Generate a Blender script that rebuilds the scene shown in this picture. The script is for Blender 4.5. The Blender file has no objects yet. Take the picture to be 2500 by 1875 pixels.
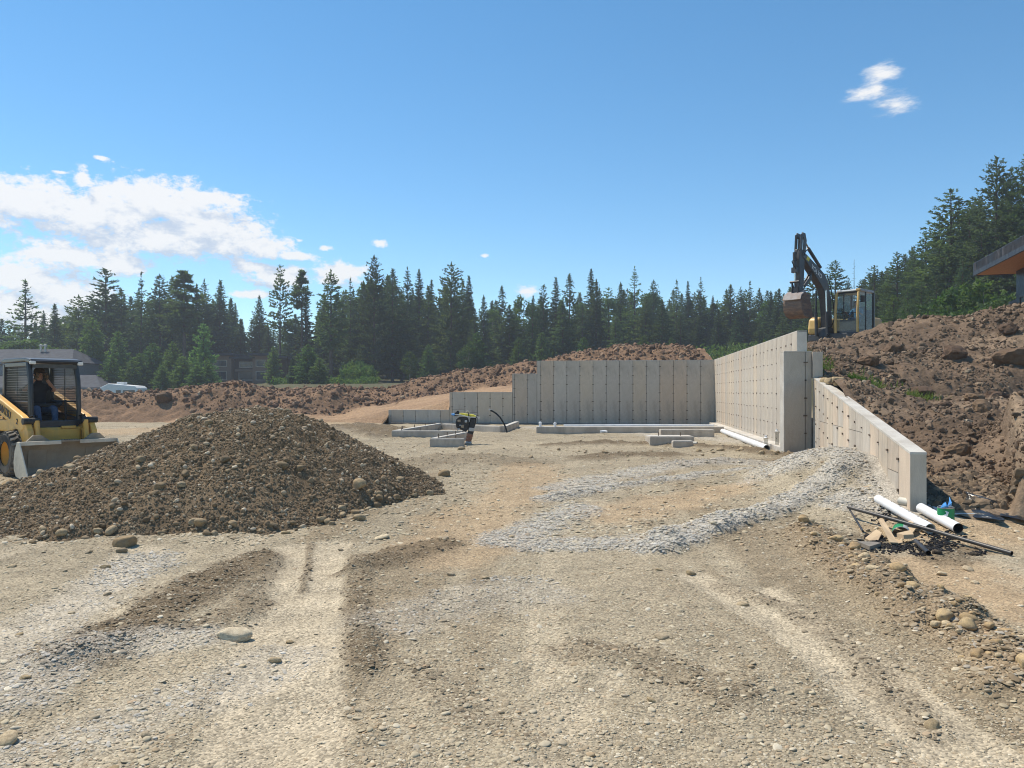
import bpy, bmesh, math, random
import numpy as np
from mathutils import Vector, Matrix, Euler

random.seed(7)
RS = np.random.RandomState(11)
SC = bpy.context.scene
COL = SC.collection
R = math.radians

# ------------------------------------------------------------------ camera
FPX, HOR = 1880.0, 957.0            # focal length and horizon of the 2500 px photograph
CAMH = 1.6
cam_d = bpy.data.cameras.new('camera')
cam = bpy.data.objects.new('camera', cam_d)
COL.objects.link(cam)
cam.location = (0, 0, CAMH)
cam.rotation_euler = (R(90), 0, 0)
cam_d.sensor_width = 36.0
cam_d.lens = 36.0 * FPX / 2500.0
cam_d.shift_y = (HOR - 937.5) / 2500.0
cam_d.clip_start = 0.1
cam_d.clip_end = 6000
SC.camera = cam

# ------------------------------------------------------------------ light
SUN = Vector((-0.50, 0.36, 1.0)).normalized()
sun_d = bpy.data.lights.new('sun', 'SUN')
sun_d.energy = 4.6
sun_d.angle = R(0.53)
sun_d.color = (1.0, 0.91, 0.77)
sun = bpy.data.objects.new('sun', sun_d)
COL.objects.link(sun)
sun.rotation_euler = (-SUN).to_track_quat('-Z', 'Y').to_euler()
sun.location = (0, 0, 60)

SC.view_settings.view_transform = 'Standard'
SC.view_settings.look = 'None'
SC.view_settings.gamma = 1.0
SC.view_settings.use_curve_mapping = False
SC.view_settings.exposure = 0.28
SC.cycles.use_denoising = True
SC.cycles.max_bounces = 6
SC.cycles.diffuse_bounces = 3
SC.cycles.transparent_max_bounces = 12
SC.cycles.volume_bounces = 0
SC.cycles.filter_width = 1.05
SC.cycles.use_adaptive_sampling = True
SC.cycles.adaptive_threshold = 0.02


def N(nt, kind, **kw):
    n = nt.nodes.new(kind)
    for k, v in kw.items():
        if k.startswith('i_'):
            n.inputs[k[2:].replace('_', ' ')].default_value = v
        elif k.startswith('n_'):
            n.inputs[int(k[2:])].default_value = v
        else:
            setattr(n, k, v)
    return n


def math_node(nt, op, a, b=None, c=None, clamp=False):
    n = nt.nodes.new('ShaderNodeMath')
    n.operation = op
    n.use_clamp = clamp
    for i, x in enumerate((a, b, c)):
        if x is None:
            continue
        if isinstance(x, (int, float)):
            n.inputs[i].default_value = x
        else:
            nt.links.new(x, n.inputs[i])
    return n.outputs[0]


def smooth(nt, val, lo, hi):
    n = nt.nodes.new('ShaderNodeMapRange')
    n.interpolation_type = 'SMOOTHSTEP'
    n.inputs['From Min'].default_value = lo
    n.inputs['From Max'].default_value = hi
    nt.links.new(val, n.inputs['Value'])
    return n.outputs['Result']


def mixrgb(nt, fac, a, b, blend='MIX'):
    n = nt.nodes.new('ShaderNodeMix')
    n.data_type = 'RGBA'
    n.blend_type = blend
    for key, x in ((0, fac), (6, a), (7, b)):
        if isinstance(x, (int, float)):
            n.inputs[key].default_value = x
        elif isinstance(x, tuple):
            n.inputs[key].default_value = x if len(x) == 4 else (*x, 1)
        else:
            nt.links.new(x, n.inputs[key])
    return n.outputs[2]


# ------------------------------------------------------------------ sky
def build_world():
    w = bpy.data.worlds.new('World')
    SC.world = w
    w.use_nodes = True
    nt = w.node_tree
    nt.nodes.clear()
    out = N(nt, 'ShaderNodeOutputWorld')
    STR = 0.14
    bg = N(nt, 'ShaderNodeBackground', i_Strength=STR)
    sky = N(nt, 'ShaderNodeTexSky', sky_type='NISHITA', sun_disc=False)
    sky.sun_elevation = math.asin(SUN.z)
    sky.sun_rotation = math.atan2(SUN.x, SUN.y)
    sky.altitude = 1600
    sky.air_density = 1.0
    sky.dust_density = 0.0
    sky.ozone_density = 1.0
    # clouds: (centre x, y, half width, half height) measured on a 2212 px wide copy, turned into azimuth and elevation
    blobs = [
        (60, 440, 170, 55), (215, 470, 150, 70), (330, 440, 170, 58), (440, 485, 130, 55),
        (330, 515, 160, 45), (490, 520, 120, 42), (560, 530, 75, 34), (440, 428, 110, 18), (512, 424, 30, 14),
        (250, 565, 80, 36), (140, 555, 130, 38), (50, 600, 120, 38), (140, 640, 120, 48),
        (20, 665, 90, 60), (110, 690, 110, 50), (600, 597, 80, 26), (550, 578, 44, 14),
        (730, 592, 64, 26), (635, 553, 42, 10), (703, 537, 22, 9), (818, 525, 24, 13), (648, 520, 14, 6),
        (1047, 553, 13, 6), (1137, 629, 34, 18), (545, 635, 50, 10), (218, 341, 22, 6), (130, 372, 32, 6),
        (128, 406, 26, 7), (1908, 160, 46, 22), (1870, 200, 52, 20), (1935, 226, 42, 24), (1893, 190, 30, 34), (178, 385, 20, 22)]
    tc = N(nt, 'ShaderNodeTexCoord')
    sx = N(nt, 'ShaderNodeSeparateXYZ')
    nt.links.new(tc.outputs['Generated'], sx.inputs[0])
    az_s = math_node(nt, 'ARCTAN2', sx.outputs['X'], sx.outputs['Y'])
    el_s = math_node(nt, 'ARCSINE', sx.outputs['Z'])
    cv = N(nt, 'ShaderNodeCombineXYZ')
    nt.links.new(az_s, cv.inputs[0])
    nt.links.new(el_s, cv.inputs[1])

    def band(val, lo, hi):
        return math_node(nt, 'MULTIPLY', math_node(nt, 'GREATER_THAN', val, lo), math_node(nt, 'LESS_THAN', val, hi))

    def bank(name, blobs, nscale, wisp, soft, grow, bias):
        """one bank of clouds: puffs joined, edges broken by noise; brighter where it thins towards the sun"""
        g = bpy.data.node_groups.new(name, 'ShaderNodeTree')
        g.interface.new_socket('Vector', in_out='INPUT', socket_type='NodeSocketVector')
        g.interface.new_socket('Density', in_out='OUTPUT', socket_type='NodeSocketFloat')
        gi, go = N(g, 'NodeGroupInput'), N(g, 'NodeGroupOutput')
        fb = N(g, 'ShaderNodeTexNoise', i_Scale=nscale, i_Detail=8.0, i_Roughness=0.66, i_Lacunarity=2.1)
        mp = N(g, 'ShaderNodeMapping')
        mp.inputs['Rotation'].default_value = (0, 0, R(wisp))
        mp.inputs['Scale'].default_value = (0.45 if wisp else 1.0, 1.6, 1.0)
        g.links.new(gi.outputs[0], mp.inputs['Vector'])
        g.links.new(mp.outputs[0], fb.inputs['Vector'])
        best, box = None, [9, -9, 9, -9]
        for cx, cy, rx, ry in blobs:
            uu, vv = cx * 1.1302, cy * 1.1302
            az = math.atan((uu - 1250) / FPX)
            ce = math.cos(az)
            el = math.atan((HOR - vv) / FPX * ce)
            ra = rx * 1.1302 / FPX * ce * ce * grow
            re = ry * 1.1302 / FPX * ce * grow
            box = [min(box[0], az - 2 * ra), max(box[1], az + 2 * ra), min(box[2], el - 2 * re), max(box[3], el + 2 * re)]
            s = N(g, 'ShaderNodeVectorMath', operation='MULTIPLY_ADD')
            g.links.new(gi.outputs[0], s.inputs[0])
            s.inputs[1].default_value = (1 / ra, 1 / re, 0)
            s.inputs[2].default_value = (-az / ra, -el / re, 0)
            ln = N(g, 'ShaderNodeVectorMath', operation='LENGTH')
            g.links.new(s.outputs[0], ln.inputs[0])
            lv = ln.outputs['Value']
            if rx < 40 and ry < 20 and not wisp:              # scraps: thinner, torn by the noise
                lv = math_node(g, 'ADD', lv, 0.38)
            best = lv if best is None else math_node(g, 'SMOOTH_MIN', best, lv, 0.25)
        nz = math_node(g, 'MULTIPLY_ADD', fb.outputs['Fac'], 2.5, bias)
        g.links.new(math_node(g, 'SUBTRACT', nz, best), go.inputs[0])

        def dens(off):
            a = N(nt, 'ShaderNodeVectorMath', operation='ADD')
            nt.links.new(cv.outputs[0], a.inputs[0])
            a.inputs[1].default_value = off
            gn = N(nt, 'ShaderNodeGroup')
            gn.node_tree = g
            nt.links.new(a.outputs[0], gn.inputs[0])
            return gn.outputs[0]
        d0 = dens((0, 0, 0))
        d1 = dens((-0.010, 0.022, 0))
        alpha = math_node(nt, 'MULTIPLY', smooth(nt, d0, -0.12, soft), 0.93)
        lit = smooth(nt, math_node(nt, 'SUBTRACT', d0, d1), -0.65, 0.40)
        ccol = mixrgb(nt, lit, (3.5, 4.0, 4.8, 1), (5.9, 5.85, 5.8, 1))
        cb = N(nt, 'ShaderNodeBackground', i_Strength=STR)
        nt.links.new(ccol, cb.inputs['Color'])
        inner = N(nt, 'ShaderNodeMixShader')
        nt.links.new(alpha, inner.inputs[0])
        nt.links.new(bg.outputs[0], inner.inputs[1])
        nt.links.new(cb.outputs[0], inner.inputs[2])
        return inner.outputs[0], math_node(nt, 'MULTIPLY', band(az_s, box[0], box[1]), band(el_s, box[2], box[3]))

    hs = N(nt, 'ShaderNodeHueSaturation', i_Hue=0.490, i_Saturation=1.26)
    nt.links.new(sky.outputs[0], hs.inputs['Color'])
    nt.links.new(hs.outputs[0], bg.inputs['Color'])
    shader = bg.outputs[0]
    for args in (('cumulus', [b for b in blobs if b[0] < 1300], 42.0, 0, 0.42, 1.06, -0.26), ('wisps', [b for b in blobs if b[0] > 1300], 46.0, -38, 0.85, 1.35, -0.50)):
        inner, mask = bank(*args)
        sel = N(nt, 'ShaderNodeMixShader')          # only the stretch of sky that holds the bank is worked out
        nt.links.new(mask, sel.inputs[0])
        nt.links.new(shader, sel.inputs[1])
        nt.links.new(inner, sel.inputs[2])
        shader = sel.outputs[0]
    nt.links.new(shader, out.inputs[0])
    w.cycles.sampling_method = 'NONE'


build_world()


# ------------------------------------------------------------------ pixel -> place (used once, to survey where things stand)
def P(u, v, y):
    return Vector(((u - 1250) / FPX * y, y, CAMH - (v - HOR) / FPX * y))


def GP(u, v, z=0.05):
    y = (CAMH - z) * FPX / (v - HOR)
    return Vector(((u - 1250) / FPX * y, y, z))


D = 1.1302                          # 2212 px copy -> photograph


# ------------------------------------------------------------------ numpy noise
def _hash(ix, iy, seed):
    h = (ix.astype(np.int64) * 374761393 + iy.astype(np.int64) * 668265263 + seed * 982451653) & 0x7fffffff
    h = ((h ^ (h >> 13)) * 1274126177) & 0x7fffffff
    return ((h ^ (h >> 16)) & 0xffff) / 65535.0


def vnoise(x, y, seed=0):
    ix, iy = np.floor(x), np.floor(y)
    fx, fy = x - ix, y - iy
    fx, fy = fx * fx * (3 - 2 * fx), fy * fy * (3 - 2 * fy)
    a, b = _hash(ix, iy, seed), _hash(ix + 1, iy, seed)
    c, d = _hash(ix, iy + 1, seed), _hash(ix + 1, iy + 1, seed)
    return (a * (1 - fx) + b * fx) * (1 - fy) + (c * (1 - fx) + d * fx) * fy


def fbm(x, y, octs=4, seed=0, gain=0.5):
    t, a, s = 0.0, 1.0, 0.0
    ca, sa = math.cos(0.7), math.sin(0.7)
    for i in range(octs):
        t = t + a * (vnoise(x, y, seed + i * 17) - 0.5)
        s += a
        a *= gain
        x, y = (x * ca - y * sa) * 2.03 + 5.1, (x * sa + y * ca) * 2.03 + 1.7
    return t / s * 2.0


def lumps(x, y, seed=0):
    """rounded clods: bumps round jittered lattice points, 0..1"""
    ix, iy = np.floor(x), np.floor(y)
    best = np.zeros_like(x)
    for dx in (-1, 0, 1):
        for dy in (-1, 0, 1):
            jx, jy = ix + dx, iy + dy
            px = jx + 0.15 + 0.7 * _hash(jx, jy, seed)
            py = jy + 0.15 + 0.7 * _hash(jx, jy, seed + 5)
            r = 0.25 + 0.55 * _hash(jx, jy, seed + 9)
            d2 = ((x - px) ** 2 + (y - py) ** 2) / (r * r)
            best = np.maximum(best, r * np.sqrt(np.clip(1 - d2, 0, 1)))
    return best


def sstep(x, a, b):
    t = np.clip((x - a) / (b - a), 0, 1)
    return t * t * (3 - 2 * t)


def polydist(x, y, pts):
    best = np.full_like(x, 1e9)
    for (x0, y0), (x1, y1) in zip(pts[:-1], pts[1:]):
        dx, dy = x1 - x0, y1 - y0
        l2 = dx * dx + dy * dy + 1e-12
        t = np.clip(((x - x0) * dx + (y - y0) * dy) / l2, 0, 1)
        best = np.minimum(best, np.hypot(x - (x0 + t * dx), y - (y0 + t * dy)))
    return best


class RBF:
    """smooth sheet through survey points (thin plate)"""
    def __init__(self, pts, lam=0.02):
        p = np.array(pts, float)
        self.p = p
        n = len(p)
        K = self._k(np.hypot(p[:, None, 0] - p[None, :, 0], p[:, None, 1] - p[None, :, 1])) + lam * np.eye(n)
        A = np.zeros((n + 3, n + 3))
        A[:n, :n] = K
        A[:n, n] = 1
        A[:n, n + 1:] = p[:, :2]
        A[n, :n] = 1
        A[n + 1:, :n] = p[:, :2].T
        self.w = np.linalg.solve(A, np.concatenate([p[:, 2], np.zeros(3)]))

    @staticmethod
    def _k(r):
        return np.where(r > 1e-9, r * r * np.log(np.maximum(r, 1e-9)), 0)

    def __call__(self, x, y):
        sh = x.shape
        x, y = x.ravel(), y.ravel()
        n = len(self.p)
        z = self.w[n] + self.w[n + 1] * x + self.w[n + 2] * y
        for i in range(n):
            z = z + self.w[i] * self._k(np.hypot(x - self.p[i, 0], y - self.p[i, 1]))
        return z.reshape(sh)


# ------------------------------------------------------------------ materials
MATS = {}


def new_mat(name):
    m = bpy.data.materials.new(name)
    m.use_nodes = True
    nt = m.node_tree
    nt.nodes.clear()
    out = N(nt, 'ShaderNodeOutputMaterial')
    MATS[name] = m
    return m, nt, out


def surf(name, col, col2=None, rough=0.85, scale=6.0, detail=6.0, bump=0.0, bscale=None, metallic=0.0, spec=0.3,
         dirt=None, dirt_amt=0.0, stretch=(1, 1, 1), coord='Object', tint=False, lo=0.35, hi=0.65):
    """principled surface: two tones mixed by noise, optional dust or rust, optional bump, optional per-object tint"""
    m, nt, out = new_mat(name)
    b = N(nt, 'ShaderNodeBsdfPrincipled')
    b.inputs['Roughness'].default_value = rough
    b.inputs['Metallic'].default_value = metallic
    b.inputs['Specular IOR Level'].default_value = spec
    tc = N(nt, 'ShaderNodeTexCoord')
    mp = N(nt, 'ShaderNodeMapping')
    mp.inputs['Scale'].default_value = stretch
    nt.links.new(tc.outputs[coord], mp.inputs['Vector'])
    nz = N(nt, 'ShaderNodeTexNoise', i_Scale=scale, i_Detail=detail, i_Roughness=0.6)
    nt.links.new(mp.outputs[0], nz.inputs['Vector'])
    c = mixrgb(nt, smooth(nt, nz.outputs['Fac'], lo, hi), col, col2 or col)
    if tint:
        oi = N(nt, 'ShaderNodeObjectInfo')
        c = mixrgb(nt, 1.0, c, oi.outputs['Color'], 'MULTIPLY')
    if dirt:
        n2 = N(nt, 'ShaderNodeTexNoise', i_Scale=scale * 0.45, i_Detail=9.0, i_Roughness=0.7)
        nt.links.new(mp.outputs[0], n2.inputs['Vector'])
        c = mixrgb(nt, math_node(nt, 'MULTIPLY', smooth(nt, n2.outputs['Fac'], 0.42, 0.68), dirt_amt), c, dirt)
    nt.links.new(c, b.inputs['Base Color'])
    if bump:
        n3 = N(nt, 'ShaderNodeTexNoise', i_Scale=bscale or scale * 5, i_Detail=6.0)
        nt.links.new(mp.outputs[0], n3.inputs['Vector'])
        bp = N(nt, 'ShaderNodeBump', i_Strength=bump, i_Distance=0.02)
        nt.links.new(n3.outputs['Fac'], bp.inputs['Height'])
        nt.links.new(bp.outputs[0], b.inputs['Normal'])
    nt.links.new(b.outputs[0], out.inputs[0])
    return m


def glass_mat(name, col, clear=0.6, rough=0.05):
    m, nt, out = new_mat(name)
    tr = N(nt, 'ShaderNodeBsdfTransparent')
    tr.inputs['Color'].default_value = (*col, 1)
    gl = N(nt, 'ShaderNodeBsdfGlossy')
    gl.inputs['Roughness'].default_value = rough
    df = N(nt, 'ShaderNodeBsdfDiffuse')
    df.inputs['Color'].default_value = (0.3, 0.29, 0.26, 1)
    lw = N(nt, 'ShaderNodeLayerWeight')
    lw.inputs['Blend'].default_value = 0.5
    fr = math_node(nt, 'MULTIPLY_ADD', math_node(nt, 'POWER', lw.outputs['Facing'], 4.0), 0.8, 0.04)
    mx = N(nt, 'ShaderNodeMixShader')
    nt.links.new(fr, mx.inputs[0])
    nt.links.new(tr.outputs[0], mx.inputs[1])
    nt.links.new(gl.outputs[0], mx.inputs[2])
    m2 = N(nt, 'ShaderNodeMixShader')
    m2.inputs[0].default_value = 1 - clear
    nt.links.new(mx.outputs[0], m2.inputs[1])
    nt.links.new(df.outputs[0], m2.inputs[2])
    nt.links.new(m2.outputs[0], out.inputs[0])
    return m


def stone_mat(name, bumpy=0.5):
    """loose stones: the tint stored with every stone, darkened and lightened by noise"""
    m, nt, out = new_mat(name)
    b = N(nt, 'ShaderNodeBsdfPrincipled')
    b.inputs['Roughness'].default_value = 0.9
    b.inputs['Specular IOR Level'].default_value = 0.2
    at = N(nt, 'ShaderNodeAttribute', attribute_type='INSTANCER', attribute_name='tint')
    tc = N(nt, 'ShaderNodeTexCoord')
    nz = N(nt, 'ShaderNodeTexNoise', i_Scale=1.6, i_Detail=5.0)
    nt.links.new(tc.outputs['Object'], nz.inputs['Vector'])
    f = N(nt, 'ShaderNodeMapRange')
    f.inputs['To Min'].default_value = 0.72
    f.inputs['To Max'].default_value = 1.25
    nt.links.new(nz.outputs['Fac'], f.inputs['Value'])
    c = mixrgb(nt, 1.0, at.outputs['Color'], f.outputs[0], 'MULTIPLY')
    nt.links.new(c, b.inputs['Base Color'])
    nt.links.new(b.outputs[0], out.inputs[0])
    return m


def leaf_mat(name, c1, c2, trans=0.25):
    m, nt, out = new_mat(name)
    tc = N(nt, 'ShaderNodeTexCoord')
    nz = N(nt, 'ShaderNodeTexNoise', i_Scale=0.9, i_Detail=4.0)
    nt.links.new(tc.outputs['Object'], nz.inputs['Vector'])
    oi = N(nt, 'ShaderNodeObjectInfo')
    c = mixrgb(nt, smooth(nt, nz.outputs['Fac'], 0.35, 0.65), c1, c2)
    c = mixrgb(nt, 1.0, c, oi.outputs['Color'], 'MULTIPLY')
    d = N(nt, 'ShaderNodeBsdfPrincipled')
    d.inputs['Roughness'].default_value = 0.7
    d.inputs['Specular IOR Level'].default_value = 0.25
    nt.links.new(c, d.inputs['Base Color'])
    t = N(nt, 'ShaderNodeBsdfTranslucent')
    nt.links.new(mixrgb(nt, 1.0, c, (1.3, 1.4, 0.7, 1), 'MULTIPLY'), t.inputs['Color'])
    mx = N(nt, 'ShaderNodeMixShader')
    mx.inputs[0].default_value = trans
    nt.links.new(d.outputs[0], mx.inputs[1])
    nt.links.new(t.outputs[0], mx.inputs[2])
    nt.links.new(mx.outputs[0], out.inputs[0])
    return m


surf('concrete', (0.50, 0.445, 0.37), (0.585, 0.525, 0.445), stretch=(2.2, 2.2, 0.7), scale=1.6, detail=8, bump=0.25, bscale=40, dirt=(0.33, 0.285, 0.235), dirt_amt=0.75, tint=True)
surf('concrete_top', (0.50, 0.47, 0.42), (0.58, 0.55, 0.49), scale=3, bump=0.3, bscale=50, dirt=(0.36, 0.31, 0.25), dirt_amt=0.6)
surf('concrete_joint', (0.15, 0.138, 0.125), (0.22, 0.205, 0.185), scale=4)
surf('tie_steel', (0.085, 0.065, 0.05), (0.15, 0.11, 0.08), scale=9, rough=0.7)
surf('rust', (0.16, 0.075, 0.04), (0.09, 0.05, 0.035), scale=10, rough=0.8)
surf('yellow_paint', (0.74, 0.39, 0.07), (0.80, 0.45, 0.10), rough=0.45, scale=3, spec=0.4, dirt=(0.42, 0.28, 0.13), dirt_amt=0.9, bump=0.05)
surf('cream_yellow', (0.62, 0.40, 0.12), (0.66, 0.44, 0.16), rough=0.4, scale=3, spec=0.4, dirt=(0.42, 0.31, 0.17), dirt_amt=0.5)
surf('cab_black', (0.018, 0.021, 0.026), (0.03, 0.033, 0.038), rough=0.35, scale=4, spec=0.5, dirt=(0.11, 0.10, 0.085), dirt_amt=0.35)
surf('boom_grey', (0.030, 0.033, 0.040), (0.045, 0.048, 0.055), rough=0.45, scale=3, spec=0.45, dirt=(0.10, 0.085, 0.07), dirt_amt=0.55)
surf('hose_black', (0.012, 0.012, 0.013), (0.02, 0.02, 0.02), rough=0.5)
surf('chrome_rod', (0.55, 0.55, 0.55), (0.6, 0.6, 0.6), rough=0.2, metallic=1.0)
surf('worn_steel', (0.27, 0.215, 0.155), (0.34, 0.28, 0.205), rough=0.6, scale=4, dirt=(0.36, 0.28, 0.19), dirt_amt=0.7, bump=0.15)
surf('steel_edge', (0.64, 0.56, 0.44), (0.72, 0.64, 0.51), rough=0.55, scale=5, dirt=(0.34, 0.29, 0.22), dirt_amt=0.6)
surf('earth_bucket', (0.20, 0.125, 0.085), (0.13, 0.10, 0.085), rough=0.65, scale=4, dirt=(0.30, 0.21, 0.15), dirt_amt=0.8, stretch=(1, 1, 4), bump=0.2)
surf('bucket_top', (0.36, 0.33, 0.32), (0.26, 0.23, 0.22), rough=0.55, scale=5, dirt=(0.24, 0.16, 0.11), dirt_amt=0.7)
surf('rubber', (0.03, 0.03, 0.03), (0.05, 0.048, 0.045), rough=0.85, scale=5, dirt=(0.20, 0.17, 0.13), dirt_amt=0.8)
surf('rubber_dusty', (0.17, 0.15, 0.125), (0.26, 0.23, 0.19), rough=0.9, scale=6, dirt=(0.08, 0.075, 0.07), dirt_amt=0.6)
surf('lamp_white', (0.75, 0.73, 0.68), rough=0.3)
surf('letter_black', (0.02, 0.02, 0.022), rough=0.5)
surf('letter_white', (0.72, 0.72, 0.70), rough=0.5)
surf('sticker_yellow', (0.70, 0.58, 0.06), rough=0.5)
surf('seat_black', (0.025, 0.025, 0.026), (0.04, 0.04, 0.04), rough=0.6)
surf('skin', (0.40, 0.21, 0.14), (0.46, 0.25, 0.17), rough=0.55)
surf('shirt_black', (0.02, 0.021, 0.026), (0.03, 0.03, 0.036), rough=0.9)
surf('jeans', (0.05, 0.085, 0.16), (0.08, 0.12, 0.2), rough=0.9, scale=15)
surf('shirt_blue', (0.10, 0.28, 0.50), (0.13, 0.33, 0.56), rough=0.9)
surf('cap_brown', (0.05, 0.038, 0.03), (0.08, 0.06, 0.05), rough=0.9)
surf('glove_tan', (0.26, 0.17, 0.09), (0.06, 0.055, 0.05), rough=0.9, scale=14)
surf('boot', (0.08, 0.055, 0.035), rough=0.8)
surf('hair_dark', (0.03, 0.022, 0.016), rough=0.8)
surf('pvc_white', (0.74, 0.75, 0.76), (0.80, 0.80, 0.80), rough=0.4, scale=5, dirt=(0.55, 0.50, 0.42), dirt_amt=0.35)
surf('pvc_inside', (0.52, 0.50, 0.44), (0.6, 0.58, 0.5), rough=0.6)
surf('black_plastic', (0.018, 0.018, 0.02), (0.035, 0.034, 0.033), rough=0.45, scale=5, spec=0.5, dirt=(0.16, 0.13, 0.10), dirt_amt=0.45)
surf('black_sheet', (0.010, 0.010, 0.011), (0.016, 0.016, 0.017), rough=0.28, spec=0.6, bump=0.5, bscale=18)
surf('green_label', (0.015, 0.25, 0.09), (0.02, 0.30, 0.11), rough=0.4, scale=5, dirt=(0.05, 0.09, 0.05), dirt_amt=0.4)
surf('label_grey', (0.42, 0.44, 0.44), (0.5, 0.52, 0.52), rough=0.45, scale=8, dirt=(0.25, 0.24, 0.22), dirt_amt=0.5)
surf('can_metal', (0.42, 0.43, 0.44), (0.34, 0.34, 0.35), rough=0.35, metallic=0.7)
surf('blue_plastic', (0.05, 0.26, 0.66), (0.16, 0.42, 0.80), rough=0.4, scale=12)
surf('cardboard', (0.50, 0.37, 0.23), (0.58, 0.44, 0.28), rough=0.9, scale=6, dirt=(0.32, 0.23, 0.15), dirt_amt=0.5)
surf('grey_board', (0.20, 0.18, 0.155), (0.27, 0.24, 0.2), rough=0.9, scale=10, stretch=(1, 6, 1))
surf('rammer_yellow', (0.72, 0.60, 0.05), (0.78, 0.66, 0.09), rough=0.4, scale=5)
surf('engine_dark', (0.018, 0.018, 0.020), (0.045, 0.044, 0.042), rough=0.5, scale=12)
surf('bellows_brown', (0.34, 0.15, 0.085), (0.42, 0.20, 0.12), rough=0.7, scale=12, dirt=(0.33, 0.24, 0.17), dirt_amt=0.5)
surf('steel_light', (0.45, 0.43, 0.40), (0.55, 0.53, 0.5), rough=0.45, metallic=0.3, scale=9)
surf('shingle', (0.050, 0.053, 0.062), (0.075, 0.078, 0.088), rough=0.9, scale=2.0, detail=10, bump=0.4, bscale=20)
surf('siding_dark', (0.05, 0.032, 0.022), (0.08, 0.05, 0.035), rough=0.85, scale=3, stretch=(1, 1, 12))
surf('siding_tan', (0.22, 0.145, 0.10), (0.28, 0.19, 0.135), rough=0.85, scale=3, stretch=(1, 1, 12))
surf('siding_grey', (0.16, 0.17, 0.185), (0.19, 0.2, 0.21), rough=0.8)
surf('trim_tan', (0.46, 0.38, 0.30), (0.5, 0.42, 0.33), rough=0.8)
surf('window_dark', (0.035, 0.045, 0.055), (0.05, 0.06, 0.07), rough=0.12, spec=0.5)
surf('fascia_metal', (0.042, 0.048, 0.058), (0.055, 0.062, 0.074), rough=0.5, metallic=0.2, scale=2)
surf('soffit_wood', (0.50, 0.235, 0.085), (0.60, 0.30, 0.12), rough=0.55, scale=4, stretch=(1, 9, 1))
surf('house_wrap', (0.016, 0.018, 0.026), (0.032, 0.034, 0.045), rough=0.35, scale=2, bump=0.6, bscale=5)
surf('window_green', (0.10, 0.16, 0.17), (0.15, 0.22, 0.23), rough=0.1, spec=0.5, scale=1.5)
surf('rv_white', (0.72, 0.71, 0.68), (0.78, 0.77, 0.74), rough=0.4)
surf('bark', (0.075, 0.055, 0.042), (0.13, 0.10, 0.08), rough=0.95, scale=3, stretch=(1, 1, 0.3), bump=0.4)
surf('bark_pale', (0.34, 0.32, 0.28), (0.22, 0.2, 0.17), rough=0.9, scale=3, stretch=(1, 1, 2))
surf('dead_wood', (0.16, 0.14, 0.125), (0.22, 0.2, 0.18), rough=0.95)
surf('rock', (0.38, 0.32, 0.235), (0.48, 0.42, 0.32), rough=0.9, scale=5, detail=9, bump=0.5, bscale=18, dirt=(0.24, 0.18, 0.12), dirt_amt=0.7, tint=True)
leaf_mat('needles_dark', (0.070, 0.108, 0.066), (0.100, 0.145, 0.084), .5)
leaf_mat('needles_mid', (0.092, 0.140, 0.070), (0.125, 0.180, 0.088), .5)
leaf_mat('needles_young', (0.110, 0.175, 0.066), (0.140, 0.215, 0.085), .5)
leaf_mat('leaves_light', (0.085, 0.150, 0.045), (0.120, 0.190, 0.062), 0.4)
leaf_mat('grass_blades', (0.10, 0.17, 0.045), (0.20, 0.23, 0.09), 0.35)
stone_mat('loose_stone')
stone_mat('soil_clod')
glass_mat('cab_glass', (0.72, 0.80, 0.80), clear=0.88)
glass_mat('clear_plastic', (0.9, 0.9, 0.88), clear=0.7)


# ------------------------------------------------------------------ mesh helpers
def tag(o, label=None, cat=None, group=None, kind=None):
    if label:
        o['label'] = label
    if cat:
        o['category'] = cat
    if group:
        o['group'] = group
    if kind:
        o['kind'] = kind
    return o


def empty(name, loc=(0, 0, 0), rz=0.0, label=None, cat=None, group=None):
    o = bpy.data.objects.new(name, None)
    o.empty_display_size = 0.2
    COL.objects.link(o)
    o.location = loc
    o.rotation_euler = (0, 0, rz)
    return tag(o, label, cat, group)


def link_mesh(name, me, mats=None, parent=None, loc=None):
    o = bpy.data.objects.new(name, me)
    COL.objects.link(o)
    if mats:
        for m in (mats if isinstance(mats, (list, tuple)) else [mats]):
            if MATS[m].name not in [x.name for x in me.materials if x]:
                me.materials.append(MATS[m])
    if parent:
        o.parent = parent
    if loc is not None:
        o.location = loc
    return o


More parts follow.
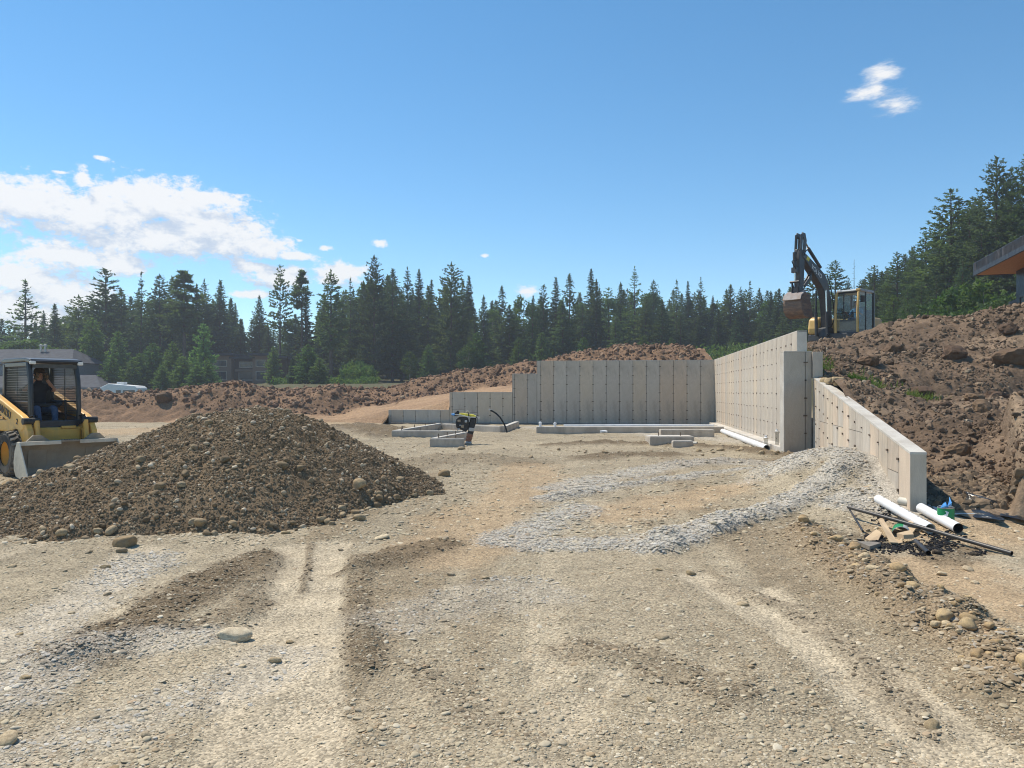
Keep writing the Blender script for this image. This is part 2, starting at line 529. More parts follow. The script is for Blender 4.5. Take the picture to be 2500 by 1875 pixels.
class MB:
    """collects verts and faces of one part"""
    def __init__(self):
        self.v, self.f, self.mi = [], [], []
        self.cur = 0

    def add(self, vs, fs):
        o = len(self.v)
        self.v += [tuple(x) for x in vs]
        self.f += [tuple(i + o for i in f) for f in fs]
        self.mi += [self.cur] * len(fs)
        return self

    def box(self, c, s, rot=None):
        vs = []
        for dz in (-.5, .5):
            for dx, dy in ((-.5, -.5), (.5, -.5), (.5, .5), (-.5, .5)):
                p = Vector((dx * s[0], dy * s[1], dz * s[2]))
                if rot is not None:
                    p = rot @ p
                vs.append(p + Vector(c))
        return self.add(vs, [(3, 2, 1, 0), (4, 5, 6, 7), (0, 1, 5, 4), (1, 2, 6, 5), (2, 3, 7, 6), (3, 0, 4, 7)])

    def bar(self, a, b, w, h, up=(0, 0, 1)):
        a, b = Vector(a), Vector(b)
        d = b - a
        L = d.length
        x = d / L
        y = Vector(up).cross(x)
        if y.length < 1e-4:
            y = Vector((0, 1, 0)).cross(x)
        y.normalize()
        z = x.cross(y)
        m = Matrix((x, y, z)).transposed()
        return self.box((a + b) / 2, (L, w, h), m)

    def prism(self, pts, axis, a, b):
        """polygon (2-D) pulled along axis from a to b; 2-D axes are the remaining two in order"""
        n = len(pts)

        def q(p, t):
            return {'x': (t, p[0], p[1]), 'y': (p[0], t, p[1]), 'z': (p[0], p[1], t)}[axis]
        vs = [q(p, a) for p in pts] + [q(p, b) for p in pts]
        fs = [tuple(range(n))[::-1], tuple(range(n, 2 * n))] + [(i, (i + 1) % n, n + (i + 1) % n, n + i) for i in range(n)]
        return self.add(vs, fs)

    def tube(self, path, r, seg=10, caps=True):
        path = [Vector(p) for p in path]
        n = len(path)
        rs = r if isinstance(r, (list, tuple)) else [r] * n
        vs, fs = [], []
        ref = None
        for i, p in enumerate(path):
            t = (path[min(i + 1, n - 1)] - path[max(i - 1, 0)]).normalized()
            if ref is None:
                ref = t.orthogonal().normalized()
            s = (ref - t * ref.dot(t))
            s = s.normalized() if s.length > 1e-6 else t.orthogonal().normalized()
            ref = s
            w = t.cross(s)
            for k in range(seg):
                an = 2 * math.pi * k / seg
                vs.append(p + (s * math.cos(an) + w * math.sin(an)) * rs[i])
        for i in range(n - 1):
            for k in range(seg):
                k2 = (k + 1) % seg
                fs.append((i * seg + k, i * seg + k2, (i + 1) * seg + k2, (i + 1) * seg + k))
        if caps:
            fs.append(tuple(range(seg))[::-1])
            fs.append(tuple(range((n - 1) * seg, n * seg)))
        return self.add(vs, fs)

    def lathe(self, prof, c=(0, 0, 0), axis='z', seg=24):
        """profile of (radius, height) pairs round an axis"""
        vs, fs = [], []
        n = len(prof)
        for r, h in prof:
            for k in range(seg):
                a = 2 * math.pi * k / seg
                x, y = r * math.cos(a), r * math.sin(a)
                q = {'z': (x, y, h), 'y': (x, h, y), 'x': (h, x, y)}[axis]
                vs.append(tuple(q[i] + c[i] for i in range(3)))
        for i in range(n - 1):
            for k in range(seg):
                k2 = (k + 1) % seg
                fs.append((i * seg + k, i * seg + k2, (i + 1) * seg + k2, (i + 1) * seg + k))
        return self.add(vs, fs)

    def mesh(self, name):
        me = bpy.data.meshes.new(name)
        me.from_pydata(self.v, [], self.f)
        me.polygons.foreach_set('material_index', self.mi)
        bm = bmesh.new()
        bm.from_mesh(me)
        bmesh.ops.recalc_face_normals(bm, faces=bm.faces)
        bm.to_mesh(me)
        bm.free()
        return me

    def build(self, name, mats, parent=None, bevel=0.0, smooth=None, loc=None, seg=2):
        me = self.mesh(name)
        o = link_mesh(name, me, mats, parent, loc)
        if smooth is not None:
            me.shade_smooth()
            me.set_sharp_from_angle(angle=R(smooth))
        if bevel:
            bv = o.modifiers.new('bevel', 'BEVEL')
            bv.width = bevel
            bv.segments = seg
            bv.limit_method = 'ANGLE'
            bv.angle_limit = R(35)
            bv.harden_normals = False
        return o


def text_part(name, body, size, mat, parent, loc, rot, depth=0.004, squeeze=1.0):
    cu = bpy.data.curves.new(name, 'FONT')
    cu.body = body
    cu.size = size
    cu.extrude = depth
    cu.align_x = 'LEFT'
    cu.space_character = 1.05
    cu.offset = size * 0.012
    t = bpy.data.objects.new(name, cu)
    COL.objects.link(t)
    dg = bpy.context.evaluated_depsgraph_get()
    me = bpy.data.meshes.new_from_object(t.evaluated_get(dg))
    bpy.data.objects.remove(t)
    for v in me.vertices:
        v.co.x *= squeeze
    me.materials.clear()
    o = link_mesh(name, me, mat, parent)
    o.location = loc
    o.rotation_euler = rot
    return o


def grid_mesh(name, X, Y, Z, mat, attrs=None, keep=None):
    """heightfield from 2-D arrays"""
    r, c = X.shape
    co = np.stack([X, Y, Z], -1).reshape(-1, 3)
    idx = np.arange(r * c).reshape(r, c)
    f = np.stack([idx[:-1, :-1], idx[:-1, 1:], idx[1:, 1:], idx[1:, :-1]], -1).reshape(-1, 4)
    if keep is not None:
        f = f[keep(co)[f].all(1)]
    me = bpy.data.meshes.new(name)
    me.vertices.add(len(co))
    me.vertices.foreach_set('co', co.astype(np.float32).ravel())
    me.loops.add(f.size)
    me.loops.foreach_set('vertex_index', f.astype(np.int32).ravel())
    me.polygons.add(len(f))
    me.polygons.foreach_set('loop_start', (np.arange(len(f)) * 4).astype(np.int32))
    me.update(calc_edges=True)
    me.shade_smooth()
    for an, arr in (attrs or {}).items():
        a = me.color_attributes.new(an, 'FLOAT_COLOR', 'POINT')
        a.data.foreach_set('color', np.concatenate([arr.reshape(-1, 3), np.ones((r * c, 1))], 1).astype(np.float32).ravel())
    return link_mesh(name, me, mat)


_tree_cache = {}


def scatter_tree(nvar, sub, rough, mat, flat):
    key = (nvar, sub, rough, mat, flat)
    if key in _tree_cache:
        return _tree_cache[key]
    ng = bpy.data.node_groups.new('loose_pieces', 'GeometryNodeTree')
    ng.interface.new_socket('Geometry', in_out='INPUT', socket_type='NodeSocketGeometry')
    ng.interface.new_socket('Geometry', in_out='OUTPUT', socket_type='NodeSocketGeometry')
    gi, go = N(ng, 'NodeGroupInput'), N(ng, 'NodeGroupOutput')
    join = N(ng, 'GeometryNodeJoinGeometry')
    pos = N(ng, 'GeometryNodeInputPosition')
    for k in range(nvar):
        ico = N(ng, 'GeometryNodeMeshIcoSphere')
        ico.inputs['Radius'].default_value = 1.0
        ico.inputs['Subdivisions'].default_value = sub
        nz = N(ng, 'ShaderNodeTexNoise', noise_dimensions='4D')
        nz.inputs['W'].default_value = k * 7.3 + 1.1
        nz.inputs['Scale'].default_value = 0.9
        nz.inputs['Detail'].default_value = 2.0
        ng.links.new(pos.outputs[0], nz.inputs['Vector'])
        sb = N(ng, 'ShaderNodeVectorMath', operation='SUBTRACT')
        ng.links.new(nz.outputs['Color'], sb.inputs[0])
        sb.inputs[1].default_value = (0.5, 0.5, 0.5)
        sc = N(ng, 'ShaderNodeVectorMath', operation='SCALE')
        sc.inputs['Scale'].default_value = rough
        ng.links.new(sb.outputs[0], sc.inputs[0])
        sp = N(ng, 'GeometryNodeSetPosition')
        ng.links.new(ico.outputs['Mesh'], sp.inputs['Geometry'])
        ng.links.new(sc.outputs[0], sp.inputs['Offset'])
        sm = N(ng, 'GeometryNodeSetShadeSmooth')
        sm.inputs['Shade Smooth'].default_value = not flat
        ng.links.new(sp.outputs[0], sm.inputs['Geometry'])
        mt = N(ng, 'GeometryNodeSetMaterial')
        mt.inputs['Material'].default_value = MATS[mat]
        ng.links.new(sm.outputs[0], mt.inputs['Geometry'])
        g2 = N(ng, 'GeometryNodeGeometryToInstance')
        ng.links.new(mt.outputs[0], g2.inputs[0])
        ng.links.new(g2.outputs[0], join.inputs[0])
    iop = N(ng, 'GeometryNodeInstanceOnPoints')
    iop.inputs['Pick Instance'].default_value = True
    ng.links.new(gi.outputs[0], iop.inputs['Points'])
    ng.links.new(join.outputs[0], iop.inputs['Instance'])
    for nm, ty, sock in (('pick', 'INT', 'Instance Index'), ('turn', 'FLOAT_VECTOR', 'Rotation'), ('size', 'FLOAT_VECTOR', 'Scale')):
        na = N(ng, 'GeometryNodeInputNamedAttribute', data_type=ty)
        na.inputs['Name'].default_value = nm
        ng.links.new(na.outputs[0], iop.inputs[sock])
    ng.links.new(iop.outputs[0], go.inputs[0])
    _tree_cache[key] = ng
    return ng


def scatter(name, pts, size, tint, flatness=(0.5, 0.8), nvar=7, sub=2, rough=0.9, flat=False, mat='loose_stone', tilt=0.35, parent=None, seed=0):
    """many loose pieces that nobody would count: one object"""
    rs = np.random.RandomState(seed + len(pts))
    n = len(pts)
    me = bpy.data.meshes.new(name)
    me.vertices.add(n)
    me.vertices.foreach_set('co', np.asarray(pts, np.float32).ravel())
    s = np.stack([size * rs.uniform(0.9, 1.35, n), size * rs.uniform(0.7, 1.0, n), size * rs.uniform(*flatness, n)], -1)
    t = np.stack([rs.normal(0, tilt, n), rs.normal(0, tilt, n), rs.uniform(0, 6.283, n)], -1)
    for nm, ty, arr in (('size', 'FLOAT_VECTOR', s), ('turn', 'FLOAT_VECTOR', t)):
        a = me.attributes.new(nm, ty, 'POINT')
        a.data.foreach_set('vector', arr.astype(np.float32).ravel())
    a = me.attributes.new('pick', 'INT', 'POINT')
    a.data.foreach_set('value', rs.randint(0, nvar, n).astype(np.int32))
    a = me.attributes.new('tint', 'FLOAT_COLOR', 'POINT')
    a.data.foreach_set('color', np.concatenate([tint, np.ones((n, 1))], 1).astype(np.float32).ravel())
    o = link_mesh(name, me)
    md = o.modifiers.new('loose_pieces', 'NODES')
    md.node_group = scatter_tree(nvar, sub, rough, mat, flat)
    o['kind'] = 'stuff'
    if parent:
        o.parent = parent
    return o


def pick_tints(n, palette, seed=0, jitter=0.18):
    rs = np.random.RandomState(seed)
    cols = np.array([p[:3] for p in palette], float)
    w = np.array([p[3] for p in palette], float)
    k = rs.choice(len(cols), n, p=w / w.sum())
    return cols[k] * rs.uniform(1 - jitter, 1 + jitter, (n, 1))
# ================================================================== terrain
def ground_pts(pts):
    return [tuple(GP(u * D, v * D)[:2]) for u, v in pts]


STRIPS = [   # zone, survey line, half width (m), height (m), strength
    ('grey', [(1185, 1085), (1260, 1068), (1390, 1048), (1500, 1034), (1640, 1025), (1780, 1012)], 0.26, 0.06, 0.88),
    ('grey', [(1200, 1062), (1300, 1037), (1420, 1014), (1560, 1006), (1720, 1008)], 0.45, 0.015, 0.66),
    ('grey', [(1090, 1155), (1180, 1128), (1240, 1098)], 0.37, 0.02, 0.70),
    ('grey', [(1150, 1165), (1300, 1168), (1400, 1158)], 0.29, 0.02, 0.66),
    ('grey', [(1410, 1180), (1500, 1150), (1600, 1118), (1700, 1098), (1830, 1080)], 0.31, 0.10, 0.88),
    ('grey', [(1700, 1060), (1800, 1045), (1900, 1075)], 0.78, 0.05, 0.88),
    ('grey', [(1840, 1105), (1950, 1105)], 0.41, 0.03, 0.88),
    ('grey', [(0, 1500), (120, 1410), (260, 1375), (430, 1365)], 0.23, 0.02, 0.57),
    ('grey', [(0, 1430), (110, 1320), (230, 1240), (330, 1195)], 0.34, 0.0, 0.40),
    ('grey', [(0, 1600), (200, 1560), (420, 1480), (600, 1400)], 0.29, 0.0, 0.31),
    ('grey', [(850, 1330), (1000, 1290), (1150, 1260)], 0.41, 0.0, 0.31),
    ('grey', [(1160, 925), (1350, 932), (1640, 958)], 1.31, 0.0, 0.62),
    ('grey', [(1800, 1020), (1870, 1050), (1925, 1085), (1955, 1115)], 0.55, 0.03, 1.0),
    ('dark', [(175, 1390), (290, 1330), (420, 1262), (560, 1190)], 0.30, 0.045, 1.0),
    ('dark', [(560, 1290), (470, 1330), (400, 1345)], 0.16, 0.02, 0.7),
    ('dark', [(760, 1225), (850, 1195), (960, 1165)], 0.26, 0.05, 0.9),
    ('dark', [(1180, 966), (1300, 960), (1400, 962), (1560, 970), (1690, 990), (1770, 982)], 0.42, 0.08, 1.0),
    ('dark', [(1280, 992), (1350, 984), (1440, 987)], 0.7, 0.05, 0.95),
    ('dark', [(880, 1010), (1000, 990), (1100, 1000)], 1.0, 0.06, 0.5),
    ('dark', [(1480, 1010), (1600, 1000), (1720, 1003)], 0.5, 0.08, 0.6),
    ('dark', [(760, 925), (800, 930), (850, 945)], 1.3, 0.16, 1.0),
    ('dark', [(1250, 1390), (1400, 1420), (1560, 1480)], 0.22, 0.02, 0.45),
    ('dark', [(900, 1420), (1000, 1520), (1180, 1600)], 0.16, 0.015, 0.35),
    ('dark', [(1560, 1250), (1720, 1300), (1850, 1400), (2000, 1560)], 0.13, 0.02, 0.45),
    ('dark', [(1840, 1150), (1960, 1165), (2090, 1175), (2030, 1195)], 0.30, 0.0, 0.8),
    ('cobble', [(1735, 1150), (1830, 1205), (1930, 1270), (2030, 1335), (2130, 1400), (2260, 1480)], 0.32, 0.13, 1.0),
    ('pale', [(712, 1165), (690, 1300), (665, 1450), (620, 1680)], 0.23, -0.03, 1.0),
    ('pale', [(632, 1170), (600, 1300), (560, 1420), (470, 1680)], 0.20, -0.03, 1.0),
    ('dark', [(672, 1165), (655, 1260)], 0.05, 0.02, 0.7),
    ('dark', [(768, 1190), (775, 1290), (790, 1420)], 0.14, 0.03, 0.7),
    ('dark', [(600, 1190), (540, 1290)], 0.12, 0.02, 0.6),
    ('pale', [(1500, 1230), (1680, 1330), (1840, 1450), (2060, 1620), (2150, 1680)], 0.18, -0.03, 1.0),
    ('pale', [(1660, 1260), (1800, 1360), (1990, 1500), (2212, 1640)], 0.11, -0.025, 0.95),
    ('pale', [(0, 1360), (150, 1290), (310, 1185)], 0.28, -0.02, 0.9),
    ('pale', [(1180, 1640), (1240, 1560), (1330, 1440)], 0.1, -0.01, 0.5),
    ('tan', [(960, 1180), (1040, 1120), (1130, 1060), (1150, 1010)], 0.7, 0.0, 0.8),
    ('tan', [(1330, 1110), (1440, 1085), (1560, 1070)], 0.6, 0.0, 0.85),
    ('tan', [(1990, 1215), (2110, 1260), (2300, 1310)], 0.75, 0.0, 1.0),
    ('tan', [(2050, 1150), (2212, 1130), (2400, 1150)], 0.9, 0.0, 0.9),
    ('tan', [(240, 935), (480, 925), (700, 915)], 2.5, 0.0, 0.9),
]
STRIPS = [(k, ground_pts(p), w, h, s) for k, p, w, h, s in STRIPS]
ZN = ('grey', 'dark', 'cobble', 'pale', 'tan')


def zones(x, y):
    """share of each surface at a place, and the height of the ridges it lies in"""
    z = {k: np.zeros_like(x) for k in ZN}
    hh = np.zeros_like(x)
    wob = fbm(x * 1.7, y * 1.7, 4, 3)
    fine = fbm(x * 9, y * 9, 3, 8)
    for k, pts, w, h, s in STRIPS:
        px = [p[0] for p in pts]
        py = [p[1] for p in pts]
        m = (x > min(px) - 3 * w) & (x < max(px) + 3 * w) & (y > min(py) - 3 * w) & (y < max(py) + 3 * w)
        if not m.any():
            continue
        d = polydist(x[m], y[m], pts) / w
        soft = 0.6 if k == 'pale' else 1.0
        d = d + soft * (0.55 * wob[m] + 0.25 * fine[m])
        a = sstep(d, 1.25, 0.45) if k != 'pale' else sstep(d, 1.1, 0.7)
        z[k][m] = np.maximum(z[k][m], a * s)
        hh[m] += h * sstep(d, 1.4, 0.1)
    return z, hh


def wing_heap(x, y):
    d2 = ((x - 5.0) / 1.25) ** 2 + ((y - 11.9) / 1.9) ** 2
    return 0.60 * np.exp(-d2 * 1.1)


def far_h(x, y):
    return (2.6 * sstep(y, 46, 92) * (0.28 + 0.72 * sstep(x / (y + 1), -0.42, -0.28)) + 3.0 * sstep(y, 100, 170) + 4.0 * sstep(x, 4, 34) * sstep(y, 44, 75)
            + 1.5 * fbm(x * 0.02, y * 0.02, 2, 21) * sstep(y, 60, 100))


def base_h(x, y):
    z = 0.08 * sstep(y, 7, 12) + far_h(x, y)
    near = 1 - sstep(y, 60, 80)
    z = z + near * (0.045 * fbm(x * 0.5, y * 0.5, 3, 31) + 0.022 * fbm(x * 2.6, y * 2.6, 3, 41))
    return z + wing_heap(x, y) - 0.016 * streaks(x, y) * (y < 20)


def ground_h(x, y, fine=True):
    x, y = np.asarray(x, float), np.asarray(y, float)
    z, hh = zones(x, y)
    h = base_h(x, y) + hh * (1 + 0.7 * fbm(x * 4, y * 4, 2, 51))
    if fine:
        rough = 0.010 + 0.012 * z['dark'] + 0.012 * z['cobble'] - 0.006 * z['pale'] - 0.004 * z['tan']
        h = h + rough * fbm(x * 9, y * 9, 3, 61) * (y < 60)
        h = h + 0.0035 * z['pale'] * np.sin(y * 62 + 2 * fbm(x * 3, y * 3, 2, 65)) * (fbm(x, y, 2, 66) > 0)
    return h


def gz(x, y):
    return float(ground_h(np.array([float(x)]), np.array([float(y)]))[0])


C_DIRT, C_GREY, C_DARK = np.array([0.305, 0.254, 0.176]), np.array([0.395, 0.362, 0.308]), np.array([0.140, 0.104, 0.064])
C_COB, C_PALE, C_TAN, C_GRASS = np.array([0.240, 0.178, 0.112]), np.array([0.420, 0.352, 0.250]), np.array([0.355, 0.262, 0.162]), np.array([0.095, 0.090, 0.048])


def streaks(x, y):
    """wheel and track passes: long bands of packed fines and of loose brown crumbs"""
    s = fbm((x - 0.06 * y) * 1.5, y * 0.15, 4, 81) + 0.55 * fbm(x * 4.6, y * 0.42, 3, 82)
    return s * (1 - sstep(y, 11, 20))


C_CRUMB = np.array([0.205, 0.155, 0.096])


def zone_colour(x, y, z):
    n = fbm(x * 0.8, y * 0.8, 4, 71)[..., None]
    c = C_DIRT * (1 + 0.22 * n)
    s = streaks(x, y)
    w = (0.55 * sstep(s, 0.12, 0.55))[..., None]
    c = c * (1 - w) + C_PALE * w
    w = (0.62 * sstep(-s, 0.10, 0.55))[..., None]
    c = c * (1 - w) + C_CRUMB * w
    for k, cc, a in (('tan', C_TAN, 1), ('pale', C_PALE, .9), ('cobble', C_COB, .9), ('dark', C_DARK, .9), ('grey', C_GREY, .95)):
        w = (z[k] * a)[..., None]
        c = c * (1 - w) + cc * w
    g = sstep(y, 46, 54)[..., None]
    return c * (1 - g) + C_GRASS * g


def ground_material():
    m, nt, out = new_mat('ground')
    b = N(nt, 'ShaderNodeBsdfPrincipled')
    b.inputs['Roughness'].default_value = 0.95
    b.inputs['Specular IOR Level'].default_value = 0.15
    at = N(nt, 'ShaderNodeAttribute', attribute_name='zone')
    tc = N(nt, 'ShaderNodeTexCoord')
    vo = N(nt, 'ShaderNodeTexVoronoi', i_Scale=75.0)
    vo2 = N(nt, 'ShaderNodeTexVoronoi', i_Scale=24.0)
    nz = N(nt, 'ShaderNodeTexNoise', i_Scale=3.0, i_Detail=9.0, i_Roughness=0.7)
    for n in (vo, vo2, nz):
        nt.links.new(tc.outputs['Object'], n.inputs['Vector'])
    bw = N(nt, 'ShaderNodeSeparateColor')
    nt.links.new(vo.outputs['Color'], bw.inputs[0])
    f = N(nt, 'ShaderNodeMapRange')
    f.inputs['To Min'].default_value = 0.62
    f.inputs['To Max'].default_value = 1.45
    nt.links.new(bw.outputs[0], f.inputs['Value'])
    c = mixrgb(nt, 1.0, at.outputs['Color'], f.outputs[0], 'MULTIPLY')
    f2 = N(nt, 'ShaderNodeMapRange')
    f2.inputs['From Min'].default_value = 0.3
    f2.inputs['From Max'].default_value = 0.7
    f2.inputs['To Min'].default_value = 0.78
    f2.inputs['To Max'].default_value = 1.22
    nt.links.new(nz.outputs['Fac'], f2.inputs['Value'])
    c = mixrgb(nt, 1.0, c, f2.outputs[0], 'MULTIPLY')
    nt.links.new(c, b.inputs['Base Color'])
    hsum = math_node(nt, 'ADD', math_node(nt, 'MULTIPLY', vo.outputs['Distance'], -0.6), math_node(nt, 'MULTIPLY', vo2.outputs['Distance'], -0.6))
    hsum = math_node(nt, 'ADD', hsum, nz.outputs['Fac'])
    bp = N(nt, 'ShaderNodeBump', i_Strength=0.7, i_Distance=0.012)
    nt.links.new(hsum, bp.inputs['Height'])
    nt.links.new(bp.outputs[0], b.inputs['Normal'])
    nt.links.new(b.outputs[0], out.inputs[0])


def soil_material(name, c1, c2, dry):
    m, nt, out = new_mat(name)
    b = N(nt, 'ShaderNodeBsdfPrincipled')
    b.inputs['Roughness'].default_value = 0.95
    b.inputs['Specular IOR Level'].default_value = 0.15
    tc = N(nt, 'ShaderNodeTexCoord')
    n1 = N(nt, 'ShaderNodeTexNoise', i_Scale=0.55, i_Detail=9.0, i_Roughness=0.65)
    n2 = N(nt, 'ShaderNodeTexNoise', i_Scale=9.0, i_Detail=8.0, i_Roughness=0.7)
    for n in (n1, n2):
        nt.links.new(tc.outputs['Object'], n.inputs['Vector'])
    at = N(nt, 'ShaderNodeAttribute', attribute_name='zone')
    sp = N(nt, 'ShaderNodeSeparateColor')
    nt.links.new(at.outputs['Color'], sp.inputs[0])
    c = mixrgb(nt, smooth(nt, n1.outputs['Fac'], 0.35, 0.65), c1, c2)
    c = mixrgb(nt, sp.outputs[0], c, dry)
    f2 = N(nt, 'ShaderNodeMapRange')
    f2.inputs['From Min'].default_value = 0.3
    f2.inputs['From Max'].default_value = 0.7
    f2.inputs['To Min'].default_value = 0.65
    f2.inputs['To Max'].default_value = 1.35
    nt.links.new(n2.outputs['Fac'], f2.inputs['Value'])
    c = mixrgb(nt, 1.0, c, f2.outputs[0], 'MULTIPLY')
    nt.links.new(c, b.inputs['Base Color'])
    bp = N(nt, 'ShaderNodeBump', i_Strength=0.8, i_Distance=0.06)
    nt.links.new(n2.outputs['Fac'], bp.inputs['Height'])
    nt.links.new(bp.outputs[0], b.inputs['Normal'])
    nt.links.new(b.outputs[0], out.inputs[0])


surf('clod_soil', (0.40, 0.27, 0.175), (0.30, 0.20, 0.13), rough=0.95, scale=4, bump=0.6, bscale=14, tint=True)
ground_material()
soil_material('soil_red', (0.255, 0.160, 0.098), (0.185, 0.117, 0.073), (0.37, 0.245, 0.148))
soil_material('soil_brown', (0.190, 0.132, 0.088), (0.122, 0.085, 0.058), (0.30, 0.220, 0.148))
soil_material('soil_dark', (0.225, 0.160, 0.097), (0.160, 0.113, 0.068), (0.2, 0.16, 0.11))


def build_ground():
    ys = [0.5]
    while ys[-1] < 255:
        st = max(0.012, ys[-1] * (0.0085 if ys[-1] < 40 else 0.03))
        ys.append(ys[-1] + st)
    ys = np.array(ys)
    a = np.linspace(-1.5, 1.5, 460)
    a = a * (0.55 + 0.45 * (a / 1.5) ** 2)
    X = a[None, :] * (ys[:, None] + 0.6)
    Y = np.repeat(ys[:, None], len(a), 1)
    z, hh = zones(X, Y)
    o = grid_mesh('ground', X, Y, ground_h(X, Y), 'ground', {'zone': zone_colour(X, Y, z)})
    tag(o, kind='structure')
    return o


build_ground()

# ------------------------------------------------------------------ heap of dark gravel
PC = (-3.90, 11.65)


def pile_h(x, y):
    x, y = np.asarray(x, float), np.asarray(y, float)
    dx, dy = x - PC[0], y - PC[1]
    wob = 1 + 0.20 * fbm(x * 0.5, y * 0.5, 4, 101)
    ax = np.where(dx > 0, np.abs(dx) / 2.62, np.abs(dx) / 3.65)
    ay = np.where(dy > 0, np.abs(dy) / 3.5, np.abs(dy) / 3.6)
    r = (np.sqrt(ax ** 2 + ay ** 2)) * wob
    h = 1.90 * (1 - np.sqrt(r * r + 0.135)) + 0.02
    toe = sstep(r, 1.16, 0.9)
    h = np.maximum(h, -0.3) + 0.03 * toe
    h = h + (0.085 * fbm(x * 1.5, y * 1.5, 4, 111) + 0.06 * lumps(x * 4.2, y * 4.2, 3) + 0.03 * lumps(x * 9, y * 9, 4)) * sstep(r, 1.1, 0.85)
    return h


def build_pile():
    xs = np.linspace(-9.2, -0.2, 330)
    ys = np.linspace(7.3, 15.6, 300)
    X, Y = np.meshgrid(xs, ys)
    g = ground_h(X, Y, False)
    Z = g + pile_h(X, Y)
    zone = np.zeros(X.shape + (3,))
    zone[..., 0] = 0.5 * sstep(fbm(X, Y, 3, 9), 0.1, 0.5)
    o = grid_mesh('gravel_heap', X, Y, Z, 'soil_dark', {'zone': zone}, keep=lambda co: pile_h(co[:, 0], co[:, 1]) > -0.07)
    tag(o, 'big heap of dark brown gravel in front of the yellow skid steer', 'gravel heap')
    return o


heap = build_pile()

# ------------------------------------------------------------------ berm of red soil and backfill behind the stepped wall
CX, CY = 9.2, 35.0                      # inner corner of the foundation
AV = Vector((0.141, 0.990, 0)).normalized()
BV = Vector((-0.990, 0.141, 0)).normalized()


def W(lst):
    return [tuple(P(u, v, y)) for u, v, y in lst]


berm_ridge = [(60, 955, 40), (140, 950, 40), (210, 964, 40), (283, 972, 40), (340, 976, 40), (395, 964, 40), (452, 944, 41), (520, 935, 41.3), (588, 930, 41.5),
              (667, 951, 42), (735, 947, 42), (814, 940, 42), (904, 951, 42.5), (938, 947, 43), (1017, 918, 44), (1130, 904, 45),
              (1209, 895, 45.5), (1311, 890, 46), (1400, 867, 45), (1435, 856, 44.5), (1490, 859, 44.5), (1552, 843, 44), (1574, 841, 44),
              (1625, 853, 44), (1652, 845, 44), (1687, 852, 44), (1720, 863, 44), (1755, 872, 44)]
pts = W(berm_ridge)
pts += W([(60, 1040, 36), (200, 1040, 36), (400, 1038, 36), (600, 1036, 36.4), (760, 1034, 37), (836, 1026, 37.6), (920, 1015, 37.8),
          (900, 1000, 39.5), (1000, 985, 39.5), (1090, 972, 39), (1180, 958, 38.6), (1250, 951, 38.6), (1311, 935, 39),
          (540, 1022, 38.4), (380, 1026, 38.2), (250, 1024, 38.2), (836, 1010, 39.6), (960, 978, 41), (1098, 955, 41.3), (1180, 945, 41.8),
          (1400, 905, 38.8), (1550, 900, 38.2), (1700, 895, 37.6), (1800, 895, 37.2)])
pts += [(x, y + 5, 1.2) for x, y, z in W(berm_ridge)[::2]] + [(x, 54, 0.7) for x in (-28, -18, -8, 2, 12)]
BERM = RBF(pts, 0.05)
FOOT = [tuple(P(u, v, y)[:2]) for u, v, y in [(60, 1030, 38), (250, 1024, 38), (540, 1022, 38.4), (836, 1010, 39.6), (960, 978, 41), (1098, 955, 41.3), (1180, 945, 41.8), (1330, 920, 39.8), (1500, 900, 38), (1760, 890, 36.5)]]


def berm_parts(x, y):
    fy = np.interp(x, [p[0] for p in FOOT], [p[1] for p in FOOT])
    clod = sstep(y - fy + 0.5 * fbm(x * .6, y * .6, 2, 5), -0.6, 0.5)
    return clod


def berm_h(x, y):
    x, y = np.asarray(x, float), np.asarray(y, float)
    c = berm_parts(x, y)
    z = BERM(x, y)
    z = z + c * (0.24 * fbm(x * 0.8, y * 0.8, 5, 121, 0.58) + 0.17 * lumps(x * 1.1, y * 1.1, 7) * sstep(fbm(x * .35, y * .35, 2, 29), -.2, .3) + 0.09 * lumps(x * 2.7, y * 2.7, 17) - 0.22)
    z = z + (1 - c) * (0.03 * fbm(x * 0.6, y * 2.4, 3, 131))
    return z


def wall_line_y(x):
    return CY + (CX - x) * (0.141 / 0.990)


def build_berm():
    xs = np.linspace(-30, 10.3, 460)
    t = np.linspace(0, 1, 210) ** 0.9
    y0 = np.where(xs > -6.0, wall_line_y(xs) + 0.12, 35.4)
    X = np.repeat(xs[None, :], len(t), 0)
    Y = y0[None, :] + t[:, None] * (54 - y0[None, :])
    Z = berm_h(X, Y)
    front = sstep(t, 0.0, 0.03)[:, None] * np.ones_like(X)
    Z = np.where(X < -6.0, Z * front - 0.15 * (1 - front), Z)
    s = (CX - X) / 0.990                                    # soil never stands above the wall it is filled against
    wt = np.where(s < 8.1, 3.05, np.where(s < 9.3, 2.45, np.where(s < 12.3, 1.58, np.where(s < 15.4, 0.73, 0.0))))
    dist = np.maximum(Y - wall_line_y(X) - 0.1, 0)
    Z = np.where(s < 21, np.minimum(Z, wt - 0.08 + 0.55 * dist), Z)
    zone = np.zeros(X.shape + (3,))
    zone[..., 0] = (1 - berm_parts(X, Y)) * (0.8 + 0.4 * fbm(X * 0.5, Y * 2, 3, 15))
    zone = np.clip(zone, 0, 1)
    o = grid_mesh('dirt_berm', X, Y, Z, 'soil_red', {'zone': zone})
    tag(o, kind='structure')


build_berm()

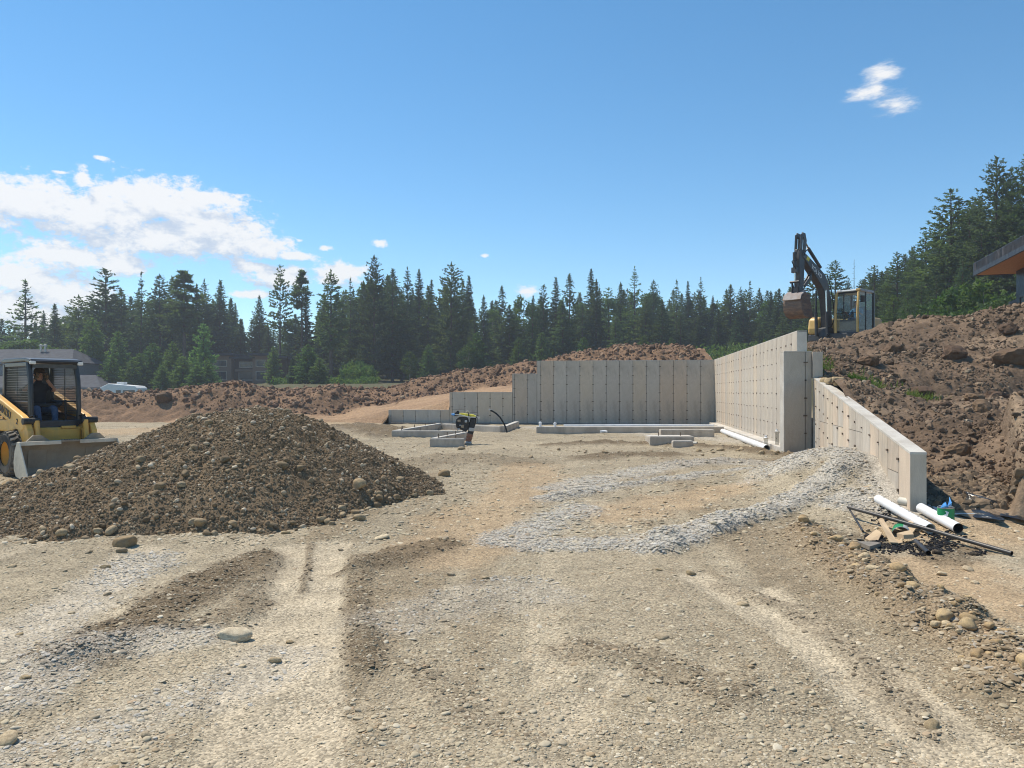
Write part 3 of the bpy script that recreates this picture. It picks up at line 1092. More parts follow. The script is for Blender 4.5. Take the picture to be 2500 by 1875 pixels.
# ------------------------------------------------------------------ hill of excavated soil beside the wing wall
WN = P(2222, 1105, 9.4)                # near end of the wing wall, its lit face
WF = P(1984, 925, 18.2)                # far end
hp = W([(2270, 1247, 9.5), (2330, 1252, 9.2), (2420, 1250, 9.1), (2300, 1185, 10.6), (2400, 1192, 10.4), (2300, 1062, 12.3), (2400, 1052, 12.3),
        (2200, 1002, 13.5), (2120, 942, 15.5), (2350, 987, 14.5), (2480, 977, 14.5), (2350, 970, 17), (2490, 964, 17), (2220, 967, 16.2),
        (2060, 925, 18), (2180, 950, 17.5), (2020, 915, 18.6), (2050, 882, 21), (2200, 886, 20.5), (2350, 884, 20.5), (2490, 884, 20),
        (1975, 846, 26), (2037, 828, 27), (2131, 805, 26.5), (2174, 790, 26), (2214, 780, 26), (2265, 784, 26), (2296, 792, 26), (2331, 785, 25.5),
        (2363, 774, 25), (2402, 758, 25), (2449, 750, 24.5), (2500, 750, 24), (2700, 735, 24), (2700, 960, 17), (2700, 1060, 12), (2650, 880, 20)])
hp += [(4.7, 8.6, -0.02), (5.8, 8.6, -0.02), (7, 8.6, 0.02), (9, 8.6, 0.1), (12, 9, 0.3), (14, 31, 3.4), (14, 35, 3.45), (11, 30, 3.15), (18, 31, 3.6), (24, 33, 3.7), (20, 40, 3.6),
       (12, 42, 3.2), (10.5, 38, 2.7), (30, 30, 4.2), (7.7, 20, 2.45), (8.5, 26, 2.7), (9.4, 32, 2.75), (9.9, 36, 2.7), (12, 46, 2.4), (22, 46, 3.2), (34, 46, 4.0)]
HILL = RBF(hp, 0.03)
LEDGE = [tuple(P(u, v, y)[:2]) for u, v, y in [(2015, 930, 18.2), (2080, 948, 17.7), (2160, 962, 17.0), (2220, 968, 16.8)]]


def hill_h(x, y):
    x, y = np.asarray(x, float), np.asarray(y, float)
    z = HILL(x, y)
    up = sstep(z, 0.15, 0.7) * (1 - 0.75 * sstep(y, 28, 30))
    z = z + up * (0.30 * fbm(x * 0.7, y * 0.7, 6, 141, 0.58) + 0.18 * lumps(x * 1.0, y * 1.0, 27) * sstep(fbm(x * .4, y * .4, 2, 28), -.1, .3) + 0.075 * lumps(x * 2.3, y * 2.3, 37) + 0.04 * lumps(x * 5.5, y * 5.5, 47) - 0.08)
    # little cut below the grass ledge
    d = polydist(x, y, LEDGE)
    z = z - 0.30 * np.exp(-(d / 0.35) ** 2) * (y < 17.9)
    # overhanging scrape in the heap and the sandy cut bank at the edge of the trench
    d = polydist(x, y, [(10.6, 18.6), (11.6, 18.3), (13.0, 18.6)])
    z = z - 0.5 * np.exp(-(d / 0.5) ** 2)
    edge = 6.35 + 0.30 * fbm(y * 0.9, x * 0.8 + 3, 3, 151) + 0.62 * (y - 9.8)
    bank = sstep(x - edge, 0.0, 0.22) * sstep(y, 8.8, 9.5) * (1 - sstep(y, 11.6, 13.2))
    z = z + 0.62 * bank
    return z


def hill_left(y):
    y = np.asarray(y, float)
    t = (y - WN.y) / (WF.y - WN.y)
    wing = WN.x + (WF.x - WN.x) * t + 0.12
    wing = np.where(y < WN.y + 0.1, wing + 0.6 * np.clip((WN.y + 0.1 - y) / 0.5, 0, 1), wing)
    wall = CX + (y - CY) * (0.141 / 0.990) + 0.12
    return np.where(y < 18.4, wing, np.where(y < 35.3, np.maximum(wall, 0), wall + 0.2 * (y - 35.3)))


def build_hill():
    ys = [8.6]
    while ys[-1] < 46:
        ys.append(ys[-1] + ys[-1] * 0.0045)
    ys = np.array(ys)
    t = np.linspace(0, 1, 400) ** 1.15
    xl = hill_left(ys)
    xr = ys * 0.95 + 1
    X = xl[:, None] + t[None, :] * (xr - xl)[:, None]
    Y = np.repeat(ys[:, None], len(t), 1)
    Z = hill_h(X, Y)
    g = ground_h(X, Y, False)
    f = sstep(Y, 8.6, 9.3)
    Z = np.where(Y < 9.4, Z * f + (g - 0.12) * (1 - f), Z)
    zone = np.zeros(X.shape + (3,))
    dry = 0.55 * sstep(fbm(X * 0.35, Y * 0.8, 4, 161), 0.1, 0.6) + sstep(0.4 - Z, 0, 0.35)
    edge = 6.40 + 0.62 * (Y - 9.8)
    dry = dry + sstep(X - edge, -0.1, 0.1) * sstep(12.5 - Y, 0, 0.6)
    zone[..., 0] = np.clip(dry, 0, 1) * 0.9
    o = grid_mesh('dirt_hill', X, Y, Z, 'soil_brown', {'zone': zone})
    tag(o, kind='structure')


build_hill()


def surface_z(x, y):
    """whatever soil lies on top at a place"""
    z = gz(x, y)
    ph = float(pile_h(np.array([x]), np.array([y]))[0])
    if ph > 0:
        z += ph
    if y > 8.8 and x > float(hill_left(np.array([y]))[0]):
        z = max(z, float(hill_h(np.array([x]), np.array([y]))[0]))
    return z


# ------------------------------------------------------------------ loose stones
def fan(n, y0, y1, amax, seed, power=1.0):
    rs = np.random.RandomState(seed)
    t = rs.uniform(0, 1, n)
    y = np.exp(math.log(y0) + t ** power * (math.log(y1) - math.log(y0)))
    x = rs.uniform(-amax, amax, n) * (y + 0.5)
    return x, y, rs


def off_heap(x, y):
    return (pile_h(x, y) < 0.0) & ~((y > 8.9) & (x > hill_left(y) - 0.3)) & ~((y > 9.3) & (y < 18.6) & (np.abs(x - (hill_left(y) - 0.1)) < 0.15))


def stone_layer(name, n, y0, y1, r0, r1, seed, thin, palette, only=None, flat=False, sub=2, amax=0.82):
    x, y, rs = fan(n, y0, y1, amax, seed)
    z, hh = zones(x, y)
    p = np.ones_like(x)
    for k, f in thin.items():
        p = p * (1 - z[k] * f)
    if only:
        p = np.maximum.reduce([z[k] for k in only])
    patch = 0.55 + 0.9 * np.clip(0.5 + fbm(x * 0.9, y * 0.9, 3, 171), 0, 1)
    keep = (rs.uniform(0, 1, n) < p * (patch if not only else 1)) & off_heap(x, y)
    x, y = x[keep], y[keep]
    zc = zone_colour(x, y, {k: v[keep] for k, v in z.items()})
    n = len(x)
    r = r0 * (r1 / r0) ** (rs.uniform(0, 1, n) ** 2.2)
    h = ground_h(x, y)
    t = pick_tints(n, palette, seed)
    mixf = rs.uniform(0.2, 0.7, (n, 1))
    t = t * (1 - mixf) + zc * 1.12 * mixf
    return scatter(name, np.stack([x, y, h + r * 0.08], -1), r, t, flatness=(0.22, 0.5), flat=flat, sub=sub, seed=seed, tilt=0.18)


TANS = [(0.54, 0.455, 0.31, 4), (0.62, 0.535, 0.39, 3), (0.47, 0.385, 0.27, 2.5), (0.35, 0.255, 0.155, 2), (0.70, 0.625, 0.485, 1.4), (0.42, 0.36, 0.275, 0.5), (0.49, 0.34, 0.21, 0.5)]
GREYS = [(0.56, 0.525, 0.465, 4), (0.46, 0.43, 0.38, 3), (0.66, 0.62, 0.55, 1.8), (0.30, 0.28, 0.25, 1.0), (0.50, 0.43, 0.33, 1.2)]
stone_layer('fine_gravel', 120000, 2.6, 8.5, 0.0032, 0.012, 201, dict(pale=0.8, tan=0.8), TANS, sub=1, flat=True)
stone_layer('gravel', 19000, 2.6, 14, 0.006, 0.023, 202, dict(pale=0.92, tan=0.85), TANS)
stone_layer('yard_gravel', 42000, 8, 34, 0.012, 0.040, 203, dict(pale=0.6, tan=0.7), TANS, sub=1)
stone_layer('crushed_rock', 190000, 6.5, 18, 0.010, 0.024, 204, {}, GREYS, only=('grey',), flat=True, sub=1, amax=0.6)
stone_layer('crushed_rock', 60000, 2.8, 8, 0.006, 0.020, 205, {}, GREYS, only=('grey',), flat=True, sub=1)
stone_layer('dark_crumbs', 90000, 3.5, 26, 0.007, 0.022, 206, {}, [(0.160, 0.116, 0.072, 3), (0.116, 0.084, 0.054, 2), (0.240, 0.184, 0.120, 1.5), (0.352, 0.296, 0.216, 0.7)], only=('dark',), sub=1, flat=True)
stone_layer('windrow_gravel', 80000, 3.5, 10, 0.006, 0.026, 207, {}, [(0.336, 0.256, 0.160, 3), (0.224, 0.164, 0.100, 3), (0.432, 0.360, 0.256, 2), (0.440, 0.408, 0.352, 0.8)], only=('cobble',))


def heap_stones(name, n, r0, r1, seed, palette, sub=1, flat=False, pw=2.4):
    rs = np.random.RandomState(seed)
    x, y = rs.uniform(-9, -0.3, n * 3), rs.uniform(7.5, 14.5, n * 3)
    h = pile_h(x, y)
    k = (h > -0.02) & (y < 12.9)
    x, y, h = x[k][:n], y[k][:n], h[k][:n]
    n = len(x)
    r = r0 * (r1 / r0) ** (rs.uniform(0, 1, n) ** pw)
    return scatter(name, np.stack([x, y, ground_h(x, y, False) + h + r * 0.2], -1), r, pick_tints(n, palette, seed, 0.25), flatness=(0.55, 0.9), sub=sub, flat=flat, tilt=0.7, seed=seed)


DARKS = [(0.235, 0.168, 0.103, 4), (0.170, 0.122, 0.075, 3), (0.29, 0.218, 0.138, 2), (0.42, 0.335, 0.225, 0.6), (0.14, 0.110, 0.076, 1)]
heap_stones('heap_gravel', 56000, 0.006, 0.020, 301, DARKS, flat=True, pw=2.0)
heap_stones('heap_stones', 3200, 0.013, 0.040, 302, DARKS + [(0.44, 0.35, 0.24, 2.4), (0.56, 0.47, 0.35, 1.6)], sub=2)


def soil_clods(name, fn, x, y, r, seed, palette, sink=0.15):
    z = fn(x, y)
    return scatter(name, np.stack([x, y, z - r * sink + r * 0.25], -1), r, pick_tints(len(x), palette, seed, 0.25), flatness=(0.55, 0.95), sub=2, rough=2.0, tilt=0.8, flat=True, mat='soil_clod', seed=seed)


def clods():
    rs = np.random.RandomState(401)
    n = 19000
    x, y = rs.uniform(-29, 10, n), rs.uniform(36, 46.5, n)
    k = (rs.uniform(0, 1, n) < berm_parts(x, y) ** 2) & (y > wall_line_y(x) + 0.6)
    x, y = x[k], y[k]
    r = 0.025 * (0.17 / 0.025) ** (rs.uniform(0, 1, len(x)) ** 3.8)
    soil_clods('berm_clods', berm_h, x, y, r, 402, [(0.225, 0.138, 0.088, 3), (0.165, 0.103, 0.068, 3), (0.26, 0.17, 0.11, 1.5), (0.30, 0.23, 0.16, .2)])
    n = 46000
    y = np.exp(rs.uniform(math.log(9.3), math.log(29), n))
    x = hill_left(y) + 0.15 + rs.uniform(0, 1, n) * (y * 0.8 - hill_left(y))
    z = hill_h(x, y)
    k = (z > 0.28) & ((rs.uniform(0, 1, n) < 0.15 + 0.6 * sstep(fbm(x * .8, y * .8, 3, 77), -0.1, 0.4)))
    x, y = x[k], y[k]
    r = (0.005 + 0.0008 * y) * (4.5 ** (rs.uniform(0, 1, len(x)) ** 4.5))
    soil_clods('hill_clods', hill_h, x, y, r, 403, [(0.190, 0.132, 0.088, 3), (0.132, 0.092, 0.062, 3), (0.24, 0.172, 0.115, 1.4), (0.30, 0.24, 0.17, .2)])
    # rounded stones lying in the trench beside the wing wall
    n = 900
    x, y = rs.uniform(5.1, 6.6, n), rs.uniform(9.3, 10.9, n)
    k = hill_h(x, y) < 0.62
    x, y = x[k], y[k]
    r = rs.uniform(0.03, 0.085, len(x))
    soil_clods('trench_stones', hill_h, x, y, r, 404, [(0.20, 0.145, 0.095, 3), (0.13, 0.10, 0.07, 2), (0.28, 0.21, 0.14, 1)])


clods()


# ------------------------------------------------------------------ rocks one can pick out
def rock_mesh(seed, sub=2):
    rs = random.Random(seed)
    bm = bmesh.new()
    bmesh.ops.create_icosphere(bm, subdivisions=sub + 1, radius=1.0)
    dirs = [Vector((rs.gauss(0, 1), rs.gauss(0, 1), rs.gauss(0, 1))).normalized() for _ in range(9)]
    offs = [rs.uniform(0.62, 0.95) for _ in dirs]
    for v in bm.verts:
        p = v.co.copy()
        for d, o in zip(dirs, offs):
            k = p.dot(d)
            if k > o:
                p -= d * (k - o) * 0.97
        p += Vector((fbm(np.array([p.x * 2 + seed]), np.array([p.y * 2 + p.z]), 2, seed)[0],) * 3) * 0.06
        v.co = p
    me = bpy.data.meshes.new('rock')
    bm.to_mesh(me)
    bm.free()
    me.shade_smooth()
    me.materials.append(MATS['rock'])
    return me


ROCKS = [rock_mesh(s) for s in range(9)]


def clod_mesh(seed):
    me = rock_mesh(50 + seed)
    rs = np.random.RandomState(seed)
    for v in me.vertices:
        p = v.co
        k = 1 + 0.28 * float(fbm(np.array([p.x * 2.3 + seed]), np.array([p.y * 2.3 + 1.7 * p.z]), 3, seed)[0]) + rs.uniform(-.05, .05)
        v.co = p * k
    me.shade_flat()
    me.materials.clear()
    me.materials.append(MATS['clod_soil'])
    return me


CLODS = [clod_mesh(s) for s in range(6)]


def rock(x, y, r, label, group=None, tint=(1, 1, 1), sx=1.0, sz=0.65, z=None, name='rock', cat='rock'):
    o = bpy.data.objects.new(name, random.choice(CLODS if 'clod' in name or 'chunk' in name else ROCKS))
    COL.objects.link(o)
    zz = surface_z(x, y) if z is None else z
    o.location = (x, y, zz + r * sz * 0.35)
    o.scale = (r * sx * random.uniform(1, 1.25), r * random.uniform(0.75, 1), r * sz)
    o.rotation_euler = (random.gauss(0, 0.2), random.gauss(0, 0.2), random.uniform(0, 6.28))
    jt = random.uniform(0.88, 1.1)
    o.color = (*[c * jt for c in tint], 1)
    return tag(o, label, cat, group)


def rocks():
    p = GP(507 * D, 1362 * D)
    rock(p.x, p.y, 0.075, 'white angular rock lying alone beside the pale tyre track', tint=(1.7, 1.62, 1.48), sx=1.25)
    p = GP(270, 1170 * D)
    rock(GP(270 * D, 1176 * D).x, GP(270 * D, 1176 * D).y, 0.115, 'brown blocky boulder at the foot of the dark gravel heap', tint=(0.8, 0.66, 0.48), sz=0.8)
    rock(GP(268 * D, 1184 * D).x, GP(268 * D, 1186 * D).y, 0.045, 'small round stone leaning on the brown boulder below the heap', tint=(0.75, 0.68, 0.58), sz=0.8)
    rock(GP(902 * D, 1030 * D).x, GP(902 * D, 1032 * D).y, 0.15, 'large pale stone at the toe of the gravel heap facing the wall', tint=(1.05, 0.98, 0.85))
    rock(-2.05, 10.3, 0.11, 'big tan boulder half buried in the slope of the gravel heap', tint=(1.0, 0.85, 0.65), sz=0.8)
    rock(GP(960 * D, 1028 * D).x, GP(960 * D, 1029 * D).y, 0.11, 'lone rounded brown rock on the yard past the heap', tint=(0.8, 0.68, 0.5), sz=0.8)
    rock(GP(825 * D, 1150 * D).x, GP(1040, 1150 * D).y, 0.08, 'flat white stone between the heap and the crushed rock', tint=(1.4, 1.35, 1.2), sz=0.35)
    rs = random.Random(5)
    line = [p for s in STRIPS if s[0] == 'cobble' for p in s[1]]
    for k in range(80):
        t = rs.uniform(0, len(line) - 1.001)
        i = int(t)
        f = t - i
        x = line[i][0] * (1 - f) + line[i + 1][0] * f + rs.gauss(0, 0.16)
        y = line[i][1] * (1 - f) + line[i + 1][1] * f + rs.gauss(0, 0.16)
        rock(x, y, 0.018 + 0.050 * rs.random() ** 2.4, 'tan cobble in the stony windrow beside the wheel track', 'cobbles of the windrow',
             rs.choice([(1.3, 1.1, .78), (1.2, .98, .68), (1.5, 1.38, 1.15), (1.0, .8, .55)]), sz=0.7)
    for k in range(60):
        a = rs.uniform(-1, 1)
        y = rs.uniform(8.2, 12.2)
        x = PC[0] + a * 3.2
        if float(pile_h(np.array([x]), np.array([y]))[0]) < 0.03:
            continue
        rock(x, y, 0.028 + 0.05 * rs.random() ** 2, 'muddy cobble lying on the dark gravel heap', 'cobbles on the gravel heap',
             rs.choice([(.62, .52, .39), (.85, .73, .56), (1.1, 1.0, .84), (.52, .43, .33), (0.95, 0.76, 0.52)]), sz=0.75)
    for k in range(100):                 # cobbles rolled to the foot of the heap
        an = rs.uniform(math.pi * 1.02, math.pi * 2.02)
        for rr in np.arange(0.75, 1.4, 0.01):
            x, y = PC[0] + math.cos(an) * rr * (3.1 if math.cos(an) > 0 else 4.2), PC[1] + math.sin(an) * rr * 3.4
            if float(pile_h(np.array([x]), np.array([y]))[0]) < 0.02:
                break
        rock(x + rs.gauss(0, 0.10), y + rs.gauss(0, 0.10), 0.022 + 0.05 * rs.random() ** 2, 'brown cobble rolled down to the foot of the dark gravel heap', 'cobbles along the foot of the gravel heap',
             rs.choice([(.68, .57, .43), (.9, .77, .6), (1.05, .93, .75), (.55, .46, .35)]), sz=0.75)
    for k in range(45):
        x, y, _ = fan(1, 3.2, 9.0, 0.68, 900 + k)
        if not off_heap(x, y)[0]:
            continue
        rock(float(x[0]), float(y[0]), 0.022 + 0.028 * rs.random(), 'pale flat cobble pressed into the tan gravel of the yard', 'cobbles scattered over the yard',
             rs.choice([(1.25, 1.13, .93), (1.45, 1.36, 1.18), (1.05, .92, .70), (1.1, 1.02, .9)]), sz=0.5)
    for k in range(26):
        x = rs.uniform(-1.5, 7.2)
        y = rs.uniform(17.5, 20.5)
        rock(x, y, 0.04 + 0.06 * rs.random() ** 2, 'stone in the dark windrow before the concrete footings', 'stones of the dark windrow', rs.choice([(1, .9, .72), (.75, .66, .52)]), sz=0.7)
    for k in range(12):
        rock(WF.x - 0.35 + rs.gauss(0, .3), WF.y - 1.2 + rs.gauss(0, .45), 0.08 + 0.08 * rs.random(), 'tan stone piled where the wing wall meets the pier', 'stones at the pier', (1, .88, .68), sz=0.75)
    for u, v, y, r in [(395, 965, 40.2, 0.55), (1575 * D, 0, 0, 0)][:1]:
        q = P(400, 985, 39.8)
        rock(q.x, q.y, 0.34, 'upright dark clod standing on the flank of the red berm', tint=(0.36, 0.35, 0.35), sz=1.15, z=float(berm_h(np.array([q.x]), np.array([q.y]))[0]), name='clod', cat='clod')
    for u, v, y, r in [(2180, 845, 22, .3), (2330, 830, 21, .35), (2480, 855, 20, .42), (2440, 900, 18.5, .4), (2300, 905, 18.6, .3), (2120, 880, 20, .26), (2400, 1010, 13.4, .2), (2340, 1100, 11.6, .2),
                       (2250, 930, 17.4, .25), (2462, 800, 22.5, .3), (2300, 1005, 14, .17), (2380, 930, 17.3, .22)]:
        x = (u - 1250) / FPX * y
        rock(x, y, r, 'dark chunk of soil lying on the brown dirt hill', 'soil chunks on the dirt hill', rs.choice([(.42, .4, .38), (.32, .3, .3), (.55, .54, .5)]), sz=0.7,
             z=float(hill_h(np.array([x]), np.array([y]))[0]), name='soil_chunk', cat='soil chunk')


rocks()
# ================================================================== concrete foundation
PW = 0.61                                # form panels, two feet wide
PANEL_CACHE = {}


def panel_mesh(w, h, t=0.05):
    key = (round(w, 3), round(h, 3))
    if key not in PANEL_CACHE:
        b = MB()
        b.box((0, 0, 0), (w, t, h))
        me = b.mesh('panel')
        me.materials.append(MATS['concrete'])
        PANEL_CACHE[key] = me
    return PANEL_CACHE[key]


TINTS = [(0.90, 0.90, 0.90), (0.94, 0.94, 0.94), (0.98, 0.97, 0.95), (1.03, 0.97, 0.89), (1.02, 0.93, 0.85), (0.92, 0.92, 0.92), (0.96, 0.95, 0.94)]


def put_panel(par, x, z, w, h, face_y, rs, bright=1.0):
    o = bpy.data.objects.new('panel', panel_mesh(w - 0.020, h, 0.05))
    COL.objects.link(o)
    o.parent = par
    o.location = (x, face_y, z)
    t = rs.choice(TINTS)
    k = rs.uniform(0.94, 1.05) * bright
    o.color = (t[0] * k, t[1] * k, t[2] * k, 1)
    return o


def ties(par, spots, face_y, sgn):
    """wire ends of the form ties and the stains round them, too small to pick apart"""
    b = MB()
    rs = random.Random(len(spots))
    for x, z in spots:
        w = rs.uniform(0.04, 0.11)
        b.box((x + rs.uniform(-0.012, 0.012), face_y + sgn * 0.008, z + rs.uniform(-.01, .01)), (w, 0.02, rs.uniform(0.018, 0.036)))
    o = b.build('tie_marks', 'tie_steel', par)
    o['kind'] = 'stuff'


def back_wall():
    # local x runs along the wall from the inner corner, local y points out of the face (towards the yard)
    rot = math.atan2(BV.y, BV.x)
    t = empty('stepped_foundation_wall', (CX, CY, 0), rot, 'long grey concrete back wall stepping down towards the gravel heap', 'concrete wall')
    rs = random.Random(3)
    secs = [(0.0, 8.11, 3.05), (8.11, 9.27, 2.45), (9.27, 12.29, 1.58), (12.29, 15.3, 0.73)]
    b = MB()
    for s0, s1, h in secs:
        b.box(((s0 + s1) / 2, -0.11, h / 2 - 0.2), (s1 - s0 - 0.002, 0.19, h + 0.4 - 0.012))
    b.build('wall_core', 'concrete_joint', t)
    cap = MB()
    for s0, s1, h in secs:
        cap.box(((s0 + s1) / 2, -0.105, h + 0.004), (s1 - s0, 0.215, 0.02))
    cap.box((8.11 + .006, -0.105, 2.75), (0.012, 0.21, 0.6))
    cap.box((9.27 + .006, -0.105, 2.0), (0.012, 0.21, 0.86))
    cap.box((12.29 + .006, -0.105, 1.15), (0.012, 0.21, 0.84))
    cap.box((15.3 + .006, -0.105, 0.36), (0.012, 0.21, 0.74))
    cap.build('wall_top', 'concrete_top', t)
    spots = []
    for s0, s1, h in secs:
        x = s0
        first = True
        while x < s1 - 0.02:
            w = min(PW if not (first and s0 > 0) else PW * 0.75, s1 - x)
            first = False
            z1, z0 = h - 0.008, -0.3
            if 1.0 < h < 2 and rs.random() < 0.6:            # two panels set one on the other
                zm = rs.choice([0.62, 0.75])
                put_panel(t, x + w / 2, (zm + z1 + 0.008) / 2, w, z1 - zm - 0.008, -0.02, rs)
                put_panel(t, x + w / 2, (z0 + zm) / 2 - 0.004, w, zm - z0 - 0.008, -0.02, rs)
            else:
                put_panel(t, x + w / 2, (z0 + z1) / 2, w, z1 - z0, -0.02, rs)
            if x > s0:
                zz = h - 0.28
                while zz > 0.05:
                    spots.append((x, zz))
                    zz -= 0.406
            x += w
    ties(t, spots, 0.0, 1)
    f = MB()
    f.box((7.6, 0.06, 0.02), (15.2, 0.36, 0.24))
    f.build('footing', 'concrete_joint', t, bevel=0.01)


back_wall()


def side_wall():
    rot = math.atan2(-AV.y, -AV.x)        # local x runs from the corner towards the yard, local y to the outside (lit face at y = 0 looks to -y)
    t = empty('side_foundation_wall', (CX, CY, 0), rot, 'tall sunlit concrete side wall with rows of tie marks', 'concrete wall')
    L = (CY - 18.5) / AV.y
    rs = random.Random(9)
    H = 3.06
    # with this turn local +y points to the world +x side, so the lit face looks to local -y
    s = 1 if (Matrix.Rotation(rot, 3, 'Z') @ Vector((0, 1, 0))).x > 0 else -1
    b = MB()
    b.box((L / 2, s * 0.115, H / 2 - 0.2), (L - 0.02, 0.19, H + 0.4 - 0.012))
    b.build('wall_core', 'concrete_joint', t)
    c = MB()
    c.box((L / 2, s * 0.11, H + 0.004), (L, 0.225, 0.02))
    c.box((L + 0.001, s * 0.11, H / 2 - 0.01), (0.02, 0.225, H - 0.02))
    c.build('wall_top', 'concrete_top', t)
    n = int(round(L / PW))
    w = L / n
    spots = []
    for k in range(n):
        put_panel(t, (k + .5) * w, H / 2 - 0.15, w, H + 0.3 - 0.012, s * 0.02, rs, 1.0)
        if k:
            zz = H - 0.28
            while zz > 0.2:
                spots.append((k * w, zz))
                zz -= 0.406
    ties(t, spots, 0.0, -s)
    f = MB()
    f.box((L / 2 + 0.1, -s * 0.10, 0.06), (L - 0.6, 0.42, 0.36))
    o = f.build('footing', 'concrete_top', t, bevel=0.012)


side_wall()


def pier_and_wing():
    t = empty('pier_wall', (0, 0, 0), 0, 'grey concrete pier closing the end of the side wall', 'concrete wall')
    xl, xr = P(1914, 0, 18.2).x, P(1982, 0, 18.2).x
    zt = P(0, 859, 18.2).z
    b = MB()
    b.box(((xl + xr) / 2, 18.31, zt / 2 - 0.25), (xr - xl - 0.012, 0.20, zt + 0.5))
    b.build('wall_core', 'concrete_joint', t)
    rs = random.Random(4)
    c = MB()
    c.box(((xl + xr) / 2, 18.31, zt + 0.006), (xr - xl, 0.24, 0.02))
    c.box((xl + 0.001, 18.31, zt / 2 - 0.2), (0.02, 0.24, zt + 0.38))
    c.build('wall_top', 'concrete_top', t)
    ww = xr - xl
    xs = [xl, xl + 0.5, xr]
    for a, e in zip(xs[:-1], xs[1:]):
        o = put_panel(t, (a + e) / 2, zt / 2 - 0.25, e - a, zt + 0.48, 18.215, rs, 0.9)
    ties(t, [(xs[1], zt - 0.25 - 0.42 * k) for k in range(6)], 18.19, -1)

    # wing wall: runs towards the yard, its top slopes down
    d = Vector((WN.x - WF.x, WN.y - WF.y, 0))
    L = d.length
    rot = math.atan2(d.y, d.x)
    t = empty('wing_wall', (WF.x, WF.y, 0), rot, 'pale concrete wing wall with a top sloping down to the yard', 'concrete wall')
    s = 1 if (Matrix.Rotation(rot, 3, 'Z') @ Vector((0, 1, 0))).x > 0 else -1
    z0, z1 = WF.z, WN.z
    flat = 0.35

    def top(x):
        return z0 if x < flat else z0 + (z1 - z0) * (x - flat) / (L - flat)
    th = 0.18
    b = MB()
    b.prism([(0, -0.5), (L - .01, -0.5), (L - .01, z1 - 0.02), (flat, z0 - 0.02), (0, z0 - 0.02)], 'y', s * 0.02, s * (th - 0.01))
    b.build('wall_core', 'concrete_joint', t)
    c = MB()
    c.prism([(0, z0 - 0.02), (flat, z0 - 0.02), (L + .006, z1 - 0.02), (L + .006, z1 + 0.008), (flat, z0 + 0.008), (0, z0 + 0.008)], 'y', -s * 0.003, s * (th + 0.003))
    c.build('wall_top', 'concrete_top', t)
    e = MB()
    e.box((L - 0.004, s * th / 2, z1 / 2 - 0.3), (0.02, th, z1 + 0.56))
    o = e.build('end_face', 'concrete', t)
    o.color = (0.95, 0.93, 0.9, 1)
    rs = random.Random(8)
    n = int(L / PW) + 1
    w = L / n
    spots = []
    for k in range(n):
        a, bx = k * w + 0.008, (k + 1) * w - 0.008
        ta, tb = top(a) - 0.022, top(bx) - 0.022
        zm = 0.95 if k % 3 != 1 else 0.55
        rows = [(-0.45, None)]
        if min(ta, tb) > zm + 0.25:
            rows = [(-0.45, zm - 0.005), (zm + 0.005, None)]
        for lo, hi in rows:
            m = MB()
            m.prism([(a, lo), (bx, lo), (bx, hi if hi else tb), (a, hi if hi else ta)], 'y', 0.0, s * 0.04)
            o = m.build('panel', 'concrete', t)
            q = rs.choice(TINTS)
            kk = rs.uniform(0.94, 1.08)
            o.color = (q[0] * kk, q[1] * kk, q[2] * kk, 1)
        if k:
            zz = top(a) - 0.2
            while zz > 0.15:
                spots.append((k * w, zz))
                zz -= 0.406
    ties(t, spots, 0.0, -s)
    # short stub standing on the far end of the wing
    st = MB()
    st.box((-0.02, s * 0.10, (zt + z0) / 2 + 0.005), (0.26, 0.22, zt - z0 - 0.02))
    o = st.build('upstand', 'concrete', t, bevel=0.01)
    o.color = (0.86, 0.85, 0.84, 1)


pier_and_wing()


def low_wall(name, a, b, top, h, th, label, cat='footing', mat='concrete', joints=True, dowels=0):
    a, b = Vector((a[0], a[1], 0)), Vector((b[0], b[1], 0))
    d = b - a
    L = d.length
    t = empty(name, (a.x, a.y, top), math.atan2(d.y, d.x), label, cat)
    m = MB()
    m.box((L / 2, 0, -h / 2 - 0.006), (L, th, h))
    o = m.build('beam', mat, t, bevel=0.012)
    o.color = (0.95, 0.93, 0.9, 1)
    c = MB()
    c.box((L / 2, 0, 0.003), (L - 0.03, th - 0.03, 0.02))
    c.build('screed', 'concrete_top', t)
    for k in range(dowels):
        dd = MB()
        x = L * (k + 0.5) / dowels
        dd.tube([(x, 0, 0), (x, 0, 0.11)], 0.014, 6)
        dd.build('dowel', 'tie_steel', t)
    return t


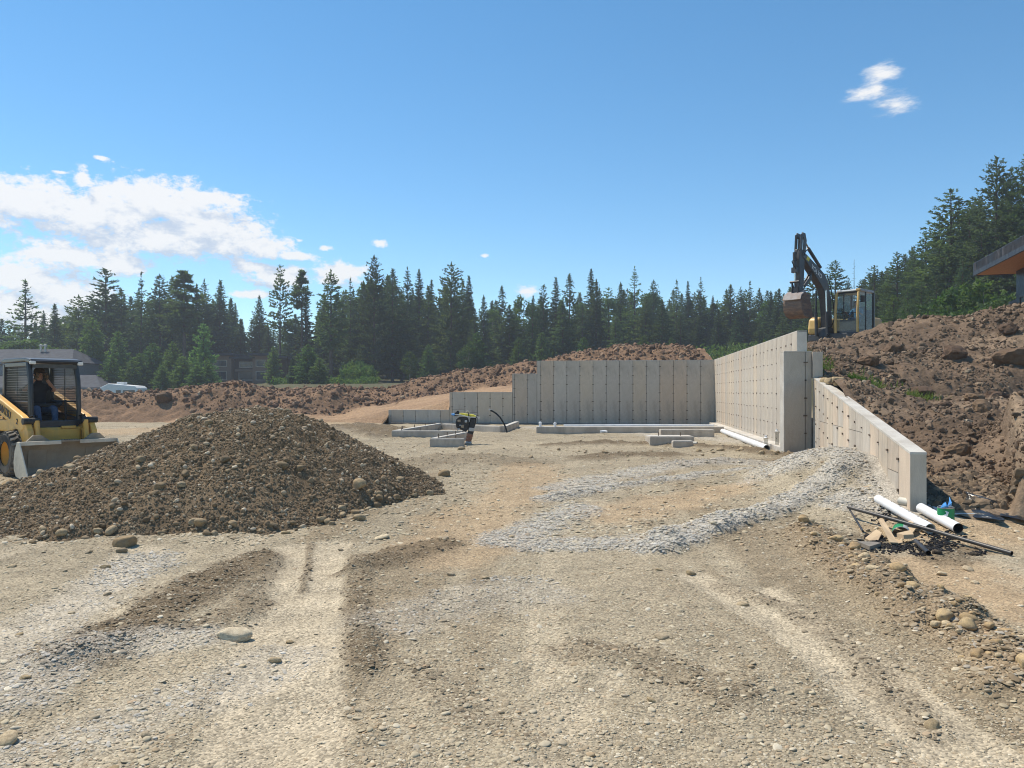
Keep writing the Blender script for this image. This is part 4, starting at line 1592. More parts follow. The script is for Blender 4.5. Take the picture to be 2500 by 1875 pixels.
def footings():
    A, F1 = GP(957, 1052, .32), GP(1140, 1052, .32)
    B = GP(1073, 1034, .32)
    C = GP(1226, 1041, .32)
    E = GP(1262, 1029, .32)
    low_wall('low_footing_wall', A, F1, .32, .5, .2, 'low concrete kerb wall nearest the heap, running across behind the rammer', 'kerb wall', dowels=4)
    low_wall('low_footing_wall', A + Vector((.1, .25, 0)), B, .318, .5, .2, 'low concrete kerb wall receding from the heap towards the stepped wall', 'kerb wall', dowels=4)
    low_wall('low_footing_wall', B + Vector((.15, -.1, 0)), C, .316, .5, .2, 'low concrete kerb wall crossing behind the rammer engine', 'kerb wall')
    low_wall('low_footing_wall', C + Vector((.08, .2, 0)), E, .314, .5, .2, 'short low kerb wall behind the black hose, ending at the tall wall', 'kerb wall')
    S, T = GP(1050, 1071, .30), GP(1134, 1071, .30)
    U = GP(1139, 1055, .30)
    low_wall('low_footing_wall', S, T, .30, .45, .18, 'small kerb wall at the foot of the rammer, half buried in stones', 'kerb wall', dowels=2)
    low_wall('low_footing_wall', S + Vector((.08, .22, 0)), U, .298, .45, .18, 'small slanting kerb wall leading to the rammer, with steel dowels', 'kerb wall', dowels=4)
    # footings on the pad
    y = 28.6
    low_wall('strip_footing', P(1309, 0, y), P(1764, 0, y), P(0, 1042, y).z, .34, .4, 'long low concrete strip footing before the back wall', 'footing')
    y = 26.2
    low_wall('strip_footing', P(1611, 0, y), P(1741, 0, y), P(0, 1049, y).z, .34, .35, 'shorter concrete footing beam before the long strip', 'footing')
    y = 22.0
    low_wall('pad_footing', P(1581, 0, y + .25), P(1688, 0, y + .25), P(0, 1066, y).z, .34, .75, 'square concrete pad with two steel dowels', 'footing', dowels=2)
    y = 21.3
    low_wall('pad_footing', P(1641, 0, y), P(1690, 0, y), P(0, 1077, y).z, .3, .22, 'small concrete block standing before the square pad', 'footing')


footings()


def pipe(name, path, r, label, mat='pvc_white', inner='pvc_inside', hollow=True, holes=0, cat='pipe', seg=18, bell=False):
    t = empty(name, path[0], 0, label, cat)
    o = Vector(path[0])
    pp = [Vector(p) - o for p in path]
    m = MB()
    rr = [r] * len(pp)
    m.tube(pp, rr, seg, caps=not hollow)
    m.build('pipe_wall', mat, t, smooth=50)
    if hollow:
        m = MB()
        m.tube(pp, r * 0.90, seg, caps=False)
        k = (pp[-1] - pp[-2]).normalized()
        for e, sg in ((pp[0], -1), (pp[-1], 1)):
            i = 0 if sg < 0 else -1
            kk = (pp[1] - pp[0]).normalized() if sg < 0 else (pp[-1] - pp[-2]).normalized()
            m.lathe([(r * 0.90, 0), (r, 0)], seg=seg)
            rot = Vector((0, 0, 1)).rotation_difference(kk).to_matrix()
            n = seg * 2
            for q in range(len(m.v) - n, len(m.v)):
                m.v[q] = tuple(rot @ Vector(m.v[q]) + e)
        m.build('bore', inner, t, smooth=50)
    if bell:
        m = MB()
        k = (pp[-1] - pp[-2]).normalized()
        m.tube([pp[-1] - k * 0.16, pp[-1] - k * 0.15, pp[-1] + k * 0.003], [r * 1.0, r * 1.07, r * 1.07], seg, caps=False)
        m.build('socket_end', mat, t, smooth=40)
    for k in range(holes):
        m = MB()
        f = (k + 0.6) / holes
        q = pp[0].lerp(pp[-1], f) + Vector((0, 0, 0))
        ax = (pp[-1] - pp[0]).normalized()
        nrm = (Vector((0.1, -0.75, 0.45)) - ax * Vector((0.1, -0.75, 0.45)).dot(ax)).normalized()
        m.tube([q + nrm * r * 0.97, q + nrm * (r + 0.0015)], 0.008, 8)
        m.build('hole', 'hose_black', t)
    return t


def drain_pipes():
    a = P(1380, 1039, 29.6)
    pipe('drain_pipe', [P(1376, 1040, 29.6), P(1560, 1039.5, 29.3), P(1742, 1040, 28.95)], 0.055, 'white drain pipe lying along the long strip footing')
    y0 = 28.2
    x0 = CX + (28.2 - CY) * (0.141 / .99) - 0.52
    x1 = CX + (19.6 - CY) * (0.141 / .99) - 0.52
    pipe('drain_pipe', [(x0, 28.2, .17), (x1, 19.6, .17)], 0.085, 'long white drain pipe along the foot of the sunlit side wall')
    pipe('drain_pipe', [P(1672, 1082, 21.6), P(1702, 1083, 21.4)], 0.055, 'stub of cream pipe poking out beside the concrete pad', mat='pvc_inside')
    for u, v, y, h, lab in [(1319, 1042, 28.6, .2, 'white capped pipe riser at the end of the strip footing'), (1355, 1042, 28.6, .18, 'second white capped pipe riser on the strip footing'),
                            (1870, 1091, 20.2, .30, 'clear capped riser standing by the end of the long drain pipe'), (1897, 1074, 19.9, .28, 'clear capped riser against the sunlit side wall')]:
        p = P(u, v, y)
        t = empty('pipe_riser', p, 0, lab, 'pipe riser')
        m = MB()
        m.lathe([(0.0, -0.15), (0.05, -0.15), (0.05, h * 0.62), (0.062, h * 0.64), (0.062, h * 0.8)], seg=14)
        m.build('riser', 'pvc_white' if 'white' in lab else 'clear_plastic', t, smooth=40)
        m = MB()
        m.lathe([(0.062, h * 0.8), (0.03, h * 0.86), (0.03, h), (0.0, h)], seg=14)
        m.build('cap', 'pvc_white', t, smooth=40)
    p = P(1475, 1054, 27.9)
    t = empty('pipe_fitting', p, 0, 'small white pipe elbow lying before the long strip footing', 'pipe fitting')
    m = MB()
    m.tube([(-.12, 0, 0), (0, 0, .02), (.1, -.06, 0)], 0.04, 10)
    m.build('elbow', 'pvc_white', t, smooth=40)
    m = MB()
    m.lathe([(0.05, -.02), (0.05, .03)], (-.12, 0, 0), 'x', 10)
    m.build('collar', 'pvc_white', t)
    # black hose sprouting from the ground
    t = empty('water_hose', P(1237, 1050, 26.5), 0, 'black hose arching out of the gravel beside the kerb walls', 'hose')
    o = P(1237, 1050, 26.5)
    path = [P(u, v, 26.5) - o for u, v in [(1238, 1056), (1234, 1042), (1228, 1030), (1221, 1019), (1212, 1010), (1203, 1004), (1197, 1002)]]
    m = MB()
    m.tube(path, 0.028, 10)
    m.build('hose', 'hose_black', t, smooth=50)
    m = MB()
    m.tube([path[-1], P(1193, 1000, 26.5) - o], [0.035, 0.03], 10)
    m.build('fitting', 'steel_light', t, smooth=50)


drain_pipes()


# ================================================================== houses
def window_part(t, x, z, w, h, y=0.0, frame='trim_tan', pane='window_dark', mull=0):
    f = MB()
    e = 0.12
    f.box((x, y - 0.06, z + h / 2 + e / 2), (w + 2 * e, 0.12, e))
    f.box((x, y - 0.06, z - h / 2 - e / 2), (w + 2 * e, 0.12, e))
    f.box((x - w / 2 - e / 2, y - 0.06, z), (e, 0.12, h))
    f.box((x + w / 2 + e / 2, y - 0.06, z), (e, 0.12, h))
    o = f.build('window', frame, t)
    n = mull + 1
    for k in range(n):
        g = MB()
        g.box((x - w / 2 + w * (k + .5) / n, y - 0.02, z), (w / n - (0.08 if mull else 0), 0.03, h))
        g.build('pane', pane, o)


def brown_house():
    Y = 118.0
    o = P(510, 957, Y)
    k = Y / FPX
    t = empty('brown_house', (o.x, Y, 3.0), 0.04, 'dark brown two-storey house with flat roofs beyond the berm', 'house')

    def X(u):
        return (u - 510) * k

    def Z(v):
        return (HOR - v) * k + CAMH - 3.0
    zt = Z(867)
    for nm, mt, x0, x1, y0, z1 in (('bay', 'siding_tan', X(511), X(564), 0, Z(868)), ('recess', 'siding_dark', X(564), X(615), 1.2, Z(876)), ('bay', 'siding_tan', X(615), X(653), 0.02, Z(868)), ('side_wing', 'siding_dark', X(653), X(690), 2.0, Z(874))):
        m = MB()
        m.box(((x0 + x1) / 2, y0 + 4, z1 / 2), (x1 - x0 - .02, 8, z1))
        m.build(nm, mt, t)
        r = MB()
        r.box(((x0 + x1) / 2, y0 + 3.4, z1 + 0.2), (x1 - x0 + 0.7, 9.2, 0.28))
        r.build('roof', 'shingle', t)
    for u, v, w, h, y, mu in [(537, 887, 30, 13, 0, 1), (594, 890, 30, 12, 1.2, 1), (635, 887, 20, 14, 0.02, 0), (635, 917, 20, 19, 0.02, 0), (594, 917, 32, 19, 1.2, 1), (537, 917, 30, 19, 0, 1)]:
        window_part(t, X(u), Z(v), w * k, h * k, y, mull=mu)
    m = MB()
    m.box((X(594), 0.9, Z(904)), (X(615) - X(564) - .1, 0.5, 0.35))
    m.build('balcony', 'siding_tan', t)


brown_house()


def hip_roof_house(name, u0, u1, v_ridge, v_eave, Y, label, back, vents=()):
    o = P(u0, 957, Y)
    k = Y / FPX
    w = (u1 - u0) * k
    ze, zr = (HOR - v_eave) * k + CAMH, (HOR - v_ridge) * k + CAMH
    t = empty(name, (o.x, Y, 0), 0, label, 'house')
    run = (zr - ze) / 0.42
    m = MB()
    x0 = -14.0
    m.add([(x0, 0, ze), (w, 0, ze), (w, 2 * run, ze), (x0, 2 * run, ze), (x0, run, zr), (w - back, run, zr)],
          [(0, 1, 5, 4), (1, 2, 5), (2, 3, 4, 5), (0, 4, 3), (0, 3, 2, 1)])
    rf = m.build('roof', 'shingle', t)
    m = MB()
    m.box(((x0 + w) / 2, run, ze / 2 - 0.05), (w - x0 - 0.8, 2 * run - 0.8, ze))
    m.build('wall', 'siding_grey', t)
    m = MB()
    m.box(((x0 + w) / 2, -0.02, ze - 0.12), (w - x0, 0.12, 0.2))
    m.build('gutter', 'siding_grey', t)
    for u, v in vents:
        m = MB()
        m.tube([((u - u0) * k, run * .8, zr - 0.5), ((u - u0) * k, run * .8, zr + 0.3)], 0.13, 8)
        m.lathe([(0.13, zr + .3), (.24, zr + .32), (.24, zr + .5), (0, zr + .55)], ((u - u0) * k, run * .8, 0), 'z', 8)
        m.build('roof_vent', 'steel_light', rf)
    return t


hip_roof_house('grey_roof_house', 0, 176, 848, 884, 92, 'house with a wide dark grey shingle roof and two steel vents behind the skid steer', 2.2, [(58, 850), (69, 850)])
hip_roof_house('grey_roof_garage', 120, 248, 914, 946, 88, 'garage with a lower dark grey roof beside the white camper', 2.6)


def camper():
    Y = 84.0
    k = Y / FPX
    o = P(243, 957, Y)
    t = empty('camper_trailer', (o.x, Y, float(far_h(np.array([o.x]), np.array([Y]))[0])), 0, 'white camper trailer half hidden behind the red berm', 'camper')
    z0 = t.location.z
    w = 92 * k
    zt = (HOR - 942) * k + CAMH - z0
    m = MB()
    m.prism([(0, 0.5), (w, 0.5), (w, zt - 0.25), (w - 0.3, zt), (0.9, zt + 0.25), (0, zt - 0.2)], 'y', 0, 2.4)
    m.build('body', 'rv_white', t, bevel=0.08)
    for x, ww in ((w * 0.50, 0.5), (w * 0.78, 1.3)):
        g = MB()
        g.box((x, -0.02, zt - 0.85), (ww, 0.06, 0.75))
        g.build('window', 'window_dark', t)
    g = MB()
    g.box((w * 0.45, 1.2, zt + 0.28), (0.8, 0.8, 0.3))
    g.build('roof_unit', 'rv_white', t, bevel=0.05)
    for x in (w * 0.4, w * 0.6):
        g = MB()
        g.lathe([(0.0, -.12), (.36, -.12), (.36, .12), (0, .12)], (x, 0.1, 0.36), 'y', 16)
        g.build('wheel', 'rubber', t)


camper()


def wood_soffit_house():
    A = P(2376, 674, 34)
    Bp = P(2500, 610.6, 27.78)
    d = Vector((Bp.x - A.x, Bp.y - A.y, 0)).normalized()
    zb = A.z
    rot = math.atan2(d.y, d.x)
    t = empty('modern_house', (A.x, A.y, 3.6), rot, 'unfinished modern house with dark fascia and orange wooden soffit above the dirt hill', 'house')
    s = 1 if (Matrix.Rotation(rot, 3, 'Z') @ Vector((0, 1, 0))).x > 0 else -1    # inward side
    z = zb - 3.6
    L = 16.0
    rs = random.Random(2)
    fz = MB()
    fz.box((L / 2, s * 4, z + 0.36), (L - 0.2, 8.0, 0.34))
    fz.build('roof', 'shingle', t)
    n = 40
    for k in range(n):                                       # standing seam strips of the fascia
        m = MB()
        m.box((L * (k + .5) / n, s * 0.03, z + 0.28), (L / n - 0.012, 0.06, 0.55))
        m.build('fascia_strip', 'fascia_metal', t)
    for k in range(20):
        m = MB()
        m.box((0.0, s * (0.08 + 8 * (k + .5) / 20), z + 0.28), (0.06, 8 / 20 - .012, 0.55))
        m.build('fascia_strip', 'fascia_metal', t)
    for k in range(12):
        m = MB()
        m.box((L / 2, s * (0.12 + 0.105 * (k + .5)), z + 0.04), (L - 0.12, 0.10, 0.03))
        m.build('soffit_board', 'soffit_wood', t)
    for k in range(14):
        m = MB()
        m.box((1.1, s * (1.45 + 0.105 * k), z + 0.039), (2.2, 0.10, 0.03))
        m.build('soffit_board', 'soffit_wood', t)
    wo = 1.35
    x0 = 1.05
    m = MB()
    m.box((x0 + 7, s * (wo + 3), z / 2 - 0.5), (14, 6, z + 1.0))
    m.build('wall', 'house_wrap', t)
    xw = x0 + 1.35
    f = MB()
    yy = s * (wo - 0.03)
    for c, sz in (((xw, yy, z - 1.15), (1.5, 0.1, 0.09)), ((xw, yy, z - 3.05), (1.5, 0.1, 0.09)), ((xw - .72, yy, z - 2.1), (0.09, 0.1, 1.9)), ((xw + .72, yy, z - 2.1), (0.09, 0.1, 1.9))):
        f.box(c, sz)
    fr = f.build('window', 'cab_black', t)
    g = MB()
    g.box((xw, s * (wo - 0.01), z - 2.1), (1.38, 0.03, 1.84))
    g.build('pane', 'window_green', fr)
    m = MB()
    m.box((x0 - 0.5, s * (wo + 1.2), z - 1.25), (1.0, 2.4, 0.12))
    m.build('ledge', 'fascia_metal', t)
    m = MB()
    m.tube([(xw + .2, s * (wo - .08), z - .02), (xw + .25, s * (wo - .1), z - .6), (xw - .05, s * (wo - .1), z - 1.3)], 0.02, 6)
    m.build('wire', 'label_grey', t)
    # light wall of the porch column
    m = MB()
    m.box((x0 + 0.2, s * (wo + 2.3), z - 0.6), (0.12, 0.12, 1.2))
    m.build('post', 'bark', t)


wood_soffit_house()
# ================================================================== people
def person(name, label, loc, rz, J, segs, regions, cap, sleeve=None, gloves=False):
    """J: joints (local), segs: (a, b, radius a, radius b, region); one continuous skin, clothing as children"""
    t = empty(name, loc, rz, label, 'person')
    names = list(J)
    me = bpy.data.meshes.new('body')
    me.from_pydata([J[n] for n in names], [(names.index(a), names.index(b)) for a, b, *_ in segs], [])
    o = bpy.data.objects.new('body', me)
    COL.objects.link(o)
    sk = o.modifiers.new('skin', 'SKIN')
    sk.use_smooth_shade = True
    rad = {}
    for a, b, ra, rb, _ in segs:
        rad[a], rad[b] = ra, rb
    for i, n in enumerate(names):
        r = rad[n]
        r = r if isinstance(r, tuple) else (r, r)
        me.skin_vertices[0].data[i].radius = r
        me.skin_vertices[0].data[i].use_root = (n == 'pelvis')
    ss = o.modifiers.new('sub', 'SUBSURF')
    ss.levels = ss.render_levels = 2
    dg = bpy.context.evaluated_depsgraph_get()
    m2 = bpy.data.meshes.new_from_object(o.evaluated_get(dg))
    bpy.data.objects.remove(o)
    m2.materials.clear()
    mats = sorted(set(regions.values()))
    for m in mats:
        m2.materials.append(MATS[m])
    for p in m2.polygons:
        c = p.center
        best, reg = 9, None
        for a, b, ra, rb, rg in segs:
            A, B = Vector(J[a]), Vector(J[b])
            d = B - A
            f = max(0, min(1, (c - A).dot(d) / max(d.length_squared, 1e-9)))
            k = (c - (A + d * f)).length / (0.5 * (ra if not isinstance(ra, tuple) else ra[0]) + 0.5 * (rb if not isinstance(rb, tuple) else rb[0]))
            if k < best:
                best, reg = k, rg
        p.material_index = mats.index(regions[reg])
    m2.shade_smooth()
    body = link_mesh('body', m2, None, t)
    # head details: nose, eyes, ears on a face that looks along +x
    H = Vector(J['head'])
    f = MB()
    f.lathe([(0.0, 0.0), (0.018, 0.01), (0.012, 0.035), (0.0, 0.045)], tuple(H + Vector((0.088, 0, -0.03))), 'z', 8)
    f.build('nose', 'skin', body, smooth=60)
    for s in (-1, 1):
        e = MB()
        e.lathe([(0.0, -.02), (.022, -.012), (.024, .01), (0.0, .022)], tuple(H + Vector((0, s * .083, -.01))), 'z', 8)
        e.build('ear', 'skin', body, smooth=60)
        e = MB()
        e.lathe([(0.0, -.008), (.010, 0), (0.0, .008)], tuple(H + Vector((0.083, s * .032, .012))), 'z', 8)
        e.build('eye', 'hair_dark', body, smooth=60)
    c = MB()
    if cap == 'cap':
        c.lathe([(.098, .03), (.100, .06), (.085, .10), (.05, .128), (0, .137)], tuple(H), 'z', 18)
        c.prism([(.06, -.07), (.17, -.055), (.19, 0), (.17, .055), (.06, .07)], 'z', H.z + .03, H.z + .042)
        for q in range(len(c.v) - 10, len(c.v)):
            c.v[q] = (c.v[q][0] + H.x, c.v[q][1] + H.y, c.v[q][2] - 0.12 * max(0, c.v[q][0] - 0.06))
        c.build('cap', 'cap_brown', t, smooth=50)
        hb = MB()
        hb.lathe([(.09, -.05), (.094, 0), (.098, .03)], (H.x - 0.012, H.y, H.z), 'z', 18)
        hair = hb.build('hair', 'hair_dark', t, smooth=50)
        for v in hair.data.vertices:
            if v.co.x > H.x + 0.03:
                v.co.x = H.x + 0.03
    else:
        c.lathe([(.092, -.04), (.096, .04), (.08, .10), (.045, .125), (0, .132)], (H.x - .012, H.y, H.z), 'z', 18)
        hair = c.build('hair', 'hair_dark', t, smooth=50)
        for v in hair.data.vertices:
            if v.co.z < H.z + .05 and v.co.x > H.x + 0.02:
                v.co.x = H.x + 0.02
    # hands with a palm, four fingers and a thumb
    for s, nm in ((1, 'l'), (-1, 'r')):
        w, h = Vector(J['wrist_' + nm]), Vector(J['hand_' + nm])
        d = (h - w).normalized()
        side = Vector((0, 0, 1)).cross(d)
        side = side.normalized() if side.length > .1 else Vector((0, 1, 0))
        nrm = d.cross(side).normalized()
        hm = MB()
        hm.tube([w, w + d * .03, w + d * .085], [.028, .036, .038], 8)
        for k in range(4):
            b0 = w + d * .08 + side * (k - 1.5) * .021
            ln = (.05, .062, .058, .044)[k]
            hm.tube([b0, b0 + d * ln * .6 + nrm * .006, b0 + d * ln * .9 + nrm * .03, b0 + d * ln * .75 + nrm * .055], [.0105, .010, .009, .008], 6)
        b0 = w + d * .03 + side * .034 * s
        hm.tube([b0, b0 + d * .03 + side * s * .022 + nrm * .012, b0 + d * .062 + side * s * .018 + nrm * .03], [.013, .012, .009], 6)
        hm.build('glove' if gloves else 'hand', 'glove_tan' if gloves else 'skin', t, smooth=60)
    return t


def seated(hands, lean=0.0):
    J = dict(pelvis=(0, 0, 0), waist=(-.02 + lean * .4, 0, .16), chest=(lean, 0, .36), neck0=(lean + .0, 0, .50), neck=(lean + .02, 0, .57), head=(lean + .05, 0, .68), crown=(lean + .04, 0, .755))
    segs = [('pelvis', 'waist', (.15, .12), (.14, .11), 'top'), ('waist', 'chest', (.14, .11), (.17, .115), 'top'), ('chest', 'neck0', (.17, .115), (.085, .07), 'top'),
            ('neck0', 'neck', (.085, .07), .056, 'skin'), ('neck', 'head', .056, (.082, .092), 'skin'), ('head', 'crown', (.082, .092), .05, 'skin')]
    for s, n in ((1, 'l'), (-1, 'r')):
        hd = Vector(hands[n])
        J['shoulder_' + n] = (lean, s * .19, .44)
        J['elbow_' + n] = hands['elbow_' + n]
        J['wrist_' + n] = tuple(Vector(hands['elbow_' + n]).lerp(hd, .80))
        J['hand_' + n] = tuple(hd)
        J['hip_' + n] = (.03, s * .10, -.02)
        J['knee_' + n] = (.42, s * .15, .04)
        J['ankle_' + n] = (.50, s * .14, -.36)
        J['toe_' + n] = (.68, s * .15, -.42)
        segs += [('chest', 'shoulder_' + n, (.17, .115), .068, 'top'), ('shoulder_' + n, 'elbow_' + n, .062, .045, 'arm'), ('elbow_' + n, 'wrist_' + n, .045, .030, 'skin'), ('wrist_' + n, 'hand_' + n, .030, .026, 'skin'),
                 ('pelvis', 'hip_' + n, (.15, .12), .105, 'legs'), ('hip_' + n, 'knee_' + n, .105, .068, 'legs'), ('knee_' + n, 'ankle_' + n, .068, .045, 'legs'), ('ankle_' + n, 'toe_' + n, .05, .04, 'feet')]
    return J, segs


# ================================================================== skid steer loader
def skid_steer():
    ang = R(-38.5)
    loc = Vector((-9.05, 14.75, 0))
    loc.z = gz(-8.7, 14.2)
    t = empty('skid_steer_loader', loc, ang, 'yellow skid steer loader with a black cab and a dusty bucket', 'loader')
    t.scale = (1, .90, 1)
    Yl, K = 'yellow_paint', 'cab_black'
    m = MB()
    m.prism([(-1.25, .42), (-1.3, 1.0), (-0.6, 1.08), (0.70, .90), (.84, .86), (.86, .30), (-1.0, .26)], 'y', -.46, .46)
    body = m.build('hull', Yl, t, bevel=.02)
    m = MB()
    m.prism([(-1.3, .98), (-1.28, 1.45), (-.62, 1.5), (-.58, 1.05)], 'y', -.43, .43)
    m.build('engine_hood', K, t, bevel=.03)
    m = MB()                                                # lip over the foot opening
    m.box((.855, .20, .87), (.05, .28, .05))
    m.box((.875, 0, .60), (.02, .82, .46))
    m.build('front_plate', Yl, t, bevel=.008)
    for yy in (-.55, .55):
        s = 1 if yy > 0 else -1
        m = MB()
        m.prism([(-1.25, .78), (.25, .80), (.62, .86), (.86, .62), (.86, .84), (.55, 1.0), (-1.25, 1.02)], 'y', s * .46, s * .66)
        m.build('fender', Yl, t, bevel=.015)
        m = MB()
        m.prism([(-1.2, .30), (.84, .30), (.84, .80), (-1.2, .80)], 'y', s * .455, s * .475)
        m.build('chain_case', 'engine_dark', t)
    # cab: posts, roof, screens
    zr = 2.10
    for s in (-1, 1):
        m = MB()
        m.tube([(.72, s * .45, .92), (.735, s * .455, 1.2), (.70, s * .45, 1.75), (.60, s * .44, 2.06)], [.048, .05, .052, .055], 8)
        m.build('front_post', K, t, smooth=40)
        m = MB()
        m.bar((-.52, s * .45, 1.05), (-.50, s * .45, zr - .05), .09, .09)
        m.build('rear_post', K, t, bevel=.015)
        m = MB()
        m.bar((-.5, s * .45, 1.10), (.70, s * .45, .98), .06, .12)
        m.bar((-.46, s * .45, 1.34), (.62, s * .45, 1.34), .03, .035)
        m.bar((-.48, s * .45, 2.03), (.62, s * .45, 2.03), .07, .08)
        m.bar((.10, s * .455, 1.10), (.10, s * .455, 2.0), .02, .02)
        m.build('side_rail', K, t, bevel=.01)
        m = MB()
        for k in range(25):
            x = -.44 + k * .045
            m.box((x, s * .455, 1.55), (.008, .008, .92))
        for k in range(20):
            m.box((.09, s * .457, 1.12 + k * .046), (1.10, .008, .008))
        o = m.build('side_screen', K, t)
        o['kind'] = 'stuff'
    m = MB()
    m.prism([(-.62, zr - .03), (-.6, zr + .03), (-.45, zr + .055), (.55, zr + .05), (.78, zr + .02), (.80, zr - .03), (.78, zr - .06), (.55, zr - .02), (-.4, zr - .03)], 'y', -.50, .50)
    m.build('cab_roof', K, t, bevel=.02)
    m = MB()
    m.tube([(.80, -.42, zr - .02), (.80, .42, zr - .02)], .022, 8)
    m.box((.70, 0, zr - .10), (.06, .84, .07))
    m.build('roof_rail', K, t, smooth=40)
    for s in (-1, 1):
        m = MB()
        m.box((.80, s * .45, zr - .045), (.05, .11, .06))
        m.build('work_light', 'lamp_white', t, bevel=.012)
    m = MB()
    m.prism([(-.47, .95), (-.40, .95), (-.40, .86), (.40, .86), (.47, .95), (.47, 1.0), (-.47, 1.0)], 'x', .72, .80)
    m.build('door_sill', K, t, bevel=.015)
    m = MB()
    for s in (-1, 1):
        m.bar((-.5, s * .43, 1.0), (-.5, s * .30, 2.0), .05, .16)
    m.bar((-.5, -.43, 1.3), (-.5, .43, 1.3), .05, .35)
    m.build('rear_frame', K, t, bevel=.01)
    m = MB()
    m.box((-.15, 0, 1.02), (.48, .46, .14))
    m.prism([(-.40, 1.05), (-.28, 1.07), (-.36, 1.62), (-.46, 1.60)], 'y', -.22, .22)
    m.build('seat', 'seat_black', t, bevel=.04, seg=3)
    m = MB()                                                # lap bar
    m.tube([(-.35, -.38, 1.35), (.1, -.38, 1.30), (.22, -.30, 1.27), (.22, .30, 1.27), (.1, .38, 1.30), (-.35, .38, 1.35)], .035, 8)
    m.build('lap_bar', 'seat_black', t, smooth=50)
    for s in (-1, 1):
        m = MB()
        m.tube([(.45, s * .33, .92), (.42, s * .33, 1.25), (.46, s * .31, 1.36)], [.018, .018, .03], 8)
        m.build('control_lever', 'seat_black', t, smooth=50)
    # arms
    for s in (-1, 1):
        y0, y1 = s * .53, s * .665
        m = MB()
        m.prism([(-1.35, 1.42), (-1.30, 1.66), (-1.0, 1.62), (.78, 1.10), (.92, 1.04), (.96, .88), (.80, .80), (.62, .84), (-1.0, 1.36)], 'y', y0, y1)
        m.build('lift_arm', Yl, t, bevel=.02)
        m = MB()
        m.prism([(.70, .98), (.96, 1.0), (1.10, .82), (1.18, .34), (1.10, .22), (.98, .24), (.92, .60), (.72, .80)], 'y', y0 + s * .01, y1 - s * .01)
        m.build('arm_drop', Yl, t, bevel=.02)
        m = MB()
        m.tube([(1.00, s * .46, 1.00), (1.08, s * .46, .62)], .055, 10)
        m.build('tilt_cylinder', Yl, t, smooth=40)
        m = MB()
        m.tube([(1.08, s * .46, .64), (1.16, s * .46, .36)], .03, 8)
        m.build('cylinder_rod', 'chrome_rod', t, smooth=40)
        m = MB()
        m.tube([(.98, s * .40, 1.00), (.98, s * .70, 1.00)], .06, 10)
        m.tube([(1.10, s * .42, .34), (1.10, s * .68, .34)], .05, 10)
        m.build('pivot_pin', 'engine_dark', t, smooth=40)
        m = MB()
        m.tube([(.98, s * .44, 1.04), (.93, s * .42, 1.09), (.80, s * .44, 1.08), (.60, s * .5, 1.06)], .014, 6)
        m.tube([(.98, s * .48, 1.04), (.92, s * .48, 1.10), (.78, s * .5, 1.07)], .014, 6)
        m.build('hydraulic_hose', 'hose_black', t, smooth=40)
        m = MB()                                            # rear tower
        m.prism([(-1.42, .80), (-1.0, .80), (-1.05, 1.55), (-1.40, 1.60)], 'y', s * .46, s * .55)
        m.build('arm_tower', Yl, t, bevel=.02)
    text_part('lettering', 'KOMATSU', .20, 'letter_black', t, (-.44, -.671, 1.245), (R(90), R(16.3), 0), squeeze=.82)
    text_part('lettering', '2', .14, 'letter_black', t, (.60, -.671, .95), (R(90), R(10), 0))
    # wheels
    tyre, lug, rim = MB(), MB(), MB()
    r, w = .415, .30
    tyre.lathe([(.22, -w / 2), (.34, -w / 2 - .005), (.385, -w / 2 + .03), (.395, 0), (.385, w / 2 - .03), (.34, w / 2 + .005), (.22, w / 2)], (0, 0, 0), 'y', 40)
    nl = 22
    for k in range(nl):
        for s in (-1, 1):
            a0 = 2 * math.pi * (k + (0.5 if s > 0 else 0)) / nl
            pts3 = []
            for yy, da in ((0.01, 0.0), (.08, .10), (.145, .10)):
                pts3.append((a0 + da, yy * s))
            for (aa, ya), (ab, yb) in zip(pts3[:-1], pts3[1:]):
                vs = []
                for rr in (.37, r):
                    for an, yy in ((aa - .055, ya), (aa + .055, ya), (ab + .055, yb), (ab - .055, yb)):
                        q = rr if abs(yy) < .12 or rr < .4 else rr - .02
                        vs.append((q * math.cos(an), yy, q * math.sin(an)))
                lug.add(vs, [(3, 2, 1, 0), (4, 5, 6, 7), (0, 1, 5, 4), (1, 2, 6, 5), (2, 3, 7, 6), (3, 0, 4, 7)])
    rim.lathe([(.0, .03), (.10, .03), (.12, -.02), (.20, -.02), (.23, .10), (.23, .13), (.215, .13)], (0, 0, 0), 'y', 28)
    first = None
    for wx, wy in ((.50, -.69), (.50, .69), (-.52, -.69), (-.52, .69)):
        if first is None:
            we = bpy.data.objects.new('wheel', None)
            COL.objects.link(we)
            a = tyre.build('tyre', 'rubber', we, smooth=40)
            b = lug.build('tread', 'rubber_dusty', we)
            b['kind'] = 'stuff'
            c = rim.build('rim', Yl, we, smooth=30)
            first = (we, [a, b, c])
        else:
            we = first[0].copy()
            COL.objects.link(we)
            for q in first[1]:
                n = q.copy()
                COL.objects.link(n)
                n.parent = we
        we.parent = t
        we.location = (wx, wy, .41)
        we.rotation_euler = (0, 0.3 * wx, 0 if wy > 0 else math.pi)
    # bucket
    hw = .90
    th = .022
    prof = [(1.80, .045), (1.42, .04), (1.27, .07), (1.19, .16), (1.17, .30), (1.22, .48), (1.30, .60), (1.34, .64)]
    m = MB()
    inner = [(x + .012, z + .012) for x, z in prof]
    n = len(prof)
    vs = [(x, yy, z) for yy in (-hw, hw) for x, z in prof] + [(x + th * .5, yy, z + th) for yy in (-hw, hw) for x, z in prof]
    fs = []
    for i in range(n - 1):
        fs += [(i, i + 1, n + i + 1, n + i), (2 * n + i, 3 * n + i, 3 * n + i + 1, 2 * n + i + 1)]
